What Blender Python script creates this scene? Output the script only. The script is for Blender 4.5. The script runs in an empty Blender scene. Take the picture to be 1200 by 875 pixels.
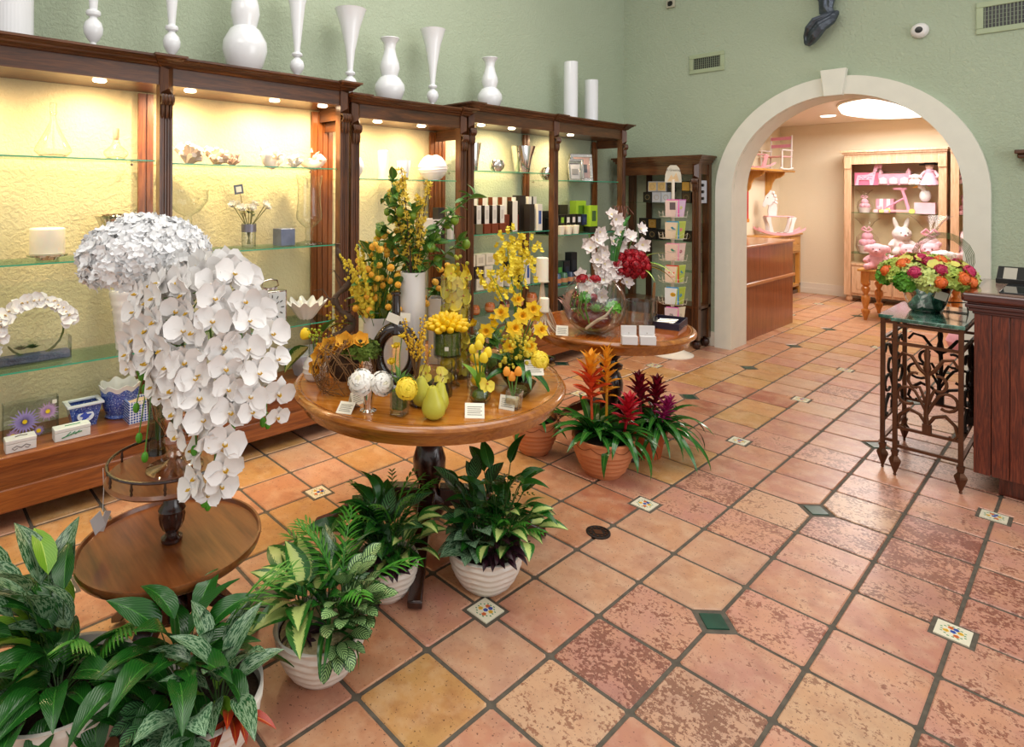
import bpy, math, random
from math import sin, cos, pi, sqrt, radians as R
from mathutils import Matrix, Vector, noise as mnoise
random.seed(7)
rnd = random.random
def uni(a, b): return a + (b - a) * random.random()
SC = bpy.context.scene
COL = SC.collection

# ---------------------------------------------------------------- camera, world, lights, exposure
cam = bpy.data.objects.new('camera', bpy.data.cameras.new('camera')); COL.objects.link(cam)
cam.data.sensor_width = 36; cam.data.lens = 21.321
cam.data.shift_x = 0.06954; cam.data.shift_y = -0.1774
cam.data.clip_start = 0.05
cam.matrix_world = Matrix.Translation((1.3262, -1.4372, 1.6428)) @ Matrix.Rotation(0.83248, 4, 'Z') @ Matrix.Rotation(pi/2, 4, 'X') @ Matrix.Rotation(0.005, 4, 'Z')
SC.camera = cam
w = bpy.data.worlds.new('world'); SC.world = w; w.use_nodes = True
w.node_tree.nodes['Background'].inputs[0].default_value = (1.0, 0.97, 0.93, 1)
w.node_tree.nodes['Background'].inputs[1].default_value = 0.56
def area(name, loc, rot, sx, sy, power, col=(1, 1, 1), spread=pi):
    l = bpy.data.lights.new(name, 'AREA'); l.shape = 'RECTANGLE'; l.size = sx; l.size_y = sy; l.energy = power; l.color = col; l.spread = spread
    o = bpy.data.objects.new(name, l); COL.objects.link(o); o.location = loc; o.rotation_euler = rot; return o
# shop ceiling lights high above the floor, shop window behind and to the right of the camera
area('ceiling_light', (-0.2, 1.2, 4.3), (0, 0, 0), 3.0, 3.5, 90, (1, .95, .87))
area('ceiling_light', (0.2, -2.6, 4.3), (0, 0, 0), 2.5, 2.0, 40, (1, .95, .87))
area('shop_window', (4.6, 2.2, 2.0), (0, R(90), 0), 2.6, 3.4, 60, (.93, .97, 1))
# fixtures of the nursery room beyond the arch
area('nursery_light', (-.75, 8.2, 2.62), (0, 0, 0), 1.0, 2.2, 74, (1, .97, .92))
SC.view_settings.view_transform = 'Standard'; SC.view_settings.look = 'None'
SC.view_settings.exposure = 0.24; SC.view_settings.gamma = 1; SC.view_settings.use_curve_mapping = False

# ---------------------------------------------------------------- materials
def hexc(h, a=1.0):
    h = h.lstrip('#'); v = [int(h[i:i+2], 16) / 255 for i in (0, 2, 4)]
    return tuple([x / 12.92 if x <= .04045 else ((x + .055) / 1.055) ** 2.4 for x in v] + [a])
class NT:
    def __init__(s, name):
        s.m = bpy.data.materials.new(name); s.m.use_nodes = True; s.t = s.m.node_tree; s.n = s.t.nodes
        s.b = s.n['Principled BSDF']; s.out = s.n['Material Output']
    def new(s, t, **k):
        n = s.n.new(t)
        for a, v in k.items(): setattr(n, a, v)
        return n
    def put(s, sock, v):
        if isinstance(v, bpy.types.NodeSocket): s.t.links.new(v, sock)
        elif isinstance(v, str): sock.default_value = hexc(v)
        else: sock.default_value = v
    def math(s, op, a, b=0.0, clamp=False):
        n = s.new('ShaderNodeMath', operation=op, use_clamp=clamp); s.put(n.inputs[0], a); s.put(n.inputs[1], b); return n.outputs[0]
    def mix(s, f, a, b, bt='MIX'):
        n = s.new('ShaderNodeMix', data_type='RGBA', blend_type=bt); s.put(n.inputs[0], f); s.put(n.inputs[6], a); s.put(n.inputs[7], b); return n.outputs[2]
    def noise(s, scale, detail=3.0, vec=None, rough=.5, out=0, dist=0.0):
        n = s.new('ShaderNodeTexNoise'); n.inputs['Scale'].default_value = scale; n.inputs['Detail'].default_value = detail
        n.inputs['Roughness'].default_value = rough; n.inputs['Distortion'].default_value = dist
        if vec is not None: s.t.links.new(vec, n.inputs['Vector'])
        return n.outputs[out]
    def voro(s, scale, vec=None, feature='F1', out='Distance'):
        n = s.new('ShaderNodeTexVoronoi', feature=feature); n.inputs['Scale'].default_value = scale
        if vec is not None: s.t.links.new(vec, n.inputs['Vector'])
        return n.outputs[out]
    def coord(s, k='Object'): return s.new('ShaderNodeTexCoord').outputs[k]
    def pos(s): return s.new('ShaderNodeNewGeometry').outputs['Position']
    def vmap(s, vec, scale=(1, 1, 1), rot=(0, 0, 0), loc=(0, 0, 0)):
        n = s.new('ShaderNodeMapping'); s.t.links.new(vec, n.inputs[0]); n.inputs['Location'].default_value = loc
        n.inputs['Rotation'].default_value = rot; n.inputs['Scale'].default_value = scale; return n.outputs[0]
    def ramp(s, f, *st):
        n = s.new('ShaderNodeValToRGB'); s.put(n.inputs[0], f); e = n.color_ramp.elements
        while len(e) < len(st): e.new(.5)
        for k, (p, c) in enumerate(st): e[k].position = p; e[k].color = hexc(c) if isinstance(c, str) else (c, c, c, 1)
        return n.outputs[0]
    def sep(s, v):
        n = s.new('ShaderNodeSeparateXYZ'); s.t.links.new(v, n.inputs[0]); return n.outputs
    def bump(s, h, strength=.3, dist=.01):
        n = s.new('ShaderNodeBump'); n.inputs['Strength'].default_value = strength; n.inputs['Distance'].default_value = dist
        s.put(n.inputs['Height'], h); s.put(s.b.inputs['Normal'], n.outputs[0])
    def fin(s, col=None, rough=.5, metal=0.0, spec=.5, coat=0.0, sss=0.0, sheen=0.0):
        b = s.b
        if col is not None: s.put(b.inputs['Base Color'], col)
        s.put(b.inputs['Roughness'], rough); s.put(b.inputs['Metallic'], metal)
        b.inputs['Specular IOR Level'].default_value = spec; b.inputs['Coat Weight'].default_value = coat; b.inputs['Coat Roughness'].default_value = .12
        if sss: b.inputs['Subsurface Weight'].default_value = sss; b.inputs['Subsurface Scale'].default_value = .02
        return s.m
_mc = {}
def pm(col, rough=.5, metal=0.0, var=.08, coat=0.0, spec=.5, bump=0.0, bs=60, sss=0.0):
    """plain painted / ceramic / petal material with slight procedural variation"""
    k = (col, rough, metal, var, coat, spec, bump, bs, sss)
    if k in _mc: return _mc[k]
    t = NT('paint_' + col.strip('#')); nz = t.noise(9, 3, t.coord())
    c = hexc(col); d = tuple([x * (1 - var * 2) for x in c[:3]] + [1]); l = tuple([min(1, x * (1 + var)) for x in c[:3]] + [1])
    cc = t.mix(nz, d, l)
    if bump: t.bump(t.noise(bs, 3, t.coord()), bump, .01)
    _mc[k] = t.fin(cc, rough, metal, spec, coat, sss); return _mc[k]
def wood(name, dark, mid, light, axis='Z', rough=.35, coat=.3, scale=1.0, ring=1.0):
    t = NT(name); p = t.coord()
    sc = {'X': (1.2, 14, 14), 'Y': (14, 1.2, 14), 'Z': (14, 14, 1.2)}[axis]
    v = t.vmap(p, tuple(q * scale for q in sc)); a = t.noise(2.2, 5, v, .6, dist=1.0 * ring); b = t.noise(11, 3, v, .6)
    f = t.math('ADD', t.math('MULTIPLY', a, .75), t.math('MULTIPLY', b, .3))
    c = t.ramp(f, (.3, dark), (.52, mid), (.75, light))
    t.bump(b, .08, .004); return t.fin(c, rough, 0, .5, coat)
def glass(name, tint='#f4faf8', edge='#bcd8cc', refl=1.0, base=.04, rough=.02):
    # thin-walled glass: tinted see-through plus a mirror share that grows towards grazing angles, the same from both sides
    t = NT(name); tr = t.new('ShaderNodeBsdfTransparent'); gl = t.new('ShaderNodeBsdfGlossy'); gl.inputs['Roughness'].default_value = rough
    lw = t.new('ShaderNodeLayerWeight'); lw.inputs[0].default_value = .5; fc = lw.outputs['Facing']; p3 = t.math('POWER', fc, 3.0)
    t.put(tr.inputs[0], t.mix(p3, tint, edge))
    f = t.math('ADD', t.math('MULTIPLY', t.math('POWER', fc, 4.0), .55*refl), base, True)
    mx = t.new('ShaderNodeMixShader'); t.put(mx.inputs[0], f); t.t.links.new(tr.outputs[0], mx.inputs[1]); t.t.links.new(gl.outputs[0], mx.inputs[2])
    t.t.links.new(mx.outputs[0], t.out.inputs[0]); t.n.remove(t.b); return t.m
def emit(name, col, s):
    t = NT(name); t.put(t.b.inputs['Emission Color'], col); t.b.inputs['Emission Strength'].default_value = s; return t.fin(col, .5)
def leafmat(name, kind, base, second, dark=None, rough=.3):
    t = NT(name); uv = t.sep(t.coord('UV')); u, v = uv[0], uv[1]
    au = t.math('ABSOLUTE', t.math('SUBTRACT', u, .5))            # 0 at midrib .. .5 at the margin
    nz = t.noise(14, 3, t.coord('UV')); nv = t.noise(6, 2, t.coord())
    b2 = t.mix(t.math('MULTIPLY', nv, .6), base, dark or base)
    if kind == 'plain':
        w_ = t.math('SINE', t.math('ADD', t.math('MULTIPLY', v, 70), t.math('MULTIPLY', au, 60)))
        c = t.mix(t.math('MULTIPLY', t.math('GREATER_THAN', w_, .8), .3), b2, second)
        c = t.mix(t.math('LESS_THAN', au, .025), c, second)
        t.bump(w_, .15, .003)
    elif kind == 'strap':
        c = t.mix(t.math('LESS_THAN', au, .05), b2, second)
    elif kind == 'edge':        # pale leaf with green margin
        f = t.math('ADD', au, t.math('MULTIPLY', t.math('SUBTRACT', nz, .5), .3))
        w_ = t.math('SINE', t.math('ADD', t.math('MULTIPLY', v, 90), t.math('MULTIPLY', au, 70)))
        f = t.math('ADD', f, t.math('MULTIPLY', w_, .035))
        c = t.mix(t.math('GREATER_THAN', f, .24), second, b2); t.bump(w_, .1, .003)
    elif kind == 'stripe':      # dark chevrons on pale ground
        w_ = t.math('SINE', t.math('SUBTRACT', t.math('MULTIPLY', v, 48), t.math('MULTIPLY', au, 34)))
        c = t.mix(t.math('GREATER_THAN', w_, .1), second, b2)
        c = t.mix(t.math('GREATER_THAN', au, .42), c, b2)
    elif kind == 'silver':      # mottled silver
        n2 = t.noise(9, 4, t.vmap(t.coord('UV'), (1.6, 1, 1)), .65)
        c = t.mix(t.math('GREATER_THAN', n2, .5), b2, second)
        c = t.mix(t.math('LESS_THAN', au, .03), c, second)
    t.b.inputs['Transmission Weight'].default_value = 0
    return t.fin(c, rough, 0, .5)

M = {}
M['tile'] = None
def tilemat(name, use_attr):
    t = NT(name); p = t.pos()
    if use_attr:
        a = t.new('ShaderNodeAttribute', attribute_name='tint'); col, wear = a.outputs['Color'], a.outputs['Alpha']
    else:
        a = t.new('ShaderNodeObjectInfo'); col, wear = a.outputs['Color'], a.outputs['Alpha']
    big = t.noise(5, 3, p); fine = t.noise(62, 5, p, .7); pit = t.noise(95, 3, p, .6); blot = t.noise(11, 4, p, .6)
    c = t.mix(t.ramp(big, (.35, 0.0), (.65, .7)), col, t.mix(.7, col, '#d8a06a')); dk = t.noise(7, 5, t.vmap(p, (1, 1, 1), (0, 0, 0), (4, 9, 2)), .65); c = t.mix(t.ramp(dk, (.5, 0.0), (.72, .55)), c, t.mix(1.0, c, '#b07a60', 'MULTIPLY'))
    c = t.mix(t.ramp(blot, (.46, 0.0), (.66, .45)), c, t.mix(.6, col, '#f0d8b0'))
    # worn glaze: darker flakes inside a paler scuffed surface
    thr = t.math('SUBTRACT', .80, t.math('MULTIPLY', wear, .34))
    m = t.math('GREATER_THAN', t.math('ADD', t.math('MULTIPLY', fine, .62), t.math('MULTIPLY', blot, .46)), thr)
    pale = t.mix(t.math('MULTIPLY', wear, .34, True), c, '#ecc8b0')
    c = t.mix(t.math('MULTIPLY', m, .72), pale, t.mix(1.0, col, '#a4705c', 'MULTIPLY'))
    pm_ = t.math('GREATER_THAN', pit, .655); c = t.mix(t.math('MULTIPLY', pm_, .8), c, '#4a2f22')
    t.bump(t.math('ADD', t.math('MULTIPLY', fine, .5), t.math('MULTIPLY', big, .8)), .16, .004)
    rr = t.math('ADD', .20, t.math('MULTIPLY', fine, .26))
    c = t.mix(1.0, c, '#f0e9ea', 'MULTIPLY'); return t.fin(c, rr, 0, .55, 0)
M['tile'] = tilemat('saltillo_tile', False); M['tile_far'] = tilemat('saltillo_tile_far', True)
t = NT('grout'); M['grout'] = t.fin(t.mix(t.noise(30, 4, t.pos()), '#352e26', '#6e6658'), .75)
def stucco(name, a, b, st=.5):
    t = NT(name); p = t.pos(); n1 = t.noise(1.1, 2, p); v = t.noise(42, 4, p, .6, dist=.6); v2 = t.noise(14, 2, p)
    h = t.math('ADD', t.ramp(v, (.42, 0.0), (.6, 1.0)), t.math('MULTIPLY', v2, .6))
    t.bump(h, st, .005); return t.fin(t.mix(n1, a, b), .7, 0, .3)
M['wall'] = stucco('green_stucco', '#a8b59b', '#b6c1a9', .6)
M['cream_wall'] = stucco('cream_stucco', '#e6d8bc', '#ecdfc6', .15)
M['surround'] = pm('#e4e2d4', .6, var=.04, bump=.05, bs=25)
M['white_paint'] = pm('#e9dfcd', .5, var=.03)
M['dwood'] = wood('dark_cabinet_wood', '#28160b', '#553118', '#7a4a24', 'Z')
M['dwoodY'] = wood('dark_cabinet_wood_along', '#28160b', '#553118', '#7a4a24', 'Y')
M['dwoodX'] = wood('dark_cabinet_wood_across', '#28160b', '#553118', '#7a4a24', 'X')
M['base_wood'] = wood('cabinet_base_wood', '#5a2c10', '#8a4a1c', '#a8642c', 'Y', .32, .4)
M['back_post'] = wood('rear_post_wood', '#4a260e', '#7c4720', '#98602e', 'Z')
M['lamplit_wall'] = stucco('lamplit_stucco', '#cdc29a', '#d8cea8', .5)  # cream stands in for the green stucco under the warm cabinet lamps
M['dark_panel'] = wood('dark_panel_wood', '#1f0f07', '#3a1f10', '#553018', 'Z')
M['table'] = wood('honey_table_wood', '#8a4a14', '#b06a22', '#c98738', 'X', .16, .6, 1.0, .5)
M['table_rim'] = wood('table_rim_wood', '#6e3710', '#9a5a1e', '#b8762f', 'X', .2, .6)
M['table2'] = wood('red_table_wood', '#7a3710', '#a8551c', '#c06d28', 'Y', .12, .8, 1.0, .5)
M['mahog'] = wood('mahogany_turning', '#160804', '#2e120a', '#4a2012', 'Z', .25, .6)
M['tier'] = wood('tier_table_wood', '#4e260f', '#7a4420', '#935a30', 'X', .28, .4, .6, .6)
M['counter'] = wood('counter_oak', '#220904', '#5e2413', '#8c4126', 'Z', .3, .4, 1.3, 3.0)
M['counter_top'] = wood('counter_top_wood', '#2c0c07', '#4b1a10', '#6a2a1a', 'X', .18, .6)
M['desk'] = wood('desk_veneer', '#5e2a12', '#8b4a26', '#a35d34', 'Z', .3, .4, .8, .4)
M['desk_rail'] = wood('desk_rail_wood', '#9c5e36', '#bd7c4c', '#cf9462', 'Y', .3, .4)
M['pine'] = wood('pine_wood', '#a8702c', '#c98f40', '#dca85a', 'Y', .4, .2)
M['pineZ'] = wood('pine_wood_upright', '#a8702c', '#c98f40', '#dca85a', 'Z', .4, .2)
M['oakp'] = wood('pale_cabinet_wood', '#b58a66', '#cfa682', '#e0be9c', 'Z', .4, .2)
M['orange_pine'] = wood('orange_pine_turning', '#a25c1c', '#c87c30', '#dd9a4c', 'Z', .3, .4)
M['shelf_glass'] = glass('shelf_glass', '#f4fbf7', '#c4e6d6', .7, .04)
M['glass'] = glass('clear_glass', '#fbfdfc', '#b4c2be', 1.3, .06)
M['thick_glass'] = glass('thick_glass', '#fafcfb', '#a4b2ae', 1.3, .07)
M['pink_glass'] = glass('hurricane_glass', '#faf0ea', '#c8a898', 1.3, .12)
M['dark_glass'] = glass('dark_green_glass', '#b0bca2', '#4c5a42', 1.1, .07)
M['cello'] = glass('cellophane', '#fdfbfb', '#f6eeee', .55, .05, .22)
M['glass_edge'] = pm('#3fa684', .15, var=.02)
M['white_glass'] = pm('#e9ebee', .12, var=.02, coat=.6)
M['white_cer'] = pm('#eae6e4', .25, var=.03, coat=.4)
M['iron'] = pm('#6b4630', .5, metal=.7, var=.3, bump=.3, bs=50)
M['iron_dark'] = pm('#2e2622', .5, metal=.6, var=.3, bump=.3, bs=50)
M['silver'] = pm('#d8d4cc', .14, metal=1, var=.12, bump=.25, bs=30)
M['chrome'] = pm('#e8e4de', .08, metal=1, var=.02)
M['moss'] = pm('#647a26', .9, var=.5, bump=1, bs=90)
M['soil'] = pm('#43301f', .95, var=.5, bump=1, bs=80)
M['pebble'] = pm('#d6bf92', .6, var=.3, bump=1, bs=70)
M['terra'] = pm('#d4885a', .6, var=.12, bump=.06, bs=20)
M['terra2'] = pm('#bb5a2c', .6, var=.1)
M['white_pot'] = pm('#e6ded3', .35, var=.06, coat=.2)
M['card'] = pm('#efe9d8', .7, var=.03); M['card_grey'] = pm('#d6d2d0', .7, var=.05)
M['ink'] = pm('#6a665c', .8); M['black'] = pm('#15120f', .35, var=.1)
M['twig'] = pm('#8a6238', .8, var=.35); M['branch'] = pm('#5e493a', .8, var=.4, bump=.6, bs=60)
M['driftwood'] = pm('#cbb69c', .75, var=.25, bump=.3)
M['stem'] = pm('#5c8a34', .5, var=.2); M['dstem'] = pm('#3c5e28', .5, var=.2)
M['wax'] = pm('#f3ead2', .5, var=.02, sss=.2)
M['puck'] = emit('puck_lamp_lens', '#ffe6c0', 14.0)
M['lampshade'] = emit('ceiling_fixture_diffuser', '#fff6ea', 2.2)
def pt(col, rough=.55): return pm(col, rough, var=.07, sss=.0)
M['wpetal'] = pt('#f3f0ee'); M['hyd'] = pt('#f6f6f7'); M['yc'] = pt('#e8c24a')
M['yel'] = pt('#f4cf1c'); M['lemon'] = pm('#f2c718', .4, var=.1, bump=.1, bs=80); M['orange'] = pt('#f0a020'); M['pear'] = pm('#c6c244', .35, var=.12, bump=.06, bs=120)
M['palm'] = leafmat('palm_frond', 'strap', '#3f8a28', '#6aa83c', '#2b6420')
M['lily'] = leafmat('peace_lily_leaf', 'plain', '#1f5a1c', '#3f7c2c', '#123a12', .22)
M['dief'] = leafmat('dumb_cane_leaf', 'edge', '#2e6e24', '#bccd78', '#1e4e1a', .3)
M['cala'] = leafmat('prayer_plant_leaf', 'stripe', '#1d4a22', '#9cc07c', '#16381a', .3)
M['cala_dark'] = leafmat('dark_prayer_plant_leaf', 'stripe', '#14351c', '#4f8450', '#0e2814', .3)
M['aglo'] = leafmat('chinese_evergreen_leaf', 'silver', '#2c5c34', '#7f9c78', '#1c4426', .25)
M['scin'] = leafmat('satin_vine_leaf', 'silver', '#33653f', '#8fb08c', '#2a5636', .4)
M['brom'] = leafmat('bromeliad_leaf', 'strap', '#2f6a26', '#4a8a30', '#174418', .2)
M['lime'] = leafmat('lime_leaf', 'plain', '#7cae2c', '#b4d45c', '#4e8a1e', .3)
M['varie'] = leafmat('variegated_strap_leaf', 'edge', '#2c7a2a', '#d8e070', '#2c7a2a', .25)
M['purple'] = leafmat('purple_leaf', 'plain', '#2c1620', '#6a2c48', '#180c14', .3)
M['redleaf'] = leafmat('croton_leaf', 'plain', '#b02a1c', '#e88a2c', '#7a1414', .3)
M['ficus'] = leafmat('magnolia_leaf', 'plain', '#4a7a2c', '#9cba58', '#2c5820', .35)

# ---------------------------------------------------------------- mesh helpers
def TR(x=0, y=0, z=0): return Matrix.Translation((x, y, z))
def RX(a): return Matrix.Rotation(a, 4, 'X')
def RY(a): return Matrix.Rotation(a, 4, 'Y')
def RZ(a): return Matrix.Rotation(a, 4, 'Z')
def SCL(x, y=None, z=None):
    y = x if y is None else y; z = x if z is None else z
    return Matrix.Diagonal((x, y, z, 1))
def aim(d, up=(0, 0, 1)):
    """matrix whose +Z looks along d"""
    return Vector(d).normalized().to_track_quat('Z', 'Y').to_matrix().to_4x4()
class MB:
    def __init__(s): s.v = []; s.f = []; s.mi = []; s.uv = {}; s.col = None
    def add(s, vs, fs, mi=0, mat=None, uvs=None):
        b = len(s.v)
        if mat is not None: vs = [tuple(mat @ Vector(q)) for q in vs]
        s.v += [tuple(q) for q in vs]
        if uvs is not None:
            for k, q in enumerate(uvs): s.uv[b + k] = q
        for f in fs: s.f.append(tuple(b + k for k in f)); s.mi.append(mi)
        return s
    def box(s, x0, y0, z0, x1, y1, z1, mi=0, mat=None):
        v = [(x, y, z) for z in (z0, z1) for y in (y0, y1) for x in (x0, x1)]
        return s.add(v, [(0, 2, 3, 1), (4, 5, 7, 6), (0, 1, 5, 4), (2, 6, 7, 3), (0, 4, 6, 2), (1, 3, 7, 5)], mi, mat)
    def cbox(s, c, d, mi=0, mat=None):
        return s.box(c[0]-d[0]/2, c[1]-d[1]/2, c[2]-d[2]/2, c[0]+d[0]/2, c[1]+d[1]/2, c[2]+d[2]/2, mi, mat)
    def lathe(s, prof, n=20, c=(0, 0, 0), mi=0, mat=None, rf=None, cap=True):
        vs = []; fs = []
        for j, (r, z) in enumerate(prof):
            for i in range(n):
                a = 2*pi*i/n; q = rf(a, j, r, z) if rf else (r, z)
                vs.append((c[0] + q[0]*cos(a), c[1] + q[0]*sin(a), c[2] + q[1]))
        for j in range(len(prof) - 1):
            for i in range(n):
                k = (i + 1) % n; fs.append((j*n+i, j*n+k, (j+1)*n+k, (j+1)*n+i))
        if cap:
            if prof[0][0] > 1e-5: fs.append(tuple(reversed(range(n))))
            if prof[-1][0] > 1e-5: fs.append(tuple((len(prof)-1)*n + i for i in range(n)))
        return s.add(vs, fs, mi, mat)
    def tube(s, pts, r, n=6, mi=0, mat=None):
        pts = [Vector(q) for q in pts]; N = len(pts); rs = r if isinstance(r, (list, tuple)) else [r]*N
        vs = []; fs = []; px = None
        for k, q in enumerate(pts):
            d = (pts[min(k+1, N-1)] - pts[max(k-1, 0)])
            d = d.normalized() if d.length > 1e-9 else Vector((0, 0, 1))
            if px is None: px = d.orthogonal().normalized()
            else:
                px = px - d * px.dot(d); px = px.normalized() if px.length > 1e-6 else d.orthogonal().normalized()
            py = d.cross(px)
            for i in range(n):
                a = 2*pi*i/n; vs.append(tuple(q + (px*cos(a) + py*sin(a)) * rs[k]))
        for k in range(N-1):
            for i in range(n):
                j = (i+1) % n; fs.append((k*n+i, k*n+j, (k+1)*n+j, (k+1)*n+i))
        fs.append(tuple(reversed(range(n)))); fs.append(tuple((N-1)*n+i for i in range(n)))
        return s.add(vs, fs, mi, mat)
    def ball(s, c, r, n=10, m=6, mi=0, mat=None, sc=(1, 1, 1)):
        vs = [(c[0], c[1], c[2] - r*sc[2])]; fs = []
        for j in range(1, m):
            p = -pi/2 + pi*j/m
            for i in range(n): a = 2*pi*i/n; vs.append((c[0] + r*sc[0]*cos(p)*cos(a), c[1] + r*sc[1]*cos(p)*sin(a), c[2] + r*sc[2]*sin(p)))
        vs.append((c[0], c[1], c[2] + r*sc[2])); L = len(vs)-1
        for i in range(n):
            k = (i+1) % n; fs.append((0, 1+k, 1+i)); fs.append((L, L-n+i, L-n+k))
            for j in range(m-2): b = 1+j*n; fs.append((b+i, b+k, b+n+k, b+n+i))
        return s.add(vs, fs, mi, mat)
    def prism(s, poly, h0, h1, mi=0, mat=None):
        """polygon in XY extruded from z=h0 to z=h1"""
        n = len(poly); vs = [(x, y, h0) for x, y in poly] + [(x, y, h1) for x, y in poly]
        fs = [tuple(reversed(range(n))), tuple(range(n, 2*n))] + [(i, (i+1) % n, n+(i+1) % n, n+i) for i in range(n)]
        return s.add(vs, fs, mi, mat)
    def leaf(s, L, W, droop=.8, fold=.15, n=6, shape='ovate', mi=0, mat=None, twist=0.0, wave=0.0, cross=2):
        """leaf blade from the origin along +X, upper side +Z"""
        vs = []; fs = []; uvs = []; x = z = 0.0; K = 2*cross + 1; ph = rnd()*6
        for k in range(n+1):
            t = k/n; a = -droop*t
            if shape == 'ovate': w_ = W*(sin(pi*min(1, t**.72)))**.9 if 0 < t < 1 else 0
            elif shape == 'heart': w_ = W*(sin(pi*t**.5))**.8 if 0 < t < 1 else W*.35*(1-t)
            elif shape == 'strap': w_ = W*(1 - t**3.2)*(.65+.35*min(1, t*4))
            elif shape == 'lance': w_ = W*(sin(pi*t**.8))**.75 if 0 < t < 1 else 0
            else: w_ = W*(sin(pi*t))**.5 if 0 < t < 1 else 0
            w_ = max(w_, .0006 if k < n else .0003)/2
            for i in range(-cross, cross+1):
                q = i/cross; yy = q*w_; zz = abs(q)*w_*2*fold + wave*W*sin(7*t + ph + q*2)*abs(q)
                if twist: ca, sa = cos(twist*t), sin(twist*t); yy, zz = yy*ca - zz*sa, yy*sa + zz*ca
                vs.append((x - sin(a)*zz*0, yy, z + zz)); uvs.append((.5 + q*.5, t))
            x += cos(a)*L/n; z += sin(a)*L/n
        for k in range(n):
            for i in range(K-1): fs.append((k*K+i, (k+1)*K+i, (k+1)*K+i+1, k*K+i+1))
        return s.add(vs, fs, mi, mat, uvs)
    def petal(s, mat, L, W, cup=.3, curl=.2, mi=0, tip=.6, n=3, a0=0.0):
        """petal along +X from origin; cup lifts its sides, curl bends its length (positive = upward)"""
        vs = []; fs = []
        for k in range(n+1):
            t = k/n; w_ = W*(.28 + .72*sin(pi*min(1, t*.85)**.8))*(1 if t < .99 else tip)/2
            a = a0 + curl*t; xx = L*t*cos(a*t*.7 + a0*.0); zz = L*t*sin(a*t*.7) + 0
            for i in (-1, 0, 1): vs.append((xx - (L*.12 if (k == n and i) else 0), i*w_, zz + abs(i)*w_*cup))
        for k in range(n):
            for i in (0, 1): fs.append((k*3+i, (k+1)*3+i, (k+1)*3+i+1, k*3+i+1))
        return s.add(vs, fs, mi, mat)
def mesh(name, mb, mats, smooth=True):
    me = bpy.data.meshes.new(name); me.from_pydata(mb.v, [], mb.f)
    for m in (mats if isinstance(mats, (list, tuple)) else [mats]): me.materials.append(M[m] if isinstance(m, str) else m)
    if any(mb.mi): me.polygons.foreach_set('material_index', mb.mi)
    if mb.uv:
        u = me.uv_layers.new(name='UVMap'); g = mb.uv
        for l, vi in enumerate([q for f in mb.f for q in f]): u.data[l].uv = g.get(vi, (0, 0))
    if smooth:
        me.polygons.foreach_set('use_smooth', [True]*len(me.polygons)); me.set_sharp_from_angle(angle=R(40))
    me.update(); return me
def obj(name, me, parent=None, mat=None, kind=None, bev=0):
    o = bpy.data.objects.new(name, me); COL.objects.link(o)
    if parent is not None: o.parent = parent
    if mat is not None: o.matrix_local = mat
    if kind: o['kind'] = kind
    if bev:
        b = o.modifiers.new('bevel', 'BEVEL'); b.width = bev; b.segments = 2; b.limit_method = 'ANGLE'; b.angle_limit = R(50)
    return o
def part(parent, name, mb, mats, mat=None, smooth=True, kind=None, bev=0, label=None):
    o = obj(name, mesh(name, mb, mats, smooth), parent, mat, kind, bev)
    if label: o['label'] = label
    return o
def thing(name, label, cat, loc=(0, 0, 0), rz=0.0, group=None, mat=None):
    o = bpy.data.objects.new(name, None); COL.objects.link(o); o.empty_display_size = .05
    o.matrix_local = mat if mat is not None else TR(*loc) @ RZ(rz)
    o['label'] = label; o['category'] = cat
    if group: o['group'] = group
    return o
def solo(name, label, cat, mb, mats, loc=(0, 0, 0), rz=0.0, group=None, smooth=True, bev=0, kind=None, mat=None):
    o = obj(name, mesh(name, mb, mats, smooth), None, mat if mat is not None else TR(*loc) @ RZ(rz), kind, bev)
    o['label'] = label; o['category'] = cat
    if group: o['group'] = group
    return o
def copytree(src, mat, label=None, group=None):
    c = src.copy(); COL.objects.link(c); c.matrix_local = mat
    if label: c['label'] = label
    if group: c['group'] = group
    for ch in list(src.children):
        d = ch.copy(); COL.objects.link(d); d.parent = c
        for g in list(ch.children):
            e = g.copy(); COL.objects.link(e); e.parent = d
    return c
def struct(name, mb, mats, smooth=False, mat=None): return obj(name, mesh(name, mb, mats, smooth), None, mat, 'structure')
def text(parent, name, s, size, mat, m4, ext=.0006, align='CENTER'):
    cu = bpy.data.curves.new(name, 'FONT'); cu.body = s; cu.size = size; cu.extrude = ext; cu.align_x = align; cu.align_y = 'CENTER'; cu.resolution_u = 2
    cu.materials.append(M[mat] if isinstance(mat, str) else mat)
    tmp = bpy.data.objects.new(name, cu); COL.objects.link(tmp); bpy.context.view_layer.update()
    me = bpy.data.meshes.new_from_object(tmp.evaluated_get(bpy.context.evaluated_depsgraph_get())); bpy.data.objects.remove(tmp)
    o = bpy.data.objects.new(name, me); COL.objects.link(o); o.parent = parent; o.matrix_local = m4; return o
# ================================================================ SETTING
XW, YW = -2.62, 5.14          # left wall, arch wall
T, TX = .305, .31415          # tile pitch along the left wall / across
AX0, AX1, AC, AZ, YB = -1.32, .53, -.395, 1.645, 5.48     # arch opening, centre, spring height, rear face
struct('wall_left', MB().box(XW-.12, -4.5, 0, XW, YB, 4.6), 'wall')
struct('lamplit_panel', MB().box(XW+.0005, -1.5, .36, XW+.004, 2.06, 2.24), 'lamplit_wall')['label'] = 'added cream panel imitating warm lamplight on the green wall behind the two left cabinets'  # added sheet: warm lamp glow on the green wall, put into its colour
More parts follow.
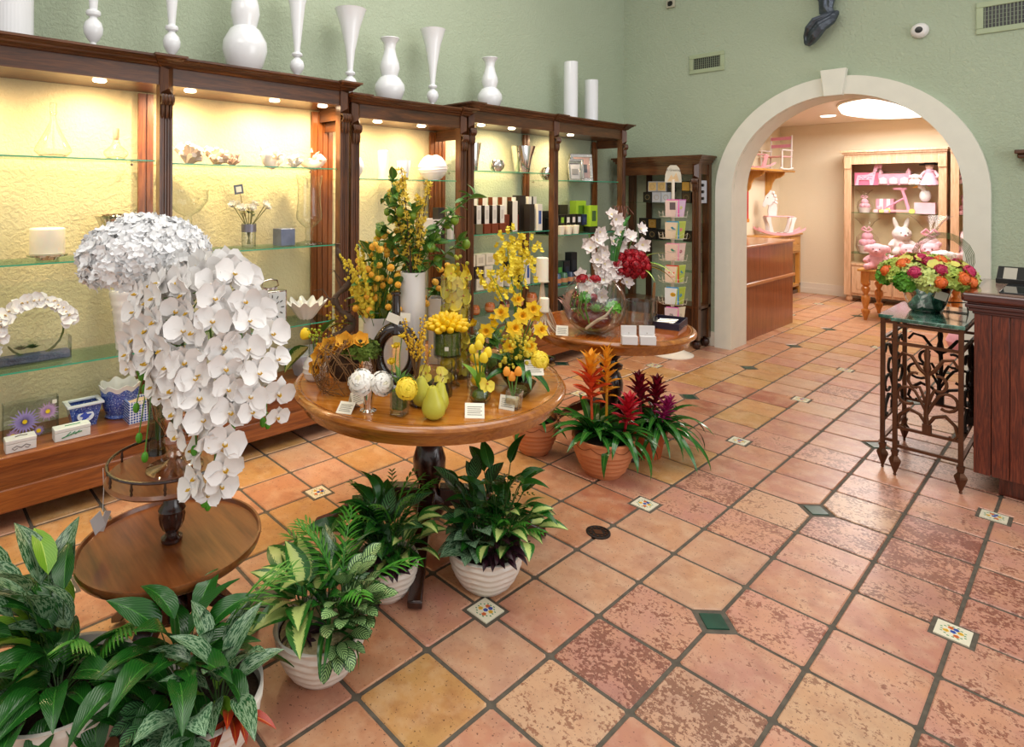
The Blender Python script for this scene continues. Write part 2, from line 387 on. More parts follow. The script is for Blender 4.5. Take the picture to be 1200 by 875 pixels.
# arch wall: rectangle with a round-headed opening
def arch_pts(r, n=22): return [(AC - r*cos(pi*k/n), AZ + r*sin(pi*k/n)) for k in range(n+1)]
def archwall(mb, x0, x1, ztop, ya, yb, ri):
    p = arch_pts(ri); n = len(p)
    for y, fl in ((ya, 0), (yb, 1)):
        vs = [(x0, y, 0), (AC-ri, y, 0), (AC-ri, y, AZ), (x0, y, AZ), (AC+ri, y, 0), (x1, y, 0), (x1, y, AZ), (AC+ri, y, AZ)]
        fs = [(0, 1, 2, 3), (4, 5, 6, 7)]
        mb.add(vs, [f if not fl else f[::-1] for f in fs])
        vs = []; fs = []
        for k, (x, z) in enumerate(p):
            xt = x0 + (x1-x0)*k/(n-1)
            vs += [(x, y, z), (xt, y, ztop if 0 < k < n-1 else AZ)]
        vs[1] = (x0, y, AZ); vs[-1] = (x1, y, AZ)
        for k in range(n-1): fs.append((2*k, 2*k+2, 2*k+3, 2*k+1))
        b = len(vs); vs += [(x0, y, ztop), (x1, y, ztop)]
        fs += [(1, 3, b), (2*n-3, 2*n-1, b+1)]
        mb.add(vs, [f if not fl else f[::-1] for f in fs])
    return mb
struct('wall_back', archwall(MB(), XW, 3.2, 4.6, YW, YB, .925), 'wall')
# white surround of the arch: band in front plus lining of the reveal
mb = MB(); ri, ro, yf = .925, 1.095, 5.085
pi_, po_ = arch_pts(ri, 40), arch_pts(ro, 40)
ins = [(AC-ri, 0)] + pi_ + [(AC+ri, 0)]; outs = [(AC-ro, 0)] + po_ + [(AC+ro, 0)]
vs = []
for (a, b), (c, d) in zip(ins, outs): vs += [(a, yf, b), (c, yf, d), (c, YW, d), (a, YB+.01, b)]
fs = []
for k in range(len(ins)-1):
    b = 4*k
    fs += [(b, b+4, b+5, b+1), (b+1, b+5, b+6, b+2), (b+3, b+7, b+4, b)]
mb.add(vs, fs); struct('trim_1', mb, 'surround', True)
mb = MB(); ks = [(-.497, 2.80), (-.285, 2.80), (-.318, 2.553), (-.468, 2.553)]
mb.prism([(x, z) for x, z in ks][::-1], 0, .075, mat=TR(0, 5.11, 0) @ RX(pi/2)); o = struct('trim_2', mb, 'surround'); o['label'] = 'plaster keystone at the crown of the arch'
b_ = o.modifiers.new('b', 'BEVEL'); b_.width = .006; b_.segments = 2
# baseboards
def skirt(x0, y0, x1, y1, dx, dy):
    mb = MB(); mb.box(min(x0, x1), min(y0, y1), 0, max(x0, x1)+dx, max(y0, y1)+dy, .13); mb.box(min(x0, x1), min(y0, y1), .13, max(x0, x1)+dx*.6, max(y0, y1)+dy*.6, .15); return mb
struct('baseboard_left', skirt(XW, -4.5, XW, YW, .015, 0), 'white_paint')
mb = MB().box(XW+.016, YW-.018, 0, AC-ro-.001, YW, .13); mb.box(XW+.016, YW-.011, .13, AC-ro-.001, YW, .15)
mb.box(AC+ro+.001, YW-.018, 0, 3.2, YW, .13); struct('baseboard_back', mb, 'white_paint')
# nursery beyond the arch
RX0, RX1, RY1, RH = -2.45, 1.6, 9.86, 2.78
struct('wall_nursery_left', MB().box(RX0-.1, YB, 0, RX0, RY1+.1, RH), 'cream_wall')
struct('wall_nursery_back', MB().box(RX0, RY1, 0, RX1, RY1+.1, RH), 'cream_wall')
struct('wall_nursery_right', MB().box(RX1, YB+.03, 0, RX1+.1, RY1+.1, RH), 'cream_wall')
struct('ceiling', MB().box(RX0-.1, YB+.03, RH, RX1+.1, RY1+.1, RH+.1), pm('#e9dccf', .7, var=.02))
struct('baseboard_nursery', MB().box(RX0, RY1-.016, 0, RX1, RY1, .17).box(RX0, RY1-.024, 0, RX1, RY1-.016, .085), 'white_paint')

# ---------------- floor: grout bed with Saltillo tiles laid on a grid, small decorated and green insets at every fourth crossing
fl = struct('floor', MB().box(XW-.05, -4.6, -.06, 3.3, RY1+.1, -.005), 'grout')
GR = .0075                                           # half joint
def inset_kind(i, j):
    if i % 4 == 3 and j % 4 == 1: return 'white'
    if i % 4 == 1 and j % 4 == 3: return 'green'
    return None
NI, NG = .068, .078                                  # half size of a notch / half diagonal of a green diamond plus joint
def tile_poly(i, j):
    x0, x1, y0, y1 = i*TX+GR, (i+1)*TX-GR, j*T+GR, (j+1)*T-GR
    cs = [(x0, y0, i, j, 1, 1), (x1, y0, i+1, j, -1, 1), (x1, y1, i+1, j+1, -1, -1), (x0, y1, i, j+1, 1, -1)]
    P = []
    for k, (x, y, a, b, sx, sy) in enumerate(cs):
        kind = inset_kind(a, b); horiz_first = k % 2 == 1       # order of travel round the corner
        if kind == 'white':
            d = NI; gx, gy = a*TX + sx*d, b*T + sy*d
            q = [(x, gy), (gx, gy), (gx, y)]; P += q[::-1] if horiz_first else q
        elif kind == 'green':
            d = NG; q = [(x, y + sy*d), (x + sx*d, y)]; P += q[::-1] if horiz_first else q
        else:
            d = .008; q = [(x, y + sy*d), (x + sx*d, y)]; P += q[::-1] if horiz_first else q
    return P
def tile_mb(P, cx, cy, jz=0.0, mb=None):
    mb = mb or MB(); n = len(P); e = .004; q = []
    for x, y in P: q.append((x - cx, y - cy))
    t_ = [(x - (e if x > 0 else -e), y - (e if y > 0 else -e)) for x, y in q]
    ox, oy = (0, 0)
    vs = [(x, y, jz) for x, y in t_] + [(x, y, jz-.0035) for x, y in q] + [(x, y, -.012) for x, y in q]
    fs = [tuple(range(n))]
    for i in range(n):
        k = (i+1) % n; fs += [(n+i, n+k, k, i), (2*n+i, 2*n+k, n+k, n+i)]
    mb.add(vs, fs); return mb
PAL = {'g': ('#c69a58', .15), 's': ('#c0806a', .38), 'p': ('#c99e80', .34), 'r': ('#a35a40', .22), 'd': ('#b07060', .72), 'f': ('#c68a76', .62), 't': ('#c8a27c', .66), 'k': ('#b8947a', .70), 'o': ('#c68e68', .22)}
OV = {(-1,-1): 'g', (0,0): 't', (0,1): 'd', (1,1): 'k', (0,2): 'f', (1,2): 'f', (2,2): 't', (-1,0): 'p', (-2,-1): 'o', (-2,0): 's', (-1,1): 's', (-1,2): 'p', (-2,1): 'o',
      (-2,2): 'p', (-2,3): 'o', (-1,3): 'p', (-2,4): 'r', (-3,4): 'o', (-3,3): 'g', (-1,4): 'p', (0,3): 'p', (0,4): 'p', (0,5): 'f', (-1,5): 'f', (-2,5): 's', (-2,6): 'g', (-1,6): 'f', (1,3): 'f',
      (1,4): 's', (2,3): 'f', (2,4): 's', (2,5): 'd', (1,5): 'f', (1,6): 'd', (1,7): 't', (2,6): 'd', (2,7): 'd', (0,6): 't', (0,7): 's', (-4,13): 'g', (-3,14): 'g', (-4,14): 'g', (-3,13): 'g', (-4,15): 'g', (-4,12): 'g',
      (-2,7): 'g', (-3,8): 'r', (-3,10): 'r', (-3,11): 's', (-3,12): 'r', (-2,12): 'r'}
def tile_kind(i, j):
    if (i, j) in OV: return OV[(i, j)]
    r = random.Random(i*977 + j*131 + 5).random()
    if j >= 17: return 'o' if r < .45 else ('g' if r < .62 else ('p' if r < .85 else 's'))
    if i <= -6 or (i <= -4 and j <= 5): return 'o' if r < .45 else ('g' if r < .8 else 'p')
    if i <= -2 and j < 10: return 'o' if r < .3 else ('s' if r < .65 else ('r' if r < .85 else 'g'))
    if i <= -2: return 's' if r < .45 else ('g' if r < .75 else 'p')
    if j <= 0: return 'p' if r < .3 else ('s' if r < .6 else ('t' if r < .8 else 'o'))
    if i >= 1: return 'f' if r < .4 else ('d' if r < .75 else ('s' if r < .9 else 't'))
    return 's' if r < .4 else ('f' if r < .75 else ('r' if r < .88 else 'p'))
from bpy_extras.object_utils import world_to_camera_view
def in_view(x, y):
    d = Vector((x, y, 0)) - Vector((1.3262, -1.4372, 1.6428))
    z = -d.x*sin(.8325) + d.y*cos(.8325); a = d.x*cos(.8325) + d.y*sin(.8325)
    if z < .3: return None
    return z if (-.78 < a/z < 1.02 and 1.6428/z < .99) else None
cells = []
for i in range(-9, 11):
    for j in range(-15, 33):
        cx, cy = (i+.5)*TX, (j+.5)*T
        if cy > YB and (cx < RX0-.1 or cx > RX1+.1): continue
        if YW+.1 < cy < YB and (cx < AX0-.2 or cx > AX1+.2): continue
        z = in_view(cx, cy)
        if z and cy > YW and not (-2.3 < cx < AX1 + (cy-YW)*.1): z = None
        cells.append((z if z else 99, i, j, z))
cells.sort()
shared = {}
far = MB(); far.col = []
npart = 0
for rank, (_, i, j, z) in enumerate(cells):
    kd = tile_kind(i, j); col, wear = PAL[kd]; rr = random.Random(i*31 + j*7)
    f = .9 + .16*rr.random(); c = [min(1, q*f) for q in hexc(col)[:3]]; c[1] *= .96 + .08*rr.random()
    wear = max(0.0, min(1, wear*(.8 + .4*rr.random())))
    cx, cy = (i+.5)*TX, (j+.5)*T; jz = rr.uniform(-.0012, .0012)
    P = tile_poly(i, j); key = tuple((round(x-cx, 4), round(y-cy, 4)) for x, y in P)
    if z and npart < 285:
        if key not in shared: shared[key] = mesh('tile', tile_mb(P, cx, cy), 'tile', False)
        o = obj('tile', shared[key], fl, TR(cx, cy, jz)); o.color = (c[0], c[1], c[2], wear); npart += 1
    else:
        n0 = len(far.v); one = tile_mb(P, cx, cy); far.add(one.v, one.f, 0, TR(cx, cy, jz)); far.col += [(c[0], c[1], c[2], wear)]*(len(far.v)-n0)
me = mesh('tile_field', far, 'tile_far', False)
ca = me.color_attributes.new('tint', 'FLOAT_COLOR', 'POINT')
for k, q in enumerate(far.col): ca.data[k].color = q
obj('tile_field', me, fl, kind='stuff')
# insets
M['inset_white'] = pm('#e6dfc6', .25, var=.04, coat=.4); M['inset_green'] = pm('#1c4a38', .38, var=.35, coat=.1)
fb, fo, fy, fg = pm('#2a4fa8', .3), pm('#d4682c', .3), pm('#e0b02c', .3), pm('#3a8a5a', .3)
mw = MB(); s_ = .052; mw.prism([(-s_, -s_), (s_, -s_), (s_, s_), (-s_, s_)], -.012, .0)
def flower(mb, x, y, r, mi, n=5):
    if max(abs(x), abs(y)) < .02: r *= 1.3; x *= 1.15; y *= 1.15
    for k in range(n):
        a = 2*pi*k/n; mb.prism([(x + r*.55*cos(a) + r*.5*cos(b), y + r*.55*sin(a) + r*.5*sin(b)) for b in [2*pi*q/6 for q in range(6)]], .0, .0006, mi)
for x, y, mi in ((0, 0, 1), (.018, .006, 3), (-.018, -.006, 3), (.006, .018, 1), (-.008, .019, 2), (.010, -.019, 2)): flower(mw, x, y, .0075, mi)
for k in range(16):
    a = 2*pi*k/16 + .1; r = .034 + .004*(k % 2); mw.prism([(r*cos(a)+.0045*cos(b), r*sin(a)+.0028*sin(b)) for b in [2*pi*q/5 for q in range(5)]], .0, .0006, 4)
me_w = mesh('decorated_inset', mw, ['inset_white', fb, fo, fy, fg], False)
mg = MB(); g = .058; mg.add([(0, -g, .0), (g, 0, .0), (0, g, .0), (-g, 0, .0), (0, -g-.003, -.012), (g+.003, 0, -.012), (0, g+.003, -.012), (-g-.003, 0, -.012)], [(0, 1, 2, 3), (4, 5, 1, 0), (5, 6, 2, 1), (6, 7, 3, 2), (7, 4, 0, 3)])
me_g = mesh('green_inset', mg, 'inset_green', False)
for i in range(-8, 8):
    for j in range(-8, 33):
        k = inset_kind(i, j)
        if not k or not in_view(i*TX, j*T): continue
        if j*T > YB and not (-2.3 < i*TX < AX1+.3): continue
        o = obj('decorated_inset' if k == 'white' else 'green_inset', me_w if k == 'white' else me_g, fl, TR(i*TX, j*T, -.0005))
        o['label'] = 'small white inset tile painted with flowers' if k == 'white' else 'small dark green diamond inset tile'
# floor drain
t_ = thing('floor_drain', 'round dark metal drain cover set into the floor tiles', 'drain cover', (-1.03*TX, 3.62*T, 0))
mb = MB(); mb.lathe([(.0, -.01), (.058, -.01), (.058, .004), (.05, .006), (.048, .003), (0, .003)], 32); part(t_, 'cover', mb, 'iron_dark')
mb = MB(); mb.prism([(-.03, 0), (0, -.022), (.03, 0), (0, .022)], .003, .005)
for k in range(12): a = pi*k/6; mb.prism([(.038*cos(a)+.006*cos(b), .038*sin(a)+.006*sin(b)) for b in (0, 2, 4)], .003, .006)
part(t_, 'relief', mb, 'iron')

# ---------------- wall fittings
def vent(x0, x1, z0, z1, lab):
    t_ = thing('wall_vent', lab, 'vent', ((x0+x1)/2, YW, (z0+z1)/2)); w_, h_ = (x1-x0)/2, (z1-z0)/2
    mb = MB(); b = .045
    for q in ((-w_, -h_, w_, -h_+b), (-w_, h_-b, w_, h_), (-w_, -h_+b, -w_+b, h_-b), (w_-b, -h_+b, w_, h_-b)): mb.box(q[0], -.016, q[1], q[2], 0, q[3])
    part(t_, 'frame', mb, pm('#a8b592', .5), bev=.004)
    part(t_, 'backing', MB().box(-w_+b, -.003, -h_+b, w_-b, -.001, h_-b), 'black')
    n = int((2*w_-2*b)/.021); mb = MB().box(0, -.012, -h_+b, .006, -.004, h_-b); me = mesh('louvre', mb, pm('#7f8a72', .45), False)
    for k in range(n): obj('louvre', me, t_, TR(-w_+b + (k+.3)*(2*w_-2*b)/n, 0, 0))
    mb = MB()
    for k in range(1, 5): zz = -h_+b + k*(2*h_-2*b)/5; mb.box(-w_+b, -.004, zz-.0015, w_-b, -.002, zz+.0015)
    part(t_, 'cross_bars', mb, pm('#8f9a80', .45))
vent(-1.80, -1.42, 2.955, 3.165, 'small square louvred vent high on the green wall left of the arch')
vent(.60, 1.25, 2.945, 3.205, 'large louvred vent at the right, high on the green wall')
t_ = thing('security_camera', 'small white dome security camera on the green wall above the arch', 'camera', (.235, YW, 3.05))
part(t_, 'housing', MB().lathe([(0, 0), (.062, 0), (.066, .02), (.055, .045), (.035, .06), (0, .062)], 28, mat=RX(pi/2)), pm('#e8e4e0', .3))
part(t_, 'lens', MB().lathe([(0, .055), (.028, .058), (.026, .066), (0, .07)], 20, mat=RX(pi/2)), 'black')
t_ = thing('wall_speaker', 'tiny square sounder box near the top corner of the green wall', 'sounder', (-2.02, YW, 3.79))
part(t_, 'box', MB().box(-.05, -.03, -.045, .05, 0, .045), pm('#b9b6a0', .5), bev=.006)
mb = MB().lathe([(.012, .031), (.03, .033), (.03, .03)], 16, mat=RX(pi/2)); 
for a in (pi/4, -pi/4): mb.box(-.035, -.034, -.004, .035, -.03, .004, mat=RY(a))
part(t_, 'grille', mb, 'black')
# hanging bronze figure
t_ = thing('bronze_wall_figure', 'dark bronze draped figure hanging on the wall above the keystone', 'sculpture', (-.47, YW-.09, 3.1))
def folds(mb, pts, r0, r1, n, spread, seed):
    q = random.Random(seed)
    for k in range(n):
        o_ = [q.uniform(-spread, spread) for _ in range(3)]; P_ = []; N = len(pts)
        for i, p in enumerate(pts):
            s = sin(pi*i/(N-1))*.9+.25; P_.append((p[0]+o_[0]*s, p[1]+o_[1]*s*.5, p[2]+o_[2]*s))
        mb.tube(P_, [r0*(.35+.65*sin(pi*(i+.6)/(N+.4))) + r1 for i in range(N)], 7)
mb = MB()
folds(mb, [(.03, 0, .75), (.05, -.01, .62), (.0, -.03, .5), (.04, -.02, .38), (.02, 0, .27), (.06, 0, .2)], .028, .006, 9, .05, 3)
folds(mb, [(.1, 0, .22), (.06, -.03, .17), (-.02, -.04, .13), (-.07, -.03, .07), (-.11, 0, .02), (-.135, 0, -.03)], .03, .004, 10, .045, 5)
mb.tube([(.12, -.02, .7), (.11, -.05, .5), (.02, -.07, .46), (-.07, -.05, .43)], [.02, .018, .014, .01], 8)
mb.tube([(-.05, -.02, .7), (-.09, -.05, .52), (-.03, -.07, .42), (.03, -.05, .4)], [.02, .018, .014, .01], 8)
o = part(t_, 'drapery', mb, pm('#59606a', .32, metal=.7, var=.75, bump=.6, bs=40))
rm = o.modifiers.new('r', 'REMESH'); rm.mode = 'VOXEL'; rm.voxel_size = .004; rm.use_smooth_shade = True
part(t_, 'hanger', MB().box(-.01, .0, .3, .03, .09, .34), 'iron_dark')

# ================================================================ DARK WOOD CABINETS
XF, XR = -2.22, -2.60
def corbel_mb():
    """diamond block, scroll and tapering tongue on the post head; local +X is the front"""
    mb = MB()
    mb.add([(0, -.035, -.0), (0, .035, -.0), (0, .035, -.15), (0, -.035, -.15), (.035, 0, -.02), (.035, 0, -.125)], [(0, 1, 4), (1, 2, 5, 4), (2, 3, 5), (3, 0, 4, 5)])
    for y in (-.026, -.009, .009, .026): mb.tube([(.0, y, -.16), (.026, y, -.165), (.032, y, -.185), (.026, y, -.203), (.012, y, -.212)], .0095, 6)
    for y in (-.022, -.0, .022): mb.tube([(.008, y, -.2), (.014, y, -.24), (.012, y, -.275), (.004, y, -.29)], [.0095, .009, .008, .004], 6)
    return mb
me_corbel = None
def post_mb(zb, zt, w=.07, d=.06):
    mb = MB(); h = w/2
    xs = [(-h, 0), (-h+.012, 0), (-h+.016, -.006), (-h+.024, -.006), (-h+.028, 0), (-.006, 0), (-.004, -.006), (.004, -.006), (.006, 0), (h-.028, 0), (h-.024, -.006), (h-.016, -.006), (h-.012, 0), (h, 0)]
    poly = [(x_, y_) for y_, x_ in xs] + [(-d, h), (-d, -h)]
    mb.prism(poly, zb, zt); return mb
def cornice_mb(y0, y1, zt, proj=.07, x=XF, endl=True, endr=True, jog=()):
    """stepped crown moulding running along Y with its front at x+proj"""
    prof = [(0, -.055), (.008, -.053), (.014, -.044), (.03, -.036), (.034, -.028), (.052, -.02), (.056, -.014), (.07, -.012), (.07, 0)]
    mb = MB(); n = len(prof)
    ys = [y0, y1]
    vs = []
    for y, s in ((y0, -1 if endl else 0), (y1, 1 if endr else 0)):
        for (p, z) in prof: vs.append((x + p*proj/.07, y + s*p*.6, zt + z))
    for y, s in ((y0, -1 if endl else 0), (y1, 1 if endr else 0)):
        for (p, z) in prof: vs.append((XW + .01, y + s*p*.6, zt + z))
    fs = []
    for k in range(n-1):
        fs.append((k, k+1, n+k+1, n+k)); fs.append((2*n+k, 2*n+k+1, k+1, k)); fs.append((n+k, n+k+1, 3*n+k+1, 3*n+k))
    fs.append((n-1, 2*n+n-1, 4*n-1, 2*n-1)); fs.append((0, n, 3*n, 2*n))
    mb.add(vs, fs); return mb
me_puck = mesh('downlight', MB().lathe([(0, 0), (.032, 0), (.034, -.004), (.028, -.010), (0, -.012)], 20), 'puck')
def spot(x, y, z, power, parent=None):
    l = bpy.data.lights.new('downlight_lamp', 'SPOT'); l.energy = power; l.color = (1, .68, .38); l.spot_size = R(165); l.spot_blend = 1.0; l.shadow_soft_size = .03
    o = bpy.data.objects.new('downlight_lamp', l); COL.objects.link(o); o.location = (x, y, z-.02); o.rotation_euler = (0, R(18), 0)
    if parent is not None: o.parent = parent
def cabinet(name, lab, y0, y1, mids, zt, shelves, lights, power=9, stepend=True):
    t_ = thing(name, lab, 'display cabinet', (0, 0, 0))
    # base: plinth rail, panel, deck
    part(t_, 'base_panel', MB().box(XR-.01, y0+.01, .20, XF-.02, y1-.01, .315), 'base_wood')
    part(t_, 'plinth_rail', MB().box(XR-.01, y0, .09, XF+.0, y1, .205), 'base_wood', bev=.008)
    mb = MB().box(XR-.01, y0, .318, XF+.02, y1, .368); part(t_, 'deck', mb, 'base_wood', bev=.008)
    fm = mesh('foot', MB().lathe([(.03, .09), (.022, .075), (.04, .06), (.048, .04), (.04, .018), (.022, .004), (.018, 0)][::-1], 16), 'mahog')
    for y in [y0+.06, y1-.06] + list(mids):
        for x in (XF-.06, XR+.07): obj('foot', fm, t_, TR(x, y, 0))
    # posts
    ft = zt - .05
    posts = [y0+.035] + list(mids) + [y1-.035]
    pf = mesh('post', post_mb(.368, ft), 'dwood', False); pr = mesh('rear_post', MB().box(-.02, -.042, .368, .0, -.006, zt-.16).box(-.02, .006, .368, .0, .042, zt-.16).box(-.02, -.006, .368, -.008, .006, zt-.16), 'back_post')
    global me_corbel
    if me_corbel is None: me_corbel = mesh('corbel', corbel_mb(), 'dwood')
    for y in posts:
        p = obj('post', pf, t_, TR(XF, y, 0)); obj('corbel', me_corbel, p, TR(0, 0, ft))
        obj('rear_post', pr, t_, TR(XR+.02, y, 0))
    # frieze, ceiling board, cornice with breaks over the posts
    for a, b in zip(posts[:-1], posts[1:]): part(t_, 'frieze', MB().box(XF-.035, a+.035, zt-.152, XF-.01, b-.035, zt-.045), 'dwoodY')
    part(t_, 'frieze', MB().box(XF-.06, y0, zt-.152, XF-.035, y0+.03, zt-.045), 'dwoodY')
    part(t_, 'top_board', MB().box(XW+.01, y0+.01, zt-.15, XF-.036, y1-.01, zt-.06), 'dwoodY')
    part(t_, 'cornice', cornice_mb(y0+.01, y1-.01, zt), 'dwoodY', smooth=False)
    for y in posts: part(t_, 'cornice_break', cornice_mb(y-.045, y+.045, zt+.004, .082, XF+.012), 'dwoodY', smooth=False)
    for y in (y0+.012, y1-.012): part(t_, 'end_rail', MB().box(XR+.03, y-.012, zt-.24, XF-.05, y+.012, zt-.151), 'dwoodX')
    for (a, b, z) in shelves:
        s_ = part(t_, 'glass_shelf', MB().box(XR+.022, a, z-.008, XF-.045, b, z), 'shelf_glass')
        part(s_, 'polished_edge', MB().box(XF-.045, a, z-.0075, XF-.0435, b, z-.0005), 'glass_edge')
        for y in (a+.04, b-.04):
            part(s_, 'shelf_pin', MB().lathe([(.004, 0), (.004, .02), (.008, .021), (.008, .026)], 8, mat=TR(XR+.015, y, z-.018) @ RY(pi/2)), 'silver')
    for y in lights: obj('downlight', me_puck, t_, TR(-2.33, y, zt-.15)); spot(-2.33, y, zt-.15, power, t_)
    return t_
cabinet('display_cabinet', 'long dark wood cabinet with two lit bays at the left wall', -1.52, .925, [-.29], 2.385,
        [(-1.46, -.335, 1.812), (-1.46, -.335, 1.276), (-1.46, -.335, .75), (-.245, .86, 1.80), (-.245, .86, 1.276), (-.245, .86, .757)], [-1.25, -.60, -.12, .42, .78], 40)
cabinet('display_cabinet', 'lower middle dark wood cabinet standing behind the yellow flowers', .945, 2.075, [], 2.315,
        [(1.01, 2.0, 1.735), (1.01, 2.0, 1.25), (1.01, 2.0, .75)], [1.25, 1.68], 30)
cabinet('display_cabinet', 'right dark wood cabinet of fragrance goods in the corner of the shop', 2.095, 4.52, [3.28], 2.375,
        [(2.16, 3.24, 1.825), (2.16, 3.24, 1.28), (2.16, 3.24, .79), (3.32, 4.45, 1.762), (3.32, 4.45, 1.225), (3.32, 4.45, .72)], [2.36, 2.76, 3.66], 38)
# back cabinet against the arch wall, front faces -Y
t_ = thing('back_cabinet', 'narrow dark wood cabinet against the green wall beside the arch', 'display cabinet', (0, 0, 0))
bx0, bx1, by0, by1, bt = -2.50, -1.545, 4.82, 5.12, 2.04
rot = lambda x, y: TR(x, y, 0) @ RZ(-pi/2)
pf = mesh('post', post_mb(.10, bt-.09), 'dwood', False)
for x in (bx0+.035, bx1-.035):
    p = obj('post', pf, t_, rot(x, by0)); obj('corbel', me_corbel, p, TR(0, 0, bt-.09))
    part(t_, 'rear_post', MB().box(x-.035, by1-.06, .10, x+.035, by1, bt-.09), 'dwood')
part(t_, 'frieze', MB().box(bx0+.07, by0+.01, bt-.2, bx1-.07, by0+.035, bt-.09), 'dwoodX')
for x in (bx0+.012, bx1-.037): part(t_, 'side_rail', MB().box(x, by0+.06, bt-.2, x+.025, by1-.06, bt-.09), 'dwood'); part(t_, 'side_rail', MB().box(x, by0+.06, .12, x+.025, by1-.06, .4), 'dark_panel', bev=.006)
mb = MB()
for k, (e, z0, z1) in enumerate([(.005, -.09, -.07), (.02, -.07, -.045), (.04, -.045, -.02), (.055, -.02, 0)]): mb.box(bx0-e, by0-e, bt+z0, bx1+e, by1, bt+z1)
part(t_, 'cornice', mb, 'dwoodX', smooth=False)
part(t_, 'base_panel', MB().box(bx0+.07, by0+.015, .12, bx1-.07, by0+.04, .42), 'dark_panel', bev=.005)
part(t_, 'deck', MB().box(bx0+.0, by0+.005, .42, bx1-.0, by1-.005, .45), 'dwoodX')
part(t_, 'back_board', MB().box(bx0+.2, by1-.012, .45, bx0+.27, by1-.002, bt-.1), 'dark_panel')
fm = mesh('foot', MB().lathe([(.018, 0), (.03, .006), (.045, .03), (.048, .05), (.04, .075), (.02, .085), (.026, .1)], 16), 'mahog')
for x in (bx0+.05, bx1-.04):
    for y in (by0+.045, by1-.05): obj('foot', fm, t_, TR(x, y, 0))
for z in (1.535, 1.12, .80): part(t_, 'glass_shelf', MB().box(bx0+.04, by0+.06, z-.008, bx1-.04, by1-.06, z), 'shelf_glass')
# ================================================================ TABLES
def table_foot(mb, a, r, h0=.13, z=0.0):
    """scrolled sabre leg leaving the column at angle a"""
    P_ = [(.05, h0+.05), (r*.35, h0+.06), (r*.62, h0), (r*.85, .05), (r, .022)]; n = len(P_)
    vs = []
    for k, (q, z_) in enumerate(P_):
        w_ = [.035, .035, .03, .027, .03][k]; t_ = [.09, .07, .055, .045, .03][k]
        for dy in (-w_, w_):
            for dz in (t_/2, -t_/2): vs.append((q, dy, max(.0, z_+dz)))
    fs = [(0, 2, 3, 1), (4*n-4, 4*n-3, 4*n-1, 4*n-2)]
    for k in range(n-1):
        b = 4*k; fs += [(b, b+4, b+6, b+2), (b+1, b+3, b+7, b+5), (b, b+1, b+5, b+4), (b+2, b+6, b+7, b+3)]
    mb.add(vs, fs, 0, RZ(a))
def pedestal_table(name, lab, c, r, z, top, rim, rz, feet, fr):
    t_ = thing(name, lab, 'table', (c[0], c[1], 0), rz)
    part(t_, 'tabletop', MB().lathe([(0, z-.03), (r-.03, z-.03), (r-.03, z-.001), (r-.035, z), (0, z)], 72), top)
    part(t_, 'rim', MB().lathe([(r-.035, z-.0005), (r-.03, z+.001), (r-.012, z+.0), (r-.002, z-.008), (r+.004, z-.018), (r, z-.03), (r-.02, z-.037), (r-.022, z-.03)], 72, cap=False), rim)
    part(t_, 'apron', MB().lathe([(r-.1, z-.085), (r-.04, z-.085), (r-.036, z-.06), (r-.022, z-.036), (r-.1, z-.036)], 60), rim)
    part(t_, 'column', MB().lathe([(.0, .10), (.07, .10), (.085, .13), (.085, .17), (.05, .2), (.045, .23), (.06, .26), (.078, .30), (.08, .36), (.06, .42), (.045, .44), (.075, .455), (.078, .475), (.045, .49), (.042, .51), (.07, .54), (.08, .58), (.07, .62), (.045, .65), (.06, z-.09), (.12, z-.085), (0, z-.085)], 28), 'mahog')
    for a in feet:
        mb = MB(); table_foot(mb, 0, fr); part(t_, 'foot', mb, 'mahog' if top != 'table' else 'mahog', RZ(a), bev=.006)
    return t_
T1 = (-.875, .50); T2 = (-.94, 2.20); TZ = .75
pedestal_table('round_table', 'large round honey wood pedestal table crowded with yellow flowers', T1, .642, TZ, 'table', 'table_rim', R(35), [R(a) for a in (-82, 10, 100, 190)], .56)
pedestal_table('round_table', 'smaller round reddish pedestal table with the glass fish bowl', T2, .535, TZ, 'table2', 'table_rim', R(20), [R(a) for a in (-60, 60, 180)], .45)
# two tier table
c2 = (-.925, -.683)
t_ = thing('tiered_table', 'two tier round mahogany table with a galleried top, left of the round table', 'table', (c2[0], c2[1], 0))
part(t_, 'lower_tray', MB().lathe([(0, .362), (.29, .362), (.302, .372), (.308, .392), (.306, .402), (.298, .402), (.294, .388), (0, .388)], 72), 'tier')
part(t_, 'top_tray', MB().lathe([(0, .628), (.195, .628), (.21, .632), (.216, .64), (.208, .65), (0, .65)], 64), 'tier')
o = part(t_, 'gallery_rail', MB().tube([(.207*cos(2*pi*k/64), .207*sin(2*pi*k/64), .692) for k in range(65)], .0055, 6), 'mahog')
sp = mesh('spindle', MB().lathe([(.0035, 0), (.005, .006), (.0035, .012), (.006, .02), (.004, .03), (.0035, .042)], 8), 'mahog')
for k in range(12): obj('spindle', sp, t_, TR(.207*cos(2*pi*k/12+.1), .207*sin(2*pi*k/12+.1), .648))
def flute(a, j, r, z): return (r*(1 + .05*cos(12*a)) if 4 <= j <= 7 else r, z)
part(t_, 'upper_column', MB().lathe([(.03, .388), (.036, .395), (.036, .405), (.022, .415), (.02, .425), (.03, .435), (.04, .46), (.044, .485), (.042, .498), (.046, .505), (.04, .515), (.03, .53), (.028, .6), (.032, .628)], 48, rf=flute), 'mahog')
part(t_, 'lower_column', MB().lathe([(.0, .12), (.06, .12), (.075, .14), (.06, .17), (.035, .2), (.05, .26), (.055, .29), (.04, .33), (.08, .362)], 24), 'mahog')
for a in (R(-160), R(-50), R(70)):
    mb = MB(); table_foot(mb, 0, .30, .13); part(t_, 'foot', mb, 'mahog', RZ(a), bev=.005)
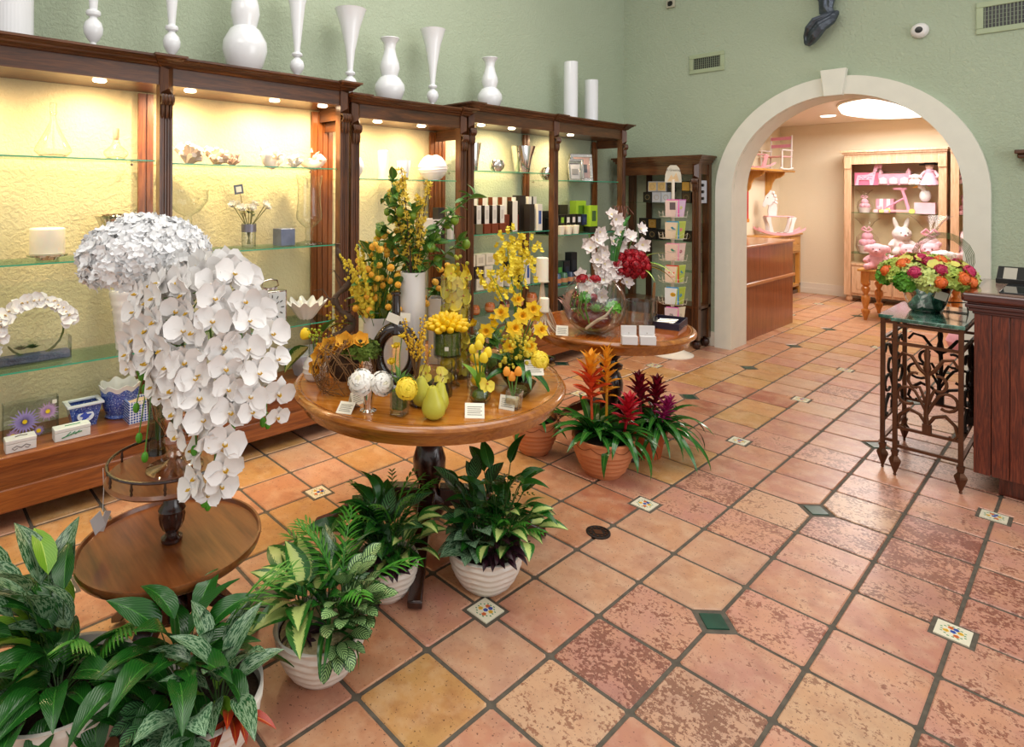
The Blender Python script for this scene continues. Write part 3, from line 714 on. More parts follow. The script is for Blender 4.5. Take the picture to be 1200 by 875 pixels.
mb = MB(); mb.box(-.0006, -.045, -.035, .0006, .0, .03, mat=RX(R(20))); mb.box(-.0006, .0, -.045, .0006, .045, .02, mat=RX(R(-30)) @ RZ(R(15)))
tg = thing('price_tag', 'pale paper price tag tied to the gallery rail of the tiered table', 'tag', (-1.035, -.88, .50), R(30))
part(tg, 'leaf_of_tag', mb, 'card_grey', smooth=False); part(tg, 'string', MB().tube([(0, 0, .02), (.0, .004, .09), (-.01, .01, .165)], .0012, 4), 'card_grey')

# ---------------- iron console table with green marble
t = NT('green_marble'); p = t.coord(); n1 = t.noise(5, 6, p, .7, dist=1.5); c = t.ramp(n1, (.35, '#0d2a24'), (.52, '#2a5a4c'), (.6, '#5e8c7c'), (.66, '#24493f'))
M['marble'] = t.fin(c, .08, 0, .6, .5)
t_ = thing('console_table', 'wrought iron console table with a green marble top beside the counter', 'table', (.605, 3.25, 0)); ZM = .90
px_, py_ = .185, .33
mb = MB(); o_ = .075
pl = [(-px_+o_-.02, -py_-.02), (px_+.018, -py_-.02), (px_+.018, py_+.02), (-px_-.02, py_+.02), (-px_-.02, -py_+o_-.02), (-px_+o_-.02, -py_+o_-.02)]
part(t_, 'marble_top', MB().prism(pl, ZM, ZM+.022), 'marble', bev=.004)
def leg_iron(mb, x, y):
    mb.box(x-.011, y-.011, .15, x+.011, y+.011, ZM); mb.box(x-.017, y-.017, .135, x+.017, y+.017, .15); mb.box(x-.014, y-.014, .118, x+.014, y+.014, .135)
    mb.lathe([(.005, 0), (.009, .006), (.006, .014), (.012, .03), (.03, .085), (.028, .095), (.012, .118)], 4, (x, y, 0), mat=None)
LG = [(-px_+o_, -py_), (px_, -py_), (-px_, -py_+o_), (px_, -py_), (-px_, py_), (px_, py_)]
for x, y in LG[:3] + LG[4:]: mb = MB(); leg_iron(mb, x, y); part(t_, 'leg', mb, 'iron', smooth=False)
def bars(mb, zs, a, b):
    d = Vector((b[0]-a[0], b[1]-a[1])); n = d.normalized()*0; L = d.length; an = math.atan2(d.y, d.x)
    for z in zs: mb.box(0, -.008, z-.008, L, .008, z+.008, mat=TR(a[0], a[1], 0) @ RZ(an))
mb = MB(); bars(mb, (.775, .285, .175), LG[0], LG[1]); bars(mb, (.88,), LG[0], LG[1])
bars(mb, (.775, .285, .175, .88), LG[2], LG[4]); bars(mb, (.775, .285, .175, .88), LG[3], LG[5]); bars(mb, (.775, .285, .88), LG[4], LG[5])
bars(mb, (.775, .175, .88), LG[2], (LG[0][0], LG[2][1])); bars(mb, (.775, .175, .88), (LG[0][0], LG[2][1]), LG[0])
for k_ in range(0, len(mb.v), 8): o1 = MB(); o1.add(mb.v[k_:k_+8], [tuple(q_-k_ for q_ in f_) for f_ in mb.f[k_//8*6:k_//8*6+6]]); part(t_, 'rail', o1, 'iron', smooth=False)
def scroll_panel(s):
    """tree of scrolls in the XZ plane, 0..1 wide -.5...5, height 0..1"""
    mb = MB(); W, H = s
    def cv(P, r): mb.tube([(x*W, 0, z*H) for x, z in P], r, 6)
    def spiral(cx, cz, r0, a0, turns, sgn, r, lead=None):
        P = [] if lead is None else list(lead); n = 16
        for k in range(n+1): t = k/n; a = a0 + sgn*turns*2*pi*t; q = r0*(1-.75*t); P.append((cx + q*cos(a), cz + q*sin(a)*W/H*1.0))
        cv(P, r)
    cv([(0, .02), (-.02, .25), (.02, .5), (0, .72)], [.017, .011, .011, .014]); mb.lathe([(.012, 0), (.02, .02), (.012, .06), (.016, .1), (.004, .15)], 8, (0, 0, .72*H))
    mb.box(-.02, -.015, 0, .02, .015, .05)
    for sg in (-1, 1):
        X = lambda P: [(sg*x, z) for x, z in P]
        cv(X([(0, .68), (.12, .74), (.26, .88), (.42, .9), (.5, .82)]), [.012, .011, .01, .008, .008])
        cv(X([(0, .08), (.12, .2), (.3, .24), (.46, .15), (.5, .04), (.42, -.02), (.36, .02)]), [.008, .01, .011, .01, .009, .008, .006])
        P = [(0, .22), (.12, .38)] + [(.33+.17*cos(a), .4+.1*sin(a)) for a in [pi*.9 - k*.42 for k in range(13)]]
        cv(X(P), .0085)
        P = [(0, .3), (.08, .46)] + [(.2+.12*cos(a), .6+.09*sin(a)) for a in [-2.2 + k*.42 for k in range(11)]]
        cv(X(P), .0085)
    return mb
part(t_, 'scroll_panel', scroll_panel((.27, .48)), 'iron', TR(o_/2, -py_, .29))
for x in (-px_, px_): part(t_, 'scroll_panel', scroll_panel((.46, .48)), 'iron_dark', TR(x, .03, .29) @ RZ(pi/2))
part(t_, 'scroll_panel', scroll_panel((.33, .48)), 'iron_dark', TR(0, py_, .29))

# ---------------- sales counter at the right
t_ = thing('sales_counter', 'dark reddish oak sales counter cut by the right edge', 'counter', (0, 0, 0))
cx0, cy0, cy1, cx1 = .832, 3.0, 3.75, 2.6
bw = .0735; x = cx0; k = 0
while x < cx1: part(t_, 'plank', MB().box(x+.0015, cy0, .11, min(x+bw, cx1)-.0015, cy0+.02, .985), 'counter', bev=.002); x += bw
y = cy0+.021
while y < cy1: part(t_, 'plank', MB().box(cx0, y+.0015, .11, cx0+.02, min(y+bw, cy1)-.0015, .985), 'counter', bev=.002); y += bw
part(t_, 'carcass', MB().box(cx0+.021, cy0+.021, .112, cx1, cy1-.02, .98), 'dark_panel')
part(t_, 'toe_kick', MB().box(cx0+.1, cy0+.07, 0, cx1, cy1-.1, .112), 'counter'); 
mb = MB()
for e, z0, z1 in ((.006, .985, 1.0), (.022, 1.0, 1.02), (.034, 1.02, 1.04), (.026, 1.04, 1.052)): mb.box(cx0-e, cy0-e, z0, cx1, cy1+e, z1)
part(t_, 'moulding', mb, 'counter_top', bev=.004, smooth=False)
part(t_, 'worktop', MB().box(cx0-.05, cy0-.05, 1.052, cx1, cy1+.05, 1.102), 'counter_top', bev=.014)
part(t_, 'inlay', MB().box(cx0+.0, cy0+.0, 1.102, cx1, cy1-.02, 1.104), pm('#a88878', .15, var=.1, coat=.5))
solo('glass_pad', 'dark glass counter pad lying flat on the sales counter', 'pad', MB().box(0, 0, 0, .9, .46, .008), pm('#1c2024', .04, var=.05), (.93, 3.05, 1.1045), bev=.002)
t_ = thing('leaflet_holder', 'black leaflet tray tilted up on the counter at the right edge', 'tray', (.87, 3.56, 1.1045))
part(t_, 'tray', MB().box(0, 0, 0, .9, .16, .012, mat=RX(R(32))).box(0, .0, 0, .9, .01, .03, mat=TR(0, -.006, 0)), 'black', bev=.003)
for k in range(3):
    c_ = part(t_, 'leaflet', MB().box(0, 0, 0, .2, .13, .004), 'card', TR(.10+.27*k, .012, .008) @ RX(R(32)))
    mb = MB(); flower(mb, .045, .08, .016, 0); flower(mb, .065, .06, .013, 1)
    part(c_, 'printed_flower', mb, [pm('#d83a2c', .5), pm('#e8b22c', .5)], TR(0, 0, .004))
    part(c_, 'print_line', MB().box(.09, .06, .004, .17, .064, .0046).box(.09, .045, .004, .16, .049, .0046), 'ink')
part(t_, 'card', MB().box(.03, .0, .0, .09, .13, .004), pm('#b0a89a', .5), RX(R(32)) @ TR(0, .01, .012))

# ================================================================ NURSERY ROOM
t_ = thing('service_desk', 'brown veneered desk panel just inside the arch on the left', 'desk', (0, 0, 0))
part(t_, 'front_panel', MB().box(-1.40, YB+.01, 0, -1.365, 7.08, 1.03), 'desk')
part(t_, 'end_panel', MB().box(-1.95, 7.045, 0, -1.40, 7.08, 1.03), 'desk'); part(t_, 'end_panel', MB().box(-1.95, YB+.01, 0, -1.40, YB+.045, 1.03), 'desk')
part(t_, 'desk_top', MB().box(-2.0, YB+.01, 1.03, -1.345, 7.10, 1.06), 'desk_rail', bev=.01); part(t_, 'rail', MB().box(-1.365, YB+.01, .60, -1.34, 7.10, .64), 'desk_rail', bev=.01)
t_ = thing('pine_chest', 'pine console chest with drawers behind the desk', 'chest', (0, 0, 0))
x0, x1, y0, y1, zt = RX0+.01, -2.10, 8.33, 9.80, .99
part(t_, 'chest_top', MB().box(x0, y0-.02, zt-.03, x1+.02, y1+.02, zt), 'pine', bev=.006)
part(t_, 'case', MB().box(x0, y0, zt-.32, x1-.012, y1, zt-.03), 'pine')
for k in range(3):
    a = y0+.04+k*(y1-y0-.08)/3; d = part(t_, 'drawer', MB().box(x1-.011, a+.01, zt-.29, x1+.004, a+(y1-y0-.08)/3-.01, zt-.06), 'pine', bev=.004)
    for q in (.3, .7): part(d, 'drawer_pull', MB().tube([(x1, a+q*.45-.03, zt-.16), (x1+.02, a+q*.45-.02, zt-.175), (x1+.02, a+q*.45+.02, zt-.175), (x1, a+q*.45+.03, zt-.16)], .004, 6), 'pine')
for x in (x0+.03, x1-.04):
    for y in (y0+.03, y1-.03): part(t_, 'leg', MB().box(x-.03, y-.03, 0, x+.03, y+.03, zt-.32), 'pineZ')
part(t_, 'low_shelf', MB().box(x0, y0, .12, x1-.01, y1, .16), 'pine'); part(t_, 'plinth', MB().box(x0, y0+.01, .0, x1-.03, y1-.01, .06), 'dark_panel')
t_ = thing('wall_shelf', 'pine wall shelf on scrolled brackets high in the nursery', 'shelf', (0, 0, 0))
part(t_, 'board', MB().box(RX0, 7.55, 1.985, -2.09, 9.46, 2.015), 'pine', bev=.005)
bk = [(0, 0), (.29, 0), (.28, -.05), (.22, -.09), (.15, -.11), (.11, -.18), (.09, -.27), (.05, -.32), (.04, -.38), (0, -.40)]
for y in (8.35, 9.2): part(t_, 'bracket', MB().prism([(x, z) for x, z in bk][::-1], -.02, .02, mat=TR(RX0, y, 1.985) @ RX(pi/2)), 'pineZ', bev=.004)
M['pink'] = pm('#e89ab4', .4, var=.05); M['pinkwood'] = pm('#f0b0b8', .4, var=.04); M['whitewood'] = pm('#efe8e6', .4, var=.04)
def rocking_horse(lab, m4, s, body='whitewood', seat='pinkwood'):
    t_ = thing('rocking_horse', lab, 'rocking horse', mat=m4)
    # faces -X ; rockers along X
    for sy in (-.14, .14):
        P_ = []; n = 14
        for k in range(n+1): a = -1.0 + 2.0*k/n; P_.append((.62*sin(a*.95)*s/1, .30*(1-cos(a))*s))
        P2 = [(x, z+.055*s) for x, z in P_]
        part(t_, 'rocker', MB().prism(P_ + P2[::-1], -.014*s, .014*s, mat=TR(0, sy*s, 0) @ RX(pi/2)), seat)
    for k in range(5): x = (-.28+.14*k)*s; part(t_, 'slat', MB().box(x-.03*s, -.15*s, .06*s, x+.03*s, .15*s, .075*s), body)
    for sx in (-1, 1):
        for sy in (-1, 1):
            m_ = TR(sx*.2*s, sy*.115*s, .07*s) @ RY(-sx*R(-12))
            part(t_, 'leg', MB().prism([(-.05*s, 0), (.04*s, 0), (.03*s, .2*s), (.05*s, .36*s), (-.05*s, .36*s), (-.03*s, .2*s)], -.012*s, .012*s, mat=m_ @ RX(pi/2)), body)
    part(t_, 'seat', MB().box(-.30*s, -.13*s, .42*s, .27*s, .13*s, .445*s), seat, bev=.006)
    hd = [(-.24, .44), (-.06, .44), (-.05, .62), (-.07, .78), (-.12, .93), (-.17, 1.0), (-.19, 1.04), (-.23, .98), (-.30, .90), (-.36, .74), (-.37, .67), (-.32, .63), (-.27, .70), (-.23, .68), (-.25, .56)]
    h = part(t_, 'head', MB().prism([(x*s, z*s) for x, z in hd][::-1], -.018*s, .018*s, mat=RX(pi/2)), body, bev=.004)
    part(h, 'eye', MB().ball((-.26*s, -.02*s, .86*s), .012*s, 8, 5), 'black')
    part(h, 'mane', MB().ball((-.14*s, 0, .97*s), .045*s).ball((-.1*s, 0, .9*s), .045*s).ball((-.08*s, 0, .82*s), .04*s).ball((-.07*s, 0, .74*s), .035*s), body)
    part(h, 'handle', MB().tube([(-.13*s, -.12*s, .76*s), (-.13*s, .12*s, .76*s)], .013*s, 8), body)
    return t_
rocking_horse('large white rocking horse with pink rockers on the pine chest', TR(-2.12, 8.85, .99) @ RZ(R(40)), .68)
rocking_horse('small pink rocking horse at the left end of the nursery wall shelf', TR(-2.20, 8.15, 2.015) @ RZ(R(30)), .48, 'pinkwood', 'pinkwood')
t_ = thing('rocking_chair', 'small white toy rocking chair with pink slats on the wall shelf', 'toy chair', (-2.22, 9.0, 2.015), R(-8))
for x in (-.16, .16):
    part(t_, 'back_post', MB().tube([(x, .14, .03), (x, .16, .55)], .013, 8), 'whitewood'); part(t_, 'front_leg', MB().tube([(x, -.14, .03), (x, -.14, .3)], .013, 8), 'whitewood')
    part(t_, 'arm', MB().box(x-.02, -.17, .30, x+.02, .16, .315), 'whitewood'); part(t_, 'rocker', MB().tube([(x, -.2, .03), (x, -.08, .012), (x, .08, .012), (x, .2, .03)], .012, 6), 'whitewood')
part(t_, 'seat', MB().box(-.17, -.15, .20, .17, .15, .215), 'pinkwood')
for z in (.36, .48): part(t_, 'back_slat', MB().box(-.16, .145, z, .16, .16, z+.05), 'pink')
t_ = thing('hanging_cloth', 'red and orange patterned cloth hanging at the left of the nursery', 'cloth', (-2.40, 8.2, 1.25))
part(t_, 'cloth', MB().box(-.0, -.10, .0, .03, .10, .42).box(.01, -.06, .4, .02, .06, .46), pm('#c8342c', .8, var=.4)); part(t_, 'trim', MB().box(-.005, -.105, -.05, .04, .105, .0), pm('#d88a2c', .8, var=.2))

# pale cabinet with toys
t_ = thing('toy_cabinet', 'pale wood cabinet full of pink toys at the back of the nursery', 'display cabinet', (0, 0, 0))
kx0, kx1, ky0, ky1, kt = -1.39, -.17, 9.40, 9.83, 2.30
part(t_, 'back_board', MB().box(kx0+.02, ky1-.02, .12, kx1-.02, ky1, kt-.1), pm('#d8c09a', .6))
for x in (kx0, kx1-.035): part(t_, 'side', MB().box(x, ky0+.02, .1, x+.035, ky1-.02, kt-.08), 'oakp')
def pale_post(x): 
    p = part(t_, 'post', MB().box(x, ky0, .10, x+.09, ky0+.03, kt-.09), 'oakp', bev=.004)
    part(p, 'keystone_block', MB().box(x-.005, ky0-.02, kt-.28, x+.095, ky0, kt-.10), 'oakp', bev=.012)
pale_post(kx0); pale_post(kx1-.09)
part(t_, 'frieze', MB().box(kx0+.09, ky0+.005, kt-.21, kx1-.09, ky0+.03, kt-.09), 'oakp')
mb = MB()
for e, a, b in ((.0, -.09, -.06), (.025, -.06, -.03), (.05, -.03, 0)): mb.box(kx0-e, ky0-e, kt+a, kx1+e*.3, ky1, kt+b)
part(t_, 'cornice', mb, 'oakp', smooth=False)
part(t_, 'deck', MB().box(kx0+.03, ky0+.01, .56, kx1-.03, ky1-.02, .59), 'oakp'); part(t_, 'lower_case', MB().box(kx0+.05, ky0+.03, .1, kx1-.05, ky1-.03, .56), 'oakp')
for k in range(2):
    a = kx0+.10+k*.52; d = part(t_, 'door', MB().box(a, ky0+.008, .14, a+.50, ky0+.028, .54), 'oakp', bev=.003)
    part(d, 'door_panel', MB().box(a+.06, ky0+.0, .20, a+.44, ky0+.01, .48), 'oakp', bev=.006)
    part(d, 'knob', MB().ball((a+(.47 if k == 0 else .03), ky0-.005, .36), .015), 'iron_dark')
for x in (kx0+.06, kx1-.06): part(t_, 'foot', MB().lathe([(.02, 0), (.045, .03), (.045, .06), (.03, .1)], 14, (x, ky0+.06, 0)), 'oakp')
for z in (1.775, 1.36, .745): part(t_, 'glass_shelf', MB().box(kx0+.04, ky0+.03, z-.01, kx1-.04, ky1-.03, z), 'shelf_glass')
t_ = thing('toy_cabinet', 'second pale wood cabinet mostly hidden behind the right jamb of the arch', 'display cabinet', (0, 0, 0))
part(t_, 'post', MB().box(-.13, 9.40, .1, -.04, 9.43, 2.3), 'oakp'); part(t_, 'side', MB().box(-.13, 9.44, .1, -.10, 9.80, 2.22), 'oakp'); part(t_, 'post', MB().box(.97, 9.40, .1, 1.06, 9.43, 2.3), 'oakp')
part(t_, 'cornice', MB().box(-.13, 9.37, 2.22, 1.1, 9.83, 2.3), 'oakp'); part(t_, 'lower_case', MB().box(-.10, 9.43, .1, 1.03, 9.8, .58), 'oakp'); part(t_, 'back_board', MB().box(-.1, 9.81, .1, 1.03, 9.83, 2.22), pm('#d8c09a', .6))
for z in (1.79, 1.36, .745): part(t_, 'glass_shelf', MB().box(-.09, 9.43, z-.01, 1.0, 9.8, z), 'shelf_glass')
def plush(lab, m4, s, col, ear='round', pose='sit', nose='#b86a72', name='plush_toy', cat='soft toy'):
    t_ = thing(name, lab, cat, mat=m4 @ SCL(s)); mb = MB()     # faces -Y, about 1 unit tall
    mb.ball((0, 0, .30), .27, 14, 9, sc=(1, .85, 1.1)); mb.ball((0, -.06, .74), .27, 14, 9, sc=(1.1, .95, .92)); mb.ball((0, -.28, .68), .12, 10, 7, sc=(1.1, .9, .8))
    for sx in (-1, 1):
        mb.tube([(sx*.2, -.02, .48), (sx*.34, -.14, .36), (sx*.36, -.2, .28)], [.1, .095, .1], 9)
        mb.tube([(sx*.14, -.05, .13), (sx*.24, -.26, .1), (sx*.28, -.38, .11)], [.13, .12, .12], 9); mb.ball((sx*.29, -.4, .12), .12, 9, 6)
        if ear == 'round': mb.ball((sx*.24, -.0, .96), .1, 9, 6, sc=(1, .5, 1))
        elif ear == 'long': mb.tube([(sx*.1, 0, .9), (sx*.17, .02, 1.12), (sx*.22, .02, 1.32)], [.07, .08, .04], 8)
        else: mb.tube([(sx*.2, 0, .9), (sx*.34, -.05, .82), (sx*.38, -.08, .66)], [.06, .09, .06], 8)
    o = part(t_, 'body', mb, pm(col, .95, var=.06, bump=.4, bs=60)); rm = o.modifiers.new('r', 'REMESH'); rm.mode = 'VOXEL'; rm.voxel_size = .035; rm.use_smooth_shade = True
    for sx in (-1, 1): part(t_, 'eye', MB().ball((sx*.1, -.305, .79), .022, 8, 5), 'black')
    part(t_, 'nose', MB().ball((0, -.385, .71), .035, 8, 5, sc=(1.2, .6, .8)), pm(nose, .6))
    return t_
zA, zB, zC, zD = 1.775, 1.36, .745, .59; yk = 9.60
# top shelf
t_ = thing('giraffe_planter', 'flat pink giraffe cut out fixed to a pink box on the top toy shelf', 'toy box', (-1.15, 9.55, zA))
part(t_, 'box', MB().box(-.14, .0, 0, .16, .16, .19), pm('#e0708e', .6)); gp = [(-.1, 0), (-.07, 0), (-.07, .09), (.03, .09), (.03, 0), (.07, 0), (.08, .1), (.1, .22), (.13, .30), (.1, .31), (.1, .36), (.14, .36), (.17, .38), (.2, .36), (.2, .32), (.19, .26), (.15, .26), (.13, .17), (.12, 0), (.15, 0), (.15, -.0)]
gp = [(-.13, 0), (-.09, 0), (-.08, .08), (.04, .08), (.05, 0), (.09, 0), (.11, .14), (.12, .24), (.10, .29), (.14, .33), (.12, .37), (.15, .36), (.19, .37), (.22, .36), (.2, .33), (.21, .28), (.19, .25), (.16, .25), (.14, .16), (.14, 0), (.10, 0)]
gp = [(-.13, 0), (-.09, 0), (-.08, .08), (.05, .08), (.06, 0), (.10, 0), (.12, .14), (.16, .25), (.2, .25), (.215, .29), (.2, .33), (.23, .37), (.18, .36), (.13, .37), (.135, .33), (.11, .28), (.10, .2), (.03, .16), (-.10, .15)]
g_ = part(t_, 'giraffe', MB().prism(gp, 0, .015, mat=RX(pi/2)), pm('#f2b4c8', .5)); mb = MB(); rr = random.Random(4)
for k in range(16): mb.cbox((rr.uniform(-.09, .1), -.016, rr.uniform(.09, .14)), (.014, .002, .012))
for k in range(4): mb.cbox((.11+.02*k, -.016, .17+.035*k), (.014, .002, .014))
part(g_, 'spots', mb, pm('#d86a90', .5), kind='stuff')
t_ = thing('wrapped_castle_set', 'pink castle shaped gift set in clear film on the top toy shelf', 'gift set', (-.80, 9.56, zA))
part(t_, 'box', MB().box(-.2, 0, 0, .2, .18, .17), pm('#efaac0', .5, var=.2)); mb = MB()
for x in (-.13, 0, .13): mb.lathe([(.055, 0), (.055, .07), (.0, .1)], 14, (x, -.01, .02), mat=None)
part(t_, 'rolled_cloths', mb, pm('#f8e0e4', .8)); mb = MB()
for x in (-.17, .17): mb.lathe([(.03, .17), (.035, .19), (0, .26)], 8, (x, .03, 0))
part(t_, 'turret', mb, pm('#f2c0d0', .5)); part(t_, 'film', MB().box(-.21, -.075, 0, .21, .19, .21), 'cello')
plush('small white lamb lying beside the black hatted doll', TR(-.545, 9.53, zA), .16, '#f2e4e2', 'floppy')
t_ = thing('doll', 'rag doll in a pale pink dress and a wide black hat', 'doll', (-.38, 9.55, zA))
part(t_, 'dress', MB().lathe([(.12, 0), (.1, .06), (.05, .17), (.06, .2), (.03, .23)], 14), pm('#e6b8cc', .8)); part(t_, 'head', MB().ball((0, 0, .27), .055, 12, 8), pm('#eccab8', .6))
part(t_, 'hat', MB().lathe([(0, .295), (.12, .285), (.125, .30), (.065, .31), (.06, .35), (.04, .37), (0, .375)], 16), pm('#1a1416', .9, bump=.3))
mb = MB().tube([(-.05, 0, .2), (-.1, -.03, .13), (-.08, -.06, .1)], .018, 6).tube([(.05, 0, .2), (.1, -.03, .13), (.08, -.06, .1)], .018, 6); part(t_, 'sleeves', mb, pm('#f0ccd8', .8))
# middle shelf
def giftwrap(lab, x, y, z, s, toys):
    t_ = thing('wrapped_gift_basket', lab, 'gift basket', (x, y, z))
    part(t_, 'basket', MB().lathe([(.0, 0), (.10*s, 0), (.13*s, .12*s), (.125*s, .12*s), (.0, .1*s)], 20), pm('#e6dcd8', .7, bump=.5, bs=60))
    mb = MB(); rr = random.Random(int(x*100))
    for k in range(6): a = k*1.05; mb.ball((.06*s*cos(a), .06*s*sin(a), .17*s), .055*s, 8, 6)
    mb.ball((0, 0, .26*s), .08*s, 10, 7); o = part(t_, 'toys', mb, pm(toys, .9, bump=.4))
    part(t_, 'bow', MB().tube([(-.07*s, -.03*s, .38*s), (-.03*s, -.06*s, .42*s), (0, -.04*s, .38*s), (.03*s, -.06*s, .42*s), (.07*s, -.03*s, .38*s), (.02*s, -.05*s, .34*s), (-.07*s, -.03*s, .38*s)], .014*s, 6), pm('#eeb0c0', .6))
    def cr(a, j, r, z_): return (r*(1+.10*sin(5*a+j)+.06*sin(11*a+2*j)), z_)
    part(t_, 'cellophane', MB().lathe([(.13*s, 0), (.16*s, .12*s), (.14*s, .26*s), (.03*s, .38*s), (.10*s, .5*s), (.17*s, .56*s)], 26, rf=cr, cap=False), 'cello')
    return t_
giftwrap('film wrapped basket of pink toys at the left of the middle toy shelf', -1.17, yk, zB, .62, '#eab6c4')
t_ = thing('toy_scooter', 'pink wooden toy walker with a slanting handle on the middle toy shelf', 'toy', (-.72, 9.55, zB))
part(t_, 'deck', MB().box(-.18, 0, .02, .15, .08, .05), 'pinkwood'); part(t_, 'handle_post', MB().box(-.018, -.012, 0, .018, .012, .34, mat=TR(.1, .04, .03) @ RY(R(-14))), 'pink'); part(t_, 'handlebar', MB().box(-.09, .02, .345, .07, .06, .375), 'pink')
part(t_, 'strut', MB().tube([(-.2, .04, .06), (-.1, .04, .13), (.05, .04, .23)], .014, 6), 'pink')
for x in (-.15, .14): part(t_, 'wheel', MB().lathe([(.0, -.012), (.035, -.012), (.035, .012), (0, .012)], 16, mat=TR(x, -.01, .035) @ RX(pi/2)), pm('#e8e070', .5))
t_ = thing('striped_gift_box', 'pink and white striped gift box on the middle toy shelf', 'box', (-.93, 9.66, zB))
for k in range(5): part(t_, 'stripe', MB().box(-.11+.044*k, 0, 0, -.066+.044*k, .14, .21), pm('#f4eef0', .6) if k % 2 else pm('#e8a0b4', .6))
t_ = thing('block_stack', 'small pink and yellow soft blocks at the foot of the striped box', 'toy blocks', (-1.0, 9.5, zB))
for x, z, c in ((-.04, 0, '#f0c8d0'), (.03, 0, '#e8e088'), (.0, .05, '#f0a8b8'), (.09, 0, '#f2b8c4')): part(t_, 'block', MB().box(x, 0, z, x+.06, .06, z+.05), pm(c, .7), bev=.01)
t_ = thing('stork_figure', 'white stork figure with an orange bill standing on a pink parcel', 'figure', (-.44, 9.62, zB))
part(t_, 'parcel', MB().box(-.12, -.05, 0, .12, .1, .16), pm('#f2c4d0', .7, var=.15)); mb = MB(); mb.ball((0, 0, .26), .07, 12, 8, sc=(1, .8, 1.3)); mb.tube([(0, 0, .3), (-.02, -.02, .36), (-.04, -.03, .4)], [.035, .03, .045], 8); mb.ball((-.045, -.035, .41), .05, 10, 7)
part(t_, 'bird', mb, pm('#f0eaec', .8)); part(t_, 'bill', MB().lathe([(.022, 0), (.0, .09)], 8, mat=TR(-.07, -.05, .4) @ RY(R(-110))), pm('#e8a040', .5)); part(t_, 'bow', MB().ball((.05, -.03, .42), .03, 8, 5).ball((.1, -.03, .43), .03, 8, 5), pm('#e8a0b0', .6))
# third shelf
giftwrap('film wrapped round basket at the left of the lowest toy shelf', -1.13, yk-.02, zC, .95, '#eab0c0')
plush('pale seated rabbit toy behind the pink pigs', TR(-.72, 9.62, zC+.0) @ RZ(.5), .42, '#e6d6d4', 'long')
for k, (x, lab) in enumerate(((.12, 'pink toy on the upper shelf of the hidden cabinet'),)): plush(lab, TR(x-.1, 9.55, 1.79), .25, '#ecc4cc')
plush('pink bear on the middle shelf of the cabinet behind the jamb', TR(.04, 9.55, 1.36), .26, '#eab4c0'); plush('pink bundle toy on the low shelf of the cabinet behind the jamb', TR(.06, 9.52, .745), .42, '#f0d0d4', 'floppy'); plush('white bear seated at the bottom of the cabinet behind the jamb', TR(.08, 9.52, .58), .16, '#f2eaea')
# low pine table with turned legs and soft toys
t_ = thing('plush_table', 'orange pine table with turned legs carrying pink soft toys', 'table', (0, 0, 0))
qx0, qx1, qy0, qy1, qz = -.84, .07, 7.94, 8.72, .665
part(t_, 'table_top', MB().box(qx0-.03, qy0-.03, qz-.03, qx1+.03, qy1+.03, qz), 'pine', bev=.008)
mb = MB().box(qx0+.05, qy0+.02, qz-.14, qx1-.05, qy0+.04, qz-.03).box(qx0+.02, qy0+.05, qz-.14, qx0+.04, qy1-.05, qz-.03); part(t_, 'apron', mb, 'pine')
lg = MB().lathe([(.018, 0), (.022, .03), (.038, .08), (.05, .11), (.048, .135), (.026, .15), (.028, .17), (.046, .24), (.052, .28), (.046, .31), (.024, .33), (.026, .345), (.048, .39), (.05, .42), (.03, .445), (.05, .465), (.05, .485)], 18); lg.box(-.045, -.045, .485, .045, .045, qz-.03)
ml = mesh('leg', lg, 'orange_pine')
for x in (qx0+.05, qx1-.05):
    for y in (qy0+.05, qy1-.05): obj('leg', ml, t_, TR(x, y, 0))
plush('pink dog with floppy ears sitting on the left corner of the pine table', TR(-.68, 8.06, qz) @ RZ(.1), .34, '#f0b4bc', 'floppy')
plush('small pink piglet squeezed between dog and pig', TR(-.50, 8.02, qz), .20, '#f0bcc0', 'round'); plush('round pink pig lying behind the flowers', TR(-.38, 8.24, qz) @ RZ(.2), .34, '#f2bcc4', 'round')
plush('white lamb toy at the right end of the pine table', TR(-.02, 8.1, qz), .30, '#f0ecec', 'floppy', nose='#6a5a5c'); plush('pink bunny leaning behind the pig', TR(-.19, 8.38, qz), .36, '#eebac4', 'round')
giftwrap('tall gift basket under flared clear film with a pink bow on the pine table', -.20, 8.5, qz, 1.25, '#f2d6dc')
solo('pink_bag', 'pink wrapped parcel on the floor behind the iron table', 'parcel', MB().lathe([(.14, 0), (.18, .1), (.14, .2), (.03, .26), (.08, .32)], 18, cap=True), pm('#eaa8b8', .6, var=.2), (.35, 6.9, 0))
# ceiling fittings
t_ = thing('ceiling_fixture', 'wide oval white ceiling lamp glowing in the nursery', 'ceiling lamp', (-.45, 7.95, 2.66))
ov = MB().lathe([(0, 0), (.36, .0), (.46, .03), (.48, .08), (.47, .118)], 48); part(t_, 'diffuser', ov, 'lampshade', SCL(1.25, 2.0, 1)); part(t_, 'rim', MB().lathe([(.485, .09), (.495, .1), (.495, .119), (.47, .119)], 48, cap=False), 'white_paint', SCL(1.25, 2.0, 1))
solo('recessed_light', 'small round recessed light in the nursery ceiling', 'ceiling lamp', MB().lathe([(0, -.004), (.075, -.004), (.09, -.012), (.1, -.001)], 28), 'lampshade', (-1.42, 8.7, RH))
t_ = thing('ceiling_vent', 'dark slotted vent in the nursery ceiling near the arch', 'vent', (-1.78, 7.95, RH-.012)); part(t_, 'frame', MB().box(-.12, -.12, 0, .12, -.09, .01).box(-.12, .09, 0, .12, .12, .01).box(-.12, -.09, 0, -.09, .09, .01).box(.09, -.09, 0, .12, .09, .01), 'white_paint')
for k in range(5): part(t_, 'slat', MB().box(-.09, -.075+.035*k, 0, .09, -.06+.035*k, .01), 'iron_dark')
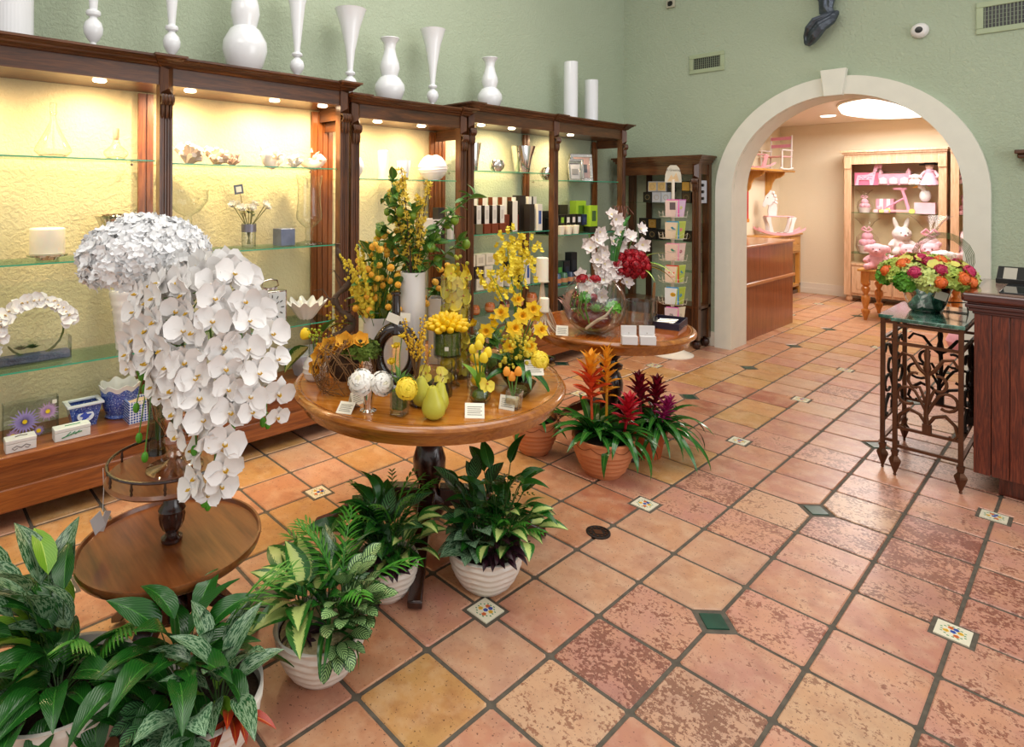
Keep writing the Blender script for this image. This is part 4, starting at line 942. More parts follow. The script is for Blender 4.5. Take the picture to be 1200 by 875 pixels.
# ================================================================ FLOWER HEADS (shared meshes)
def mm(*a):
    m = Matrix.Identity(4)
    for q in a: m = m @ q
    return m
def orchid_mb(s=1.0, seed=1):
    q = random.Random(seed); mb = MB()          # faces +Z, about 0.1 wide at s=1
    for a in (90, 215, 325): mb.petal(RZ(R(a+q.uniform(-6, 6))) @ RY(R(-8)), .05*s, .034*s, .25, q.uniform(-.3, .3), 0, .5)
    for a in (12, 168): mb.petal(TR(0, 0, .004*s) @ RZ(R(a)) @ RX(R(q.uniform(-10, 10))), .052*s, .064*s, .3, q.uniform(-.1, .5), 0, .75, 4)
    mb.petal(TR(0, 0, .004*s) @ RZ(R(-90)) @ RY(R(-50)), .022*s, .014*s, .8, .6, 1); mb.petal(TR(0, 0, .006*s) @ RZ(R(-40)) @ RY(R(-40)), .014*s, .01*s, .6, .8, 1); mb.petal(TR(0, 0, .006*s) @ RZ(R(-140)) @ RY(R(-40)), .014*s, .01*s, .6, .8, 1)
    mb.ball((0, 0, .008*s), .006*s, 6, 4, 0); return mb
def peony_mb(r, layers=6, seed=2, mi_in=0, ruf=.5, n0=9):
    q = random.Random(seed); mb = MB()          # dome of cupped petals, faces +Z, radius r
    for k in range(layers):
        t = k/(layers-1); n = max(3, int(n0*(1-.55*t)))
        for i in range(n):
            a = 2*pi*(i + .5*(k % 2))/n + q.uniform(-.15, .15); el = 8 + 68*t + q.uniform(-5, 5)
            L = r*(1.0 - .42*t); rr = r*.12*(1-t)
            mb.petal(RZ(a) @ TR(rr, 0, r*.05*k) @ RY(-R(el)), L, L*.95, .35, .55 + .5*t, 1 if (mi_in and t > .6) else 0, .8)
    mb.ball((0, 0, r*.45), r*.22, 7, 5, 1 if mi_in else 0); return mb
def pompon_mb(r, rings=7, seed=2, n0=9, open_=.25):
    q = random.Random(seed); mb = MB(); mb.ball((0, 0, 0), r*.8, 8, 6)      # many-petalled globe, faces +Z
    for k in range(rings):
        th = R(118 - 100*k/(rings-1)); n = max(3, int(n0*sin(max(.35, th)) + .5)); rr = r*(.86 + .03*(k % 2)); L = r*(.95 - .45*k/rings)
        for i in range(n):
            a = 2*pi*(i + .5*(k % 2))/n + q.uniform(-.15, .15); z_ = Vector((sin(th)*cos(a), sin(th)*sin(a), cos(th))); x_ = Vector((-cos(th)*cos(a), -cos(th)*sin(a), sin(th))); y_ = z_.cross(x_)
            m = Matrix(((x_.x, y_.x, z_.x, z_.x*rr), (x_.y, y_.y, z_.y, z_.y*rr), (x_.z, y_.z, z_.z, z_.z*rr), (0, 0, 0, 1)))
            mb.petal(m @ RY(-open_*q.uniform(.5, 1.5)), L, L*1.15, -.25, -.75, 1 if k > rings-3 else 0, .85)
    return mb
def daisy_mb(r, n, layers=2, cup=.3, curl=.2, el=15, seed=3, width=.62, cr=.22):
    q = random.Random(seed); mb = MB()
    for k in range(layers):
        for i in range(n): mb.petal(RZ(2*pi*(i+.5*k)/n + q.uniform(-.1, .1)) @ RY(-R(el + k*16)), r*(1-.12*k), r*width, cup, curl, 0, .7)
    mb.ball((0, 0, r*.08), r*cr, 9, 6, 1, sc=(1, 1, .6)); return mb
def daff_mb(r, seed=3):
    mb = MB()
    for i in range(6): mb.petal(RZ(pi*i/3) @ RY(-R(8)), r, r*.62, .15, .1, 0, .4)
    def cr(a, j, q, z): return (q*(1 + (.12*sin(7*a) if j >= 2 else 0)), z)
    mb.lathe([(r*.14, 0), (r*.2, r*.25), (r*.26, r*.5), (r*.38, r*.62), (r*.24, r*.5), (r*.12, r*.05)], 16, rf=cr, mi=1, cap=False); return mb
def bud_mb(r, h, seed=1):
    def cr(a, j, q, z): return (q*(1 + .10*cos(3*a + (j % 2)*.2)), z)
    return MB().lathe([(0, 0), (r*.75, h*.1), (r, h*.32), (r*.92, h*.6), (r*.55, h*.88), (.0, h)], 12, rf=cr)
def floret_ball(mb, r, n, fs, sc=(1, 1, 1), mi=0, zmin=-1, seed=5, petals=4):
    """n four-petalled florets facing outwards over a ball"""
    q = random.Random(seed); k = 0; ga = pi*(3 - sqrt(5))
    for i in range(n):
        z = 1 - 2*(i+.5)/n
        if z < zmin: continue
        a = ga*i; h = sqrt(1-z*z); d = Vector((h*cos(a), h*sin(a), z)); lump = mnoise.noise(Vector((d.x*5, d.y*5, d.z*5+seed))); rr = r*(q.uniform(.93, 1.03) + .07*lump)
        p = Vector((d.x*rr*sc[0], d.y*rr*sc[1], d.z*rr*sc[2])); m = Matrix.Translation(p) @ aim(d) @ RZ(q.uniform(0, 6)) @ RX(q.uniform(-.6, .6)) @ RY(q.uniform(-.6, .6))
        for j in range(petals):
            mp = m @ RZ(2*pi*j/petals); w_ = fs*.5; L = fs
            mb.add([(0, 0, 0), (L*.45, -w_, fs*.22), (L, -w_*.4, fs*.42), (L, w_*.4, fs*.42), (L*.45, w_, fs*.22)], [(0, 1, 4), (1, 2, 3, 4)], mi, mp)
    return mb
def orient(d, roll=0.0): return aim(d) @ RZ(roll)
CAM = Vector((1.3262, -1.4372, 1.6428))

# ---------------- white phalaenopsis in a footed hurricane glass on the tiered table
gx, gy, gz = -.92, -.675, .65
t_ = thing('orchid_arrangement', 'huge cascade of white orchids in a footed glass on the tiered table', 'flower arrangement', (gx, gy, gz))
part(t_, 'footed_vase', MB().lathe([(0, 0), (.097, .0), (.096, .006), (.04, .02), (.02, .035), (.032, .05), (.018, .065), (.03, .082), (.042, .10), (.036, .125), (.045, .15), (.07, .19), (.082, .25), (.08, .32), (.07, .40), (.066, .48)], 36, cap=False), 'pink_glass')
mb = MB(); q = random.Random(3)
for k in range(7): a = k*.9; mb.tube([(.01*cos(a), .01*sin(a), .13), (.02*cos(a), .02*sin(a), .3), (.03*cos(a), .03*sin(a), .52)], .004, 5)
part(t_, 'stems', mb, 'dstem')
ob = [mesh('bloom', orchid_mb(1.32, s), ['wpetal', 'yc']) for s in (1, 2, 3, 4)]
# right vector and forward vector of the viewing side are only used to say where the sprays fall (front-right, front, left)
e1 = Vector((.67, .74, 0)); e2 = Vector((.74, -.67, 0))
sprays = [([(0, 0, .52), (.05, -.02, .70), (.15, .05, .74), (.24, .08, .62), (.30, .10, .42), (.31, .12, .24)], 13),
          ([(0, 0, .52), (0, .06, .72), (.08, .16, .72), (.14, .20, .55), (.17, .22, .35), (.16, .22, .12), (.12, .22, .0)], 17),
          ([(0, 0, .52), (-.03, .06, .70), (-.02, .16, .68), (.04, .22, .50), (.09, .24, .34), (.11, .25, .20)], 13),
          ([(0, 0, .52), (-.08, .03, .69), (-.13, .08, .66), (-.13, .12, .52), (-.13, .14, .43)], 9),
          ([(0, 0, .52), (.06, .0, .76), (.13, .10, .77), (.22, .16, .60), (.26, .18, .40), (.24, .2, .28)], 13),
          ([(0, 0, .52), (-.06, .04, .73), (-.06, .14, .62), (-.03, .2, .52), (0, .2, .40), (.02, .2, .34)], 9)]
def bez(P_, t):
    P_ = [Vector(p) for p in P_]; n = len(P_)-1; f = t*n; i = min(int(f), n-1); u = f-i
    p0 = P_[max(i-1, 0)]; p1 = P_[i]; p2 = P_[i+1]; p3 = P_[min(i+2, n)]
    return .5*((2*p1) + (p2-p0)*u + (2*p0-5*p1+4*p2-p3)*u*u + (3*p1-p0-3*p2+p3)*u**3)
stm = MB(); bd = MB()
for P_, n in sprays:
    W_ = [e1*(a*.92 + (.075 if k_ else 0)) + e2*b + Vector((0, 0, c*.93)) for k_, (a, b, c) in enumerate(P_)]; n = int(n*1.45)
    stm.tube([bez(W_, k/16) for k in range(17)], .0035, 5)
    for k in range(n):
        t = .22 + .74*k/(n-1); p = bez(W_, t); sd = 1 if k % 2 else -1
        out = (e2*q.uniform(.6, 1.1) + e1*sd*q.uniform(.1, .75) + Vector((0, 0, q.uniform(-.15, .45)))).normalized()
        p2 = p + out*.035 + e1*sd*.022
        stm.tube([p, p + out*.03], .002, 4)
        s = q.uniform(.78, 1.05)*(1 - .25*max(0, t-.8)/.2)
        obj('bloom', ob[k % 4], t_, Matrix.Translation(p2) @ orient(out, q.uniform(-.5, .5) - pi/2*0) @ RZ(pi/2*0) @ SCL(s))
    for j in range(2): p = bez(W_, 1.0) + Vector((q.uniform(-.02, .02), q.uniform(-.02, .02), -.02*j-.01)); bd.ball(p, .011, 8, 5, sc=(1, 1, 1.6))
for a, b, c in ((-.13, .02, .22), (-.10, .06, .13), (-.06, .1, .08), (-.11, .0, .28)): bd.ball(e1*a + e2*b + Vector((0, 0, c)), .012, 8, 5, sc=(1, 1, 1.6)); stm.tube([(0, 0, .44), e1*a*.6 + e2*b*.6 + Vector((0, 0, .47)), e1*a + e2*b + Vector((0, 0, c + .012))], .0025, 5)
part(t_, 'sprays', stm, 'stem'); part(t_, 'buds', bd, pm('#4f9a22', .35), kind='stuff')
# ---------------- hydrangea dome behind
hx, hy_ = -1.09, -.685
t_ = thing('hydrangea_arrangement', 'dome of white hydrangea in a tapered dark glass behind the orchids', 'flower arrangement', (hx, hy_, .65))
part(t_, 'tapered_vase', MB().lathe([(0, 0), (.035, 0), (.03, .02), (.028, .12), (.045, .35), (.07, .56)], 28, cap=False), 'dark_glass')
hb = MB(); floret_ball(hb, .205, 1500, .021, (1.05, 1.05, .76), 0, -.5); hb.ball((0, 0, 0), .178, 16, 10, sc=(1.05, 1.05, .72), mi=0)
part(t_, 'flower_head', hb, 'hyd', TR(-.02, -.03, .735), kind='stuff')
mb = MB()
for k in range(4): mb.tube([(.01*cos(k), .01*sin(k), .05), (.03*cos(k), .03*sin(k), .62)], .0035, 5)
part(t_, 'stems', mb, 'stem')

# ================================================================ POTS AND FOLIAGE PLANTS
def wave_pot(t_, r, h, mat='white_pot', style='wave'):
    def rf(a, j, q, z):
        if style == 'wave': return (q*(1 + (.022*sin(j*1.35 + .9*sin(a*7)) if j > 2 else 0)), z)
        if style == 'leafy': return (q*(1 + (.03*abs(sin(a*7 + z*14)) if 2 < j < 28 else 0)), z)
        return (q, z)
    pr = [(0, 0), (r*.55, 0)] + [(r*(.58 + .42*sin(pi/2*(k/27)**.8)), h*(k+.8)/28.5) for k in range(28)] + [(r*1.03, h*.985), (r*1.035, h), (r*.97, h), (r*.93, h*.86)]
    p = part(t_, 'pot', MB().lathe(pr, 64, rf=rf, cap=False), mat)
    part(p, 'soil', MB().lathe([(r*.94, h*.86), (r*.5, h*.9), (0, h*.92)], 24, cap=False), 'soil'); return p
_lm = {}
def leafset(key, cnt, **k):
    if key not in _lm:
        _lm[key] = [None]*cnt
        for i in range(cnt):
            mb = MB(); kk = dict(k); kk['droop'] = k.get('droop', .8)*uni(.7, 1.3); kk['twist'] = uni(-.3, .3)*k.get('tw', 1); kk.pop('tw', None); kk.pop('mat', None)
            mb.leaf(**kk); _lm[key][i] = mesh('leaf', mb, k['mat'])
    return _lm[key]
SPEC = {  # species: length, width, droop, fold, shape, material, petiole length, tilt range
 'lily': dict(L=.17, W=.068, droop=1.1, fold=.22, shape='ovate', mat='lily', wave=.03, n=7),
 'dief': dict(L=.17, W=.085, droop=.8, fold=.15, shape='ovate', mat='dief', n=7),
 'cala': dict(L=.10, W=.060, droop=.7, fold=.12, shape='oblong', mat='cala', n=6),
 'calad': dict(L=.13, W=.065, droop=.8, fold=.15, shape='ovate', mat='cala_dark', n=6),
 'aglo': dict(L=.165, W=.066, droop=.6, fold=.2, shape='ovate', mat='aglo', n=7),
 'scin': dict(L=.10, W=.082, droop=.8, fold=.12, shape='heart', mat='scin', n=6),
 'brom': dict(L=.33, W=.058, droop=1.8, fold=.25, shape='strap', mat='brom', n=9),
 'bromt': dict(L=.34, W=.038, droop=2.1, fold=.3, shape='strap', mat='brom', n=9),
 'lime': dict(L=.15, W=.055, droop=.8, fold=.25, shape='lance', mat='lime', n=6),
 'purple': dict(L=.07, W=.032, droop=1.1, fold=.2, shape='ovate', mat='purple', n=5),
 'redleaf': dict(L=.10, W=.028, droop=.6, fold=.25, shape='lance', mat='redleaf', n=5),
 'ficus': dict(L=.075, W=.036, droop=.5, fold=.2, shape='ovate', mat='ficus', n=5),
 'varie': dict(L=.32, W=.045, droop=1.6, fold=.25, shape='strap', mat='varie', n=9),
 'fitt': dict(L=.065, W=.040, droop=.5, fold=.1, shape='oblong', mat='cala_dark', n=5)}
def put_leaf(t_, sp, base, az, el, s=1.0, roll=0.0):
    ms = leafset(sp, 3, **SPEC[sp]); return obj('leaf', ms[int(rnd()*3)], t_, Matrix.Translation(base) @ RZ(az) @ RY(-el) @ RX(roll) @ SCL(s))
def hits_tray(p):
    return math.hypot(p.x - c2[0], p.y - c2[1]) < .335 and p.z > .30
def clump(t_, st, sp, x, y, z, n, plen, el=(20, 80), s=(.8, 1.1), az=(0, 360), col='dstem', pr=.0022):
    """n leaves on petioles fanning out from one root"""
    n = int(n*1.5)
    for k in range(n):
        a = R(az[0] + (az[1]-az[0])*(k + rnd()*.8)/n); t = (k*.618) % 1; e = R(el[0] + (el[1]-el[0])*t)
        L = plen*uni(.35, 1.2); tip = Vector((x + cos(a)*cos(e)*L, y + sin(a)*cos(e)*L, z + sin(e)*L)); b = Vector((x + cos(a)*.008, y + sin(a)*.008, z)); LL = SPEC[sp]['L']
        if any(hits_tray(t_.location + tip + Vector((cos(a)*cos(e), sin(a)*cos(e), sin(e)))*LL*f_) for f_ in (0, .5, 1)): continue
        if L > .02: st.tube([b, (b+tip)/2 + Vector((0, 0, L*.08)), tip], pr, 4)
        put_leaf(t_, sp, tip, a + uni(-.3, .3), e - R(uni(8, 32)), uni(*s), uni(-.4, .4))
def palm(t_, x, y, z, n, L, el=(45, 85), az=(0, 360), s=1.0, mat='palm', wl=.10):
    for k in range(n):
        mb = MB(); P_ = []; a0 = R(uni(*el)); N = 14; px_ = pz_ = 0.0; za = R(uni(*az))
        for i in range(N+1): t = i/N; a = a0 - 1.1*t*t; P_.append(Vector((px_, 0, pz_))); px_ += cos(a)*L/N; pz_ += sin(a)*L/N
        if any(hits_tray(t_.location + Vector((x, y, z)) + RZ(za) @ (p_*s)) for p_ in P_[6:]): continue
        mb.tube(P_, [.002*(1-.6*i/N)+.0006 for i in range(N+1)], 4)
        for i in range(4, N+1):
            for sg in (-1, 1):
                ll = wl*(.55+.45*sin(pi*(i-3)/(N-2))); d = (P_[i]-P_[i-1]).normalized()
                mb.leaf(ll, .009, .6, .1, 3, 'lance', 0, Matrix.Translation(P_[i]) @ RZ(sg*R(52 - 22*i/N)) @ RY(-R(18)), cross=1)
        part(t_, 'frond', mb, mat, TR(x, y, z) @ RZ(za) @ SCL(s))
def planter(name, lab, loc, r, h, build, style='wave', mat='white_pot', rz=0.0):
    t_ = thing(name, lab, 'potted plant', (loc[0], loc[1], 0), rz); wave_pot(t_, r, h, mat, style); st = MB(); build(t_, st, h*.9); 
    if st.v: part(t_, 'stems', st, 'dstem', kind='stuff')
    return t_
def fern(t_, x, y, z, n, L, mat='palm'):
    for k in range(n):
        mb = MB(); P_ = []; px_ = pz_ = 0.0; a0 = R(uni(20, 70)); N = 9
        for i in range(N+1): a = a0 - 1.3*i/N; P_.append(Vector((px_, 0, pz_))); px_ += cos(a)*L/N; pz_ += sin(a)*L/N
        for i in range(1, N+1):
            for sg in (-1, 1): mb.leaf(L*.22*(1-.07*i), .012, .3, .1, 2, 'lance', 0, Matrix.Translation(P_[i]) @ RZ(sg*R(65)) @ RY(-.2), cross=1)
        part(t_, 'frond', mb, mat, TR(x, y, z) @ RZ(uni(0, 6.28)))
random.seed(11)
# directions: camera sits towards (+.6,-.8) of these pots ; 305 deg azimuth faces it
def b1(t_, st, z):     # far left, cut by the frame
    clump(t_, st, 'aglo', -.09, -.02, z, 9, .27, (62, 86), (1.05, 1.35), (120, 330)); clump(t_, st, 'lime', -.06, .0, z, 4, .24, (50, 75), (1.1, 1.4), (140, 240)); clump(t_, st, 'lily', -.04, .0, z, 12, .20, (40, 80), (.8, 1.1), (120, 330))
    clump(t_, st, 'lily', .04, -.02, z, 26, .10, (0, 65), (.8, 1.1)); clump(t_, st, 'aglo', -.04, .05, z, 7, .17, (50, 85), (.9, 1.2), (60, 330))
    clump(t_, st, 'lime', -.05, -.02, z, 5, .16, (45, 75), (1.0, 1.3), (150, 300)); clump(t_, st, 'varie', -.06, .02, z, 4, .04, (50, 75), (.7, .8), (160, 300)); palm(t_, .0, .08, z, 4, .24, (50, 75)); clump(t_, st, 'scin', -.02, -.08, z, 5, .09, (10, 40), (.8, 1.0), (230, 320)); clump(t_, st, 'lily', .05, .05, z, 7, .14, (10, 45), (.9, 1.1), (0, 110))
planter('mixed_planter', 'leafy potted plant cut by the lower left corner of the picture', (-.74, -1.05), .19, .20, b1, 'leafy', 'white_pot')
def b2(t_, st, z):
    clump(t_, st, 'lily', -.08, -.04, z, 24, .19, (15, 85), (.9, 1.2)); palm(t_, -.05, .04, z, 5, .36, (60, 85), (60, 300), wl=.095); clump(t_, st, 'aglo', .06, .02, z, 8, .14, (40, 85), (.85, 1.1))
    clump(t_, st, 'fitt', -.02, -.12, z, 18, .06, (5, 50), (.8, 1.2), (200, 360)); clump(t_, st, 'scin', .09, -.07, z, 6, .09, (10, 60), (1.0, 1.25), (250, 360)); clump(t_, st, 'redleaf', .11, .04, z, 4, .05, (20, 60), (.9, 1.2), (300, 380)); clump(t_, st, 'lime', .05, .0, z, 3, .1, (50, 70), (.7, .9))
planter('mixed_planter', 'white potted plant with palm and silvery leaves at the lower edge beside the tiered table', (-.46, -.745), .165, .17, b2)
def b3(t_, st, z):
    clump(t_, st, 'dief', -.05, -.03, z, 13, .17, (40, 85), (.9, 1.2), (100, 330)); clump(t_, st, 'cala', .06, .05, z, 24, .17, (40, 85), (.8, 1.0), (-60, 120)); palm(t_, 0, .08, z, 8, .34, (55, 85), (0, 360), wl=.08); clump(t_, st, 'lily', -.02, .03, z, 10, .12, (50, 85), (.6, .8))
    clump(t_, st, 'aglo', -.07, .07, z, 5, .15, (45, 80), (.8, 1.0), (60, 200)); clump(t_, st, 'purple', .0, -.07, z, 6, .02, (10, 50), (.9, 1.2)); clump(t_, st, 'bromt', .05, .0, z, 6, .02, (40, 75), (.45, .6)); clump(t_, st, 'cala', .1, .0, z, 7, .05, (0, 40), (.6, .8), (300, 420))
b3p = planter('mixed_planter', 'white pebble topped planter with yellow green leaves in front of the tiered table', (-.485, -.335), .152, .165, b3)
part(b3p, 'pebbles', MB().lathe([(.136, .143), (.08, .15), (0, .152)], 24, cap=False), 'pebble')
def b4(t_, st, z):
    palm(t_, -.01, .04, z, 9, .34, (62, 88), mat='palm', wl=.055); clump(t_, st, 'lily', -.04, -.01, z, 20, .20, (40, 88), (.8, 1.1), (90, 360)); clump(t_, st, 'calad', .0, -.02, z, 8, .20, (55, 85), (.8, 1.1)); clump(t_, st, 'dief', .05, .03, z, 8, .20, (40, 80), (.65, .85), (-60, 100)); clump(t_, st, 'purple', .06, -.04, z, 16, .10, (25, 70), (.7, 1.0), (270, 400)); clump(t_, st, 'lily', .04, .0, z, 10, .13, (40, 80), (.5, .7)); clump(t_, st, 'fitt', .0, -.05, z, 16, .08, (30, 80), (.6, .9))
planter('mixed_planter', 'dark leafed white planter under the left side of the round table', (-.655, .075), .13, .15, b4)
def b5(t_, st, z):
    clump(t_, st, 'calad', -.05, -.01, z, 12, .22, (45, 85), (.85, 1.15), (80, 330)); fern(t_, .0, .05, z+.12, 14, .20, 'lily'); clump(t_, st, 'lily', .02, .06, z, 16, .28, (50, 86), (.7, 1.0)); clump(t_, st, 'dief', .07, .03, z, 10, .20, (35, 75), (.6, .8), (-70, 80)); clump(t_, st, 'lily', .0, .0, z, 12, .14, (40, 80), (.6, .8))
    clump(t_, st, 'scin', -.0, -.06, z, 7, .11, (30, 70), (1.0, 1.25), (230, 350)); clump(t_, st, 'purple', .08, -.02, z, 16, .11, (25, 70), (.8, 1.1), (-80, 30)); clump(t_, st, 'fitt', -.05, -.05, z, 16, .08, (30, 75), (.7, 1.0), (120, 320)); palm(t_, .07, .04, z, 4, .26, (55, 75), (-60, 60), wl=.05)
planter('mixed_planter', 'white potted plant with striped leaves standing under the front edge of the round table', (-.425, .42), .155, .165, b5)
# terracotta bromeliads
def terra_pot(t_, r, h, mat='terra', plain=False):
    if plain: pr = [(0, 0), (r*.68, 0), (r*.9, h*.72), (r, h*.72), (r*1.03, h), (r*.95, h), (r*.9, h*.85)]
    else: pr = [(0, 0), (r*.58, 0), (r*.64, h*.06)] + [(r*(.66+.34*(k/9)**.8) + .006*(k % 2), h*(.10+.58*k/9)) for k in range(10)] + [(r*1.03, h*.74), (r*1.03, h*.93), (r*1.06, h*.95), (r*1.06, h), (r*.97, h), (r*.95, h*.86)]
    p = part(t_, 'pot', MB().lathe(pr, 48, cap=False), mat); part(p, 'soil', MB().lathe([(r*.96, h*.87), (0, h*.92)], 20, cap=False), 'soil')
    if not plain:
        mb = MB(); n = 9
        for k in range(n):
            P_ = []
            for i in range(9): a = 2*pi*(k + i/8)/n; P_.append((r*1.035*cos(a), r*1.035*sin(a), h*(.9 - .1*sin(pi*i/8))))
            mb.tube(P_, .0022, 4)
        part(p, 'garland', mb, pm('#8a4a26', .7))
def rosette(t_, x, y, z, n, sp, s, el=(15, 75)):
    for k in range(n): a = 2.4*k; e = R(el[0] + (el[1]-el[0])*(k/n)); put_leaf(t_, sp, Vector((x + .015*cos(a), y + .015*sin(a), z)), a, e, s*uni(.8, 1.1), uni(-.2, .2))
def bract(t_, x, y, z, H, r, cols, tilt=(0, 0)):
    mb = MB().tube([(0, 0, 0), (tilt[0]*.5, tilt[1]*.5, H*.5), (tilt[0], tilt[1], H)], .008, 6)
    for k in range(30):
        f = k/29; a = 2.4*k; zz = H*(.42 + .58*f); L = r*(.55+.55*sin(pi*min(1, .2+f*.7))); mb.leaf(L, L*.36, .25, .3, 4, 'lance', 1 if f > .6 else 0, TR(tilt[0]*zz/H, tilt[1]*zz/H, zz) @ RZ(a) @ RY(-R(18+50*f)), cross=1)
    part(t_, 'flower_spike', mb, cols, TR(x, y, z))
M['br_or'] = pt('#e0562c', .4); M['br_ye'] = pt('#f0a82c', .4); M['br_re'] = pt('#c21c30', .4); M['br_dk'] = pt('#8a1028', .4); M['br_pu'] = pt('#a82468', .4)
t_ = thing('bromeliad', 'orange bromeliad in a large garlanded terracotta pot', 'potted plant', (-.66, 1.67, 0)); terra_pot(t_, .172, .22)
rosette(t_, -.06, -.02, .2, 30, 'brom', 1.0, (25, 82)); bract(t_, -.06, -.02, .22, .42, .13, ['br_or', 'br_ye'], (-.02, .0)); rosette(t_, .08, .04, .2, 20, 'brom', .9, (20, 75)); bract(t_, .10, .05, .2, .24, .10, ['br_re', 'br_re'], (.04, .0)); bract(t_, -.01, .05, .24, .46, .09, ['br_ye', 'br_ye'])
t_ = thing('bromeliad', 'dark red bromeliads with long arching leaves in a plain clay pot', 'potted plant', (-.60, 2.09, 0)); terra_pot(t_, .105, .17, 'terra2', True)
rosette(t_, .0, .0, .16, 30, 'bromt', .9, (30, 82)); rosette(t_, .06, .03, .16, 26, 'bromt', 1.1, (20, 75)); bract(t_, -.04, -.01, .16, .30, .10, ['br_dk', 'br_dk'], (-.03, 0)); bract(t_, .0, .05, .16, .27, .10, ['br_dk', 'br_dk'], (0, .05)); bract(t_, .05, .0, .16, .20, .08, ['br_pu', 'br_pu'], (.08, .02))
t_ = thing('potted_bromeliad', 'terracotta pot with a dark bromeliad half hidden behind the round table', 'potted plant', (-1.12, 1.60, 0)); terra_pot(t_, .15, .22)
rosette(t_, 0, 0, .2, 18, 'brom', .85, (20, 75)); bract(t_, 0, 0, .2, .4, .10, ['purple', 'br_dk'], (-.02, -.02))

# ================================================================ ARRANGEMENTS ON THE ROUND TABLE
Z1 = TZ
def leafy(mb_t, sp, x, y, z, n, r, el=(0, 70), s=(.6, 1.0)):
    for k in range(n): a = uni(0, 6.28); put_leaf(mb_t, sp, Vector((x + r*.3*cos(a), y + r*.3*sin(a), z + uni(0, r*.5))), a, R(uni(*el)), uni(*s), uni(-.4, .4))
def copies(t_, name, ms, places, kind=None):
    for k, (p, d, s) in enumerate(places): obj(name, ms[k % len(ms)], t_, Matrix.Translation(Vector(p)) @ orient(d, uni(0, 6.28)) @ SCL(s), kind)
def cyl_vase(r, h, t=.003, n=36): return MB().lathe([(0, 0), (r, 0), (r, h), (r-t, h), (r-t, .006), (0, .006)], n)
def sqvase(w, h, rim=.003): return MB().box(-w/2, -w/2, 0, w/2, w/2, .008).box(-w/2, -w/2, .008, -w/2+rim, w/2, h).box(w/2-rim, -w/2, .008, w/2, w/2, h).box(-w/2+rim, -w/2, .008, w/2-rim, -w/2+rim, h).box(-w/2+rim, w/2-rim, .008, w/2-rim, w/2, h)
def price_card(x, y, z, rz, lab, tilt=55, s=1.0):
    t_ = thing('price_card', lab, 'card', (x, y, z), rz); s *= 1.35; w_, h_ = .05*s, .042*s
    c_ = part(t_, 'front_leaf', MB().box(0, -w_/2, 0, .0008, w_/2, h_), 'card', TR(0, 0, 0) @ RY(R(-tilt)), smooth=False)
    part(t_, 'back_leaf', MB().box(0, -w_/2, 0, .0008, w_/2, h_), 'card', TR(-2*h_*sin(R(tilt)), 0, 0) @ RY(R(tilt)), smooth=False)
    mb = MB()
    for k in range(5): mb.box(.0008, -w_*.38, h_*(.2+.13*k), .0013, w_*(.3 if k % 2 else .38), h_*(.235+.13*k))
    part(c_, 'print_line', mb, 'ink', smooth=False)
price_card(-.735, -.085, Z1, R(-60), 'price card lying open in front of the twig ball on the round table')
price_card(-.35, .275, Z1, R(-45), 'folded price card in front of the tulips on the round table', 48, 1.15)
price_card(-.33, .44, Z1, R(-70), 'upright price card leaning on the small slanted tulip glass', 20)
price_card(-.78, .02, Z1, R(10), 'price card leaning behind the mercury glass vase', 15)
# twig ball with yellow anemones
t_ = thing('twig_ball_arrangement', 'ball of woven twigs with moss and orange yellow anemones', 'flower arrangement', (-.99, .085, Z1)); q = random.Random(8); mb = MB()
for k in range(95):
    n_ = Vector((q.gauss(0, 1), q.gauss(0, 1), q.gauss(0, 1))).normalized(); u_ = n_.orthogonal().normalized(); v_ = n_.cross(u_); a0 = q.uniform(0, 6.28); off = n_*q.uniform(-.05, .05); rr = sqrt(max(.02, .105**2 - off.length**2))*q.uniform(.93, 1.02)
    mb.tube([Vector((0, 0, .105)) + off + (u_*cos(a0+t*.45) + v_*sin(a0+t*.45))*rr for t in range(5)], .0017, 4)
part(t_, 'twigs', mb, 'twig', kind='stuff')
part(t_, 'core', MB().ball((0, 0, .105), .07, 14, 9), pm('#4a3018', .9, var=.5, bump=1)); part(t_, 'moss', floret_ball(MB(), .075, 140, .02, (1, 1, .6), 0, -.2), 'moss', TR(.07, .05, .175), kind='stuff')
am = [mesh('flower', daisy_mb(.052, 6, 2, .3, .35, 20, s, .85, .2), [pm('#fac044', .6, var=.08), 'black']) for s in (1, 2)]
copies(t_, 'flower', am, [((-.075, -.09, .10), (.3, -1, .1), .9), ((-.05, -.085, .15), (.5, -1, .3), 1.0), ((-.01, -.06, .195), (.6, -.8, .5), 1.1), ((.04, -.02, .22), (.6, -.6, .6), 1.05), ((.085, .03, .225), (.7, -.4, .7), .95), ((-.10, -.05, .16), (-.1, -1, .4), .9)])
leafy(t_, 'ficus', .06, .02, .15, 6, .05, (-20, 40), (.5, .8))
# ribbed small vase with leaf, behind left
t_ = thing('ribbed_bud_vase', 'small white ribbed pot with a yellow bud and one big drooping leaf', 'vase', (-1.20, .06, Z1))
part(t_, 'vase', MB().lathe([(0, 0), (.035, 0)] + [(.042 + .012*sin(pi*k/8) + (.004 if k % 2 else 0), .006+.011*k) for k in range(9)] + [(.034, .11), (.03, .11), (.03, .03)], 32), 'white_cer')
part(t_, 'glass_neck', cyl_vase(.03, .16), 'glass', TR(0, 0, .05)); mb = MB()
for k in range(4): mb.tube([(0, 0, .06), (.012*cos(k*1.6), .012*sin(k*1.6), .2)], .003, 5)
part(t_, 'stems', mb, 'stem'); mb = bud_mb(.026, .06); part(t_, 'flower', mb, 'yel', TR(-.02, -.03, .19) @ RY(-.5)); mb = MB(); [mb.ball((uni(-.05, .05), uni(-.05, .05), uni(.18, .25)), .006, 6, 4) for k in range(36)]; part(t_, 'berries', mb, pm('#a8b82c', .5), kind='stuff')
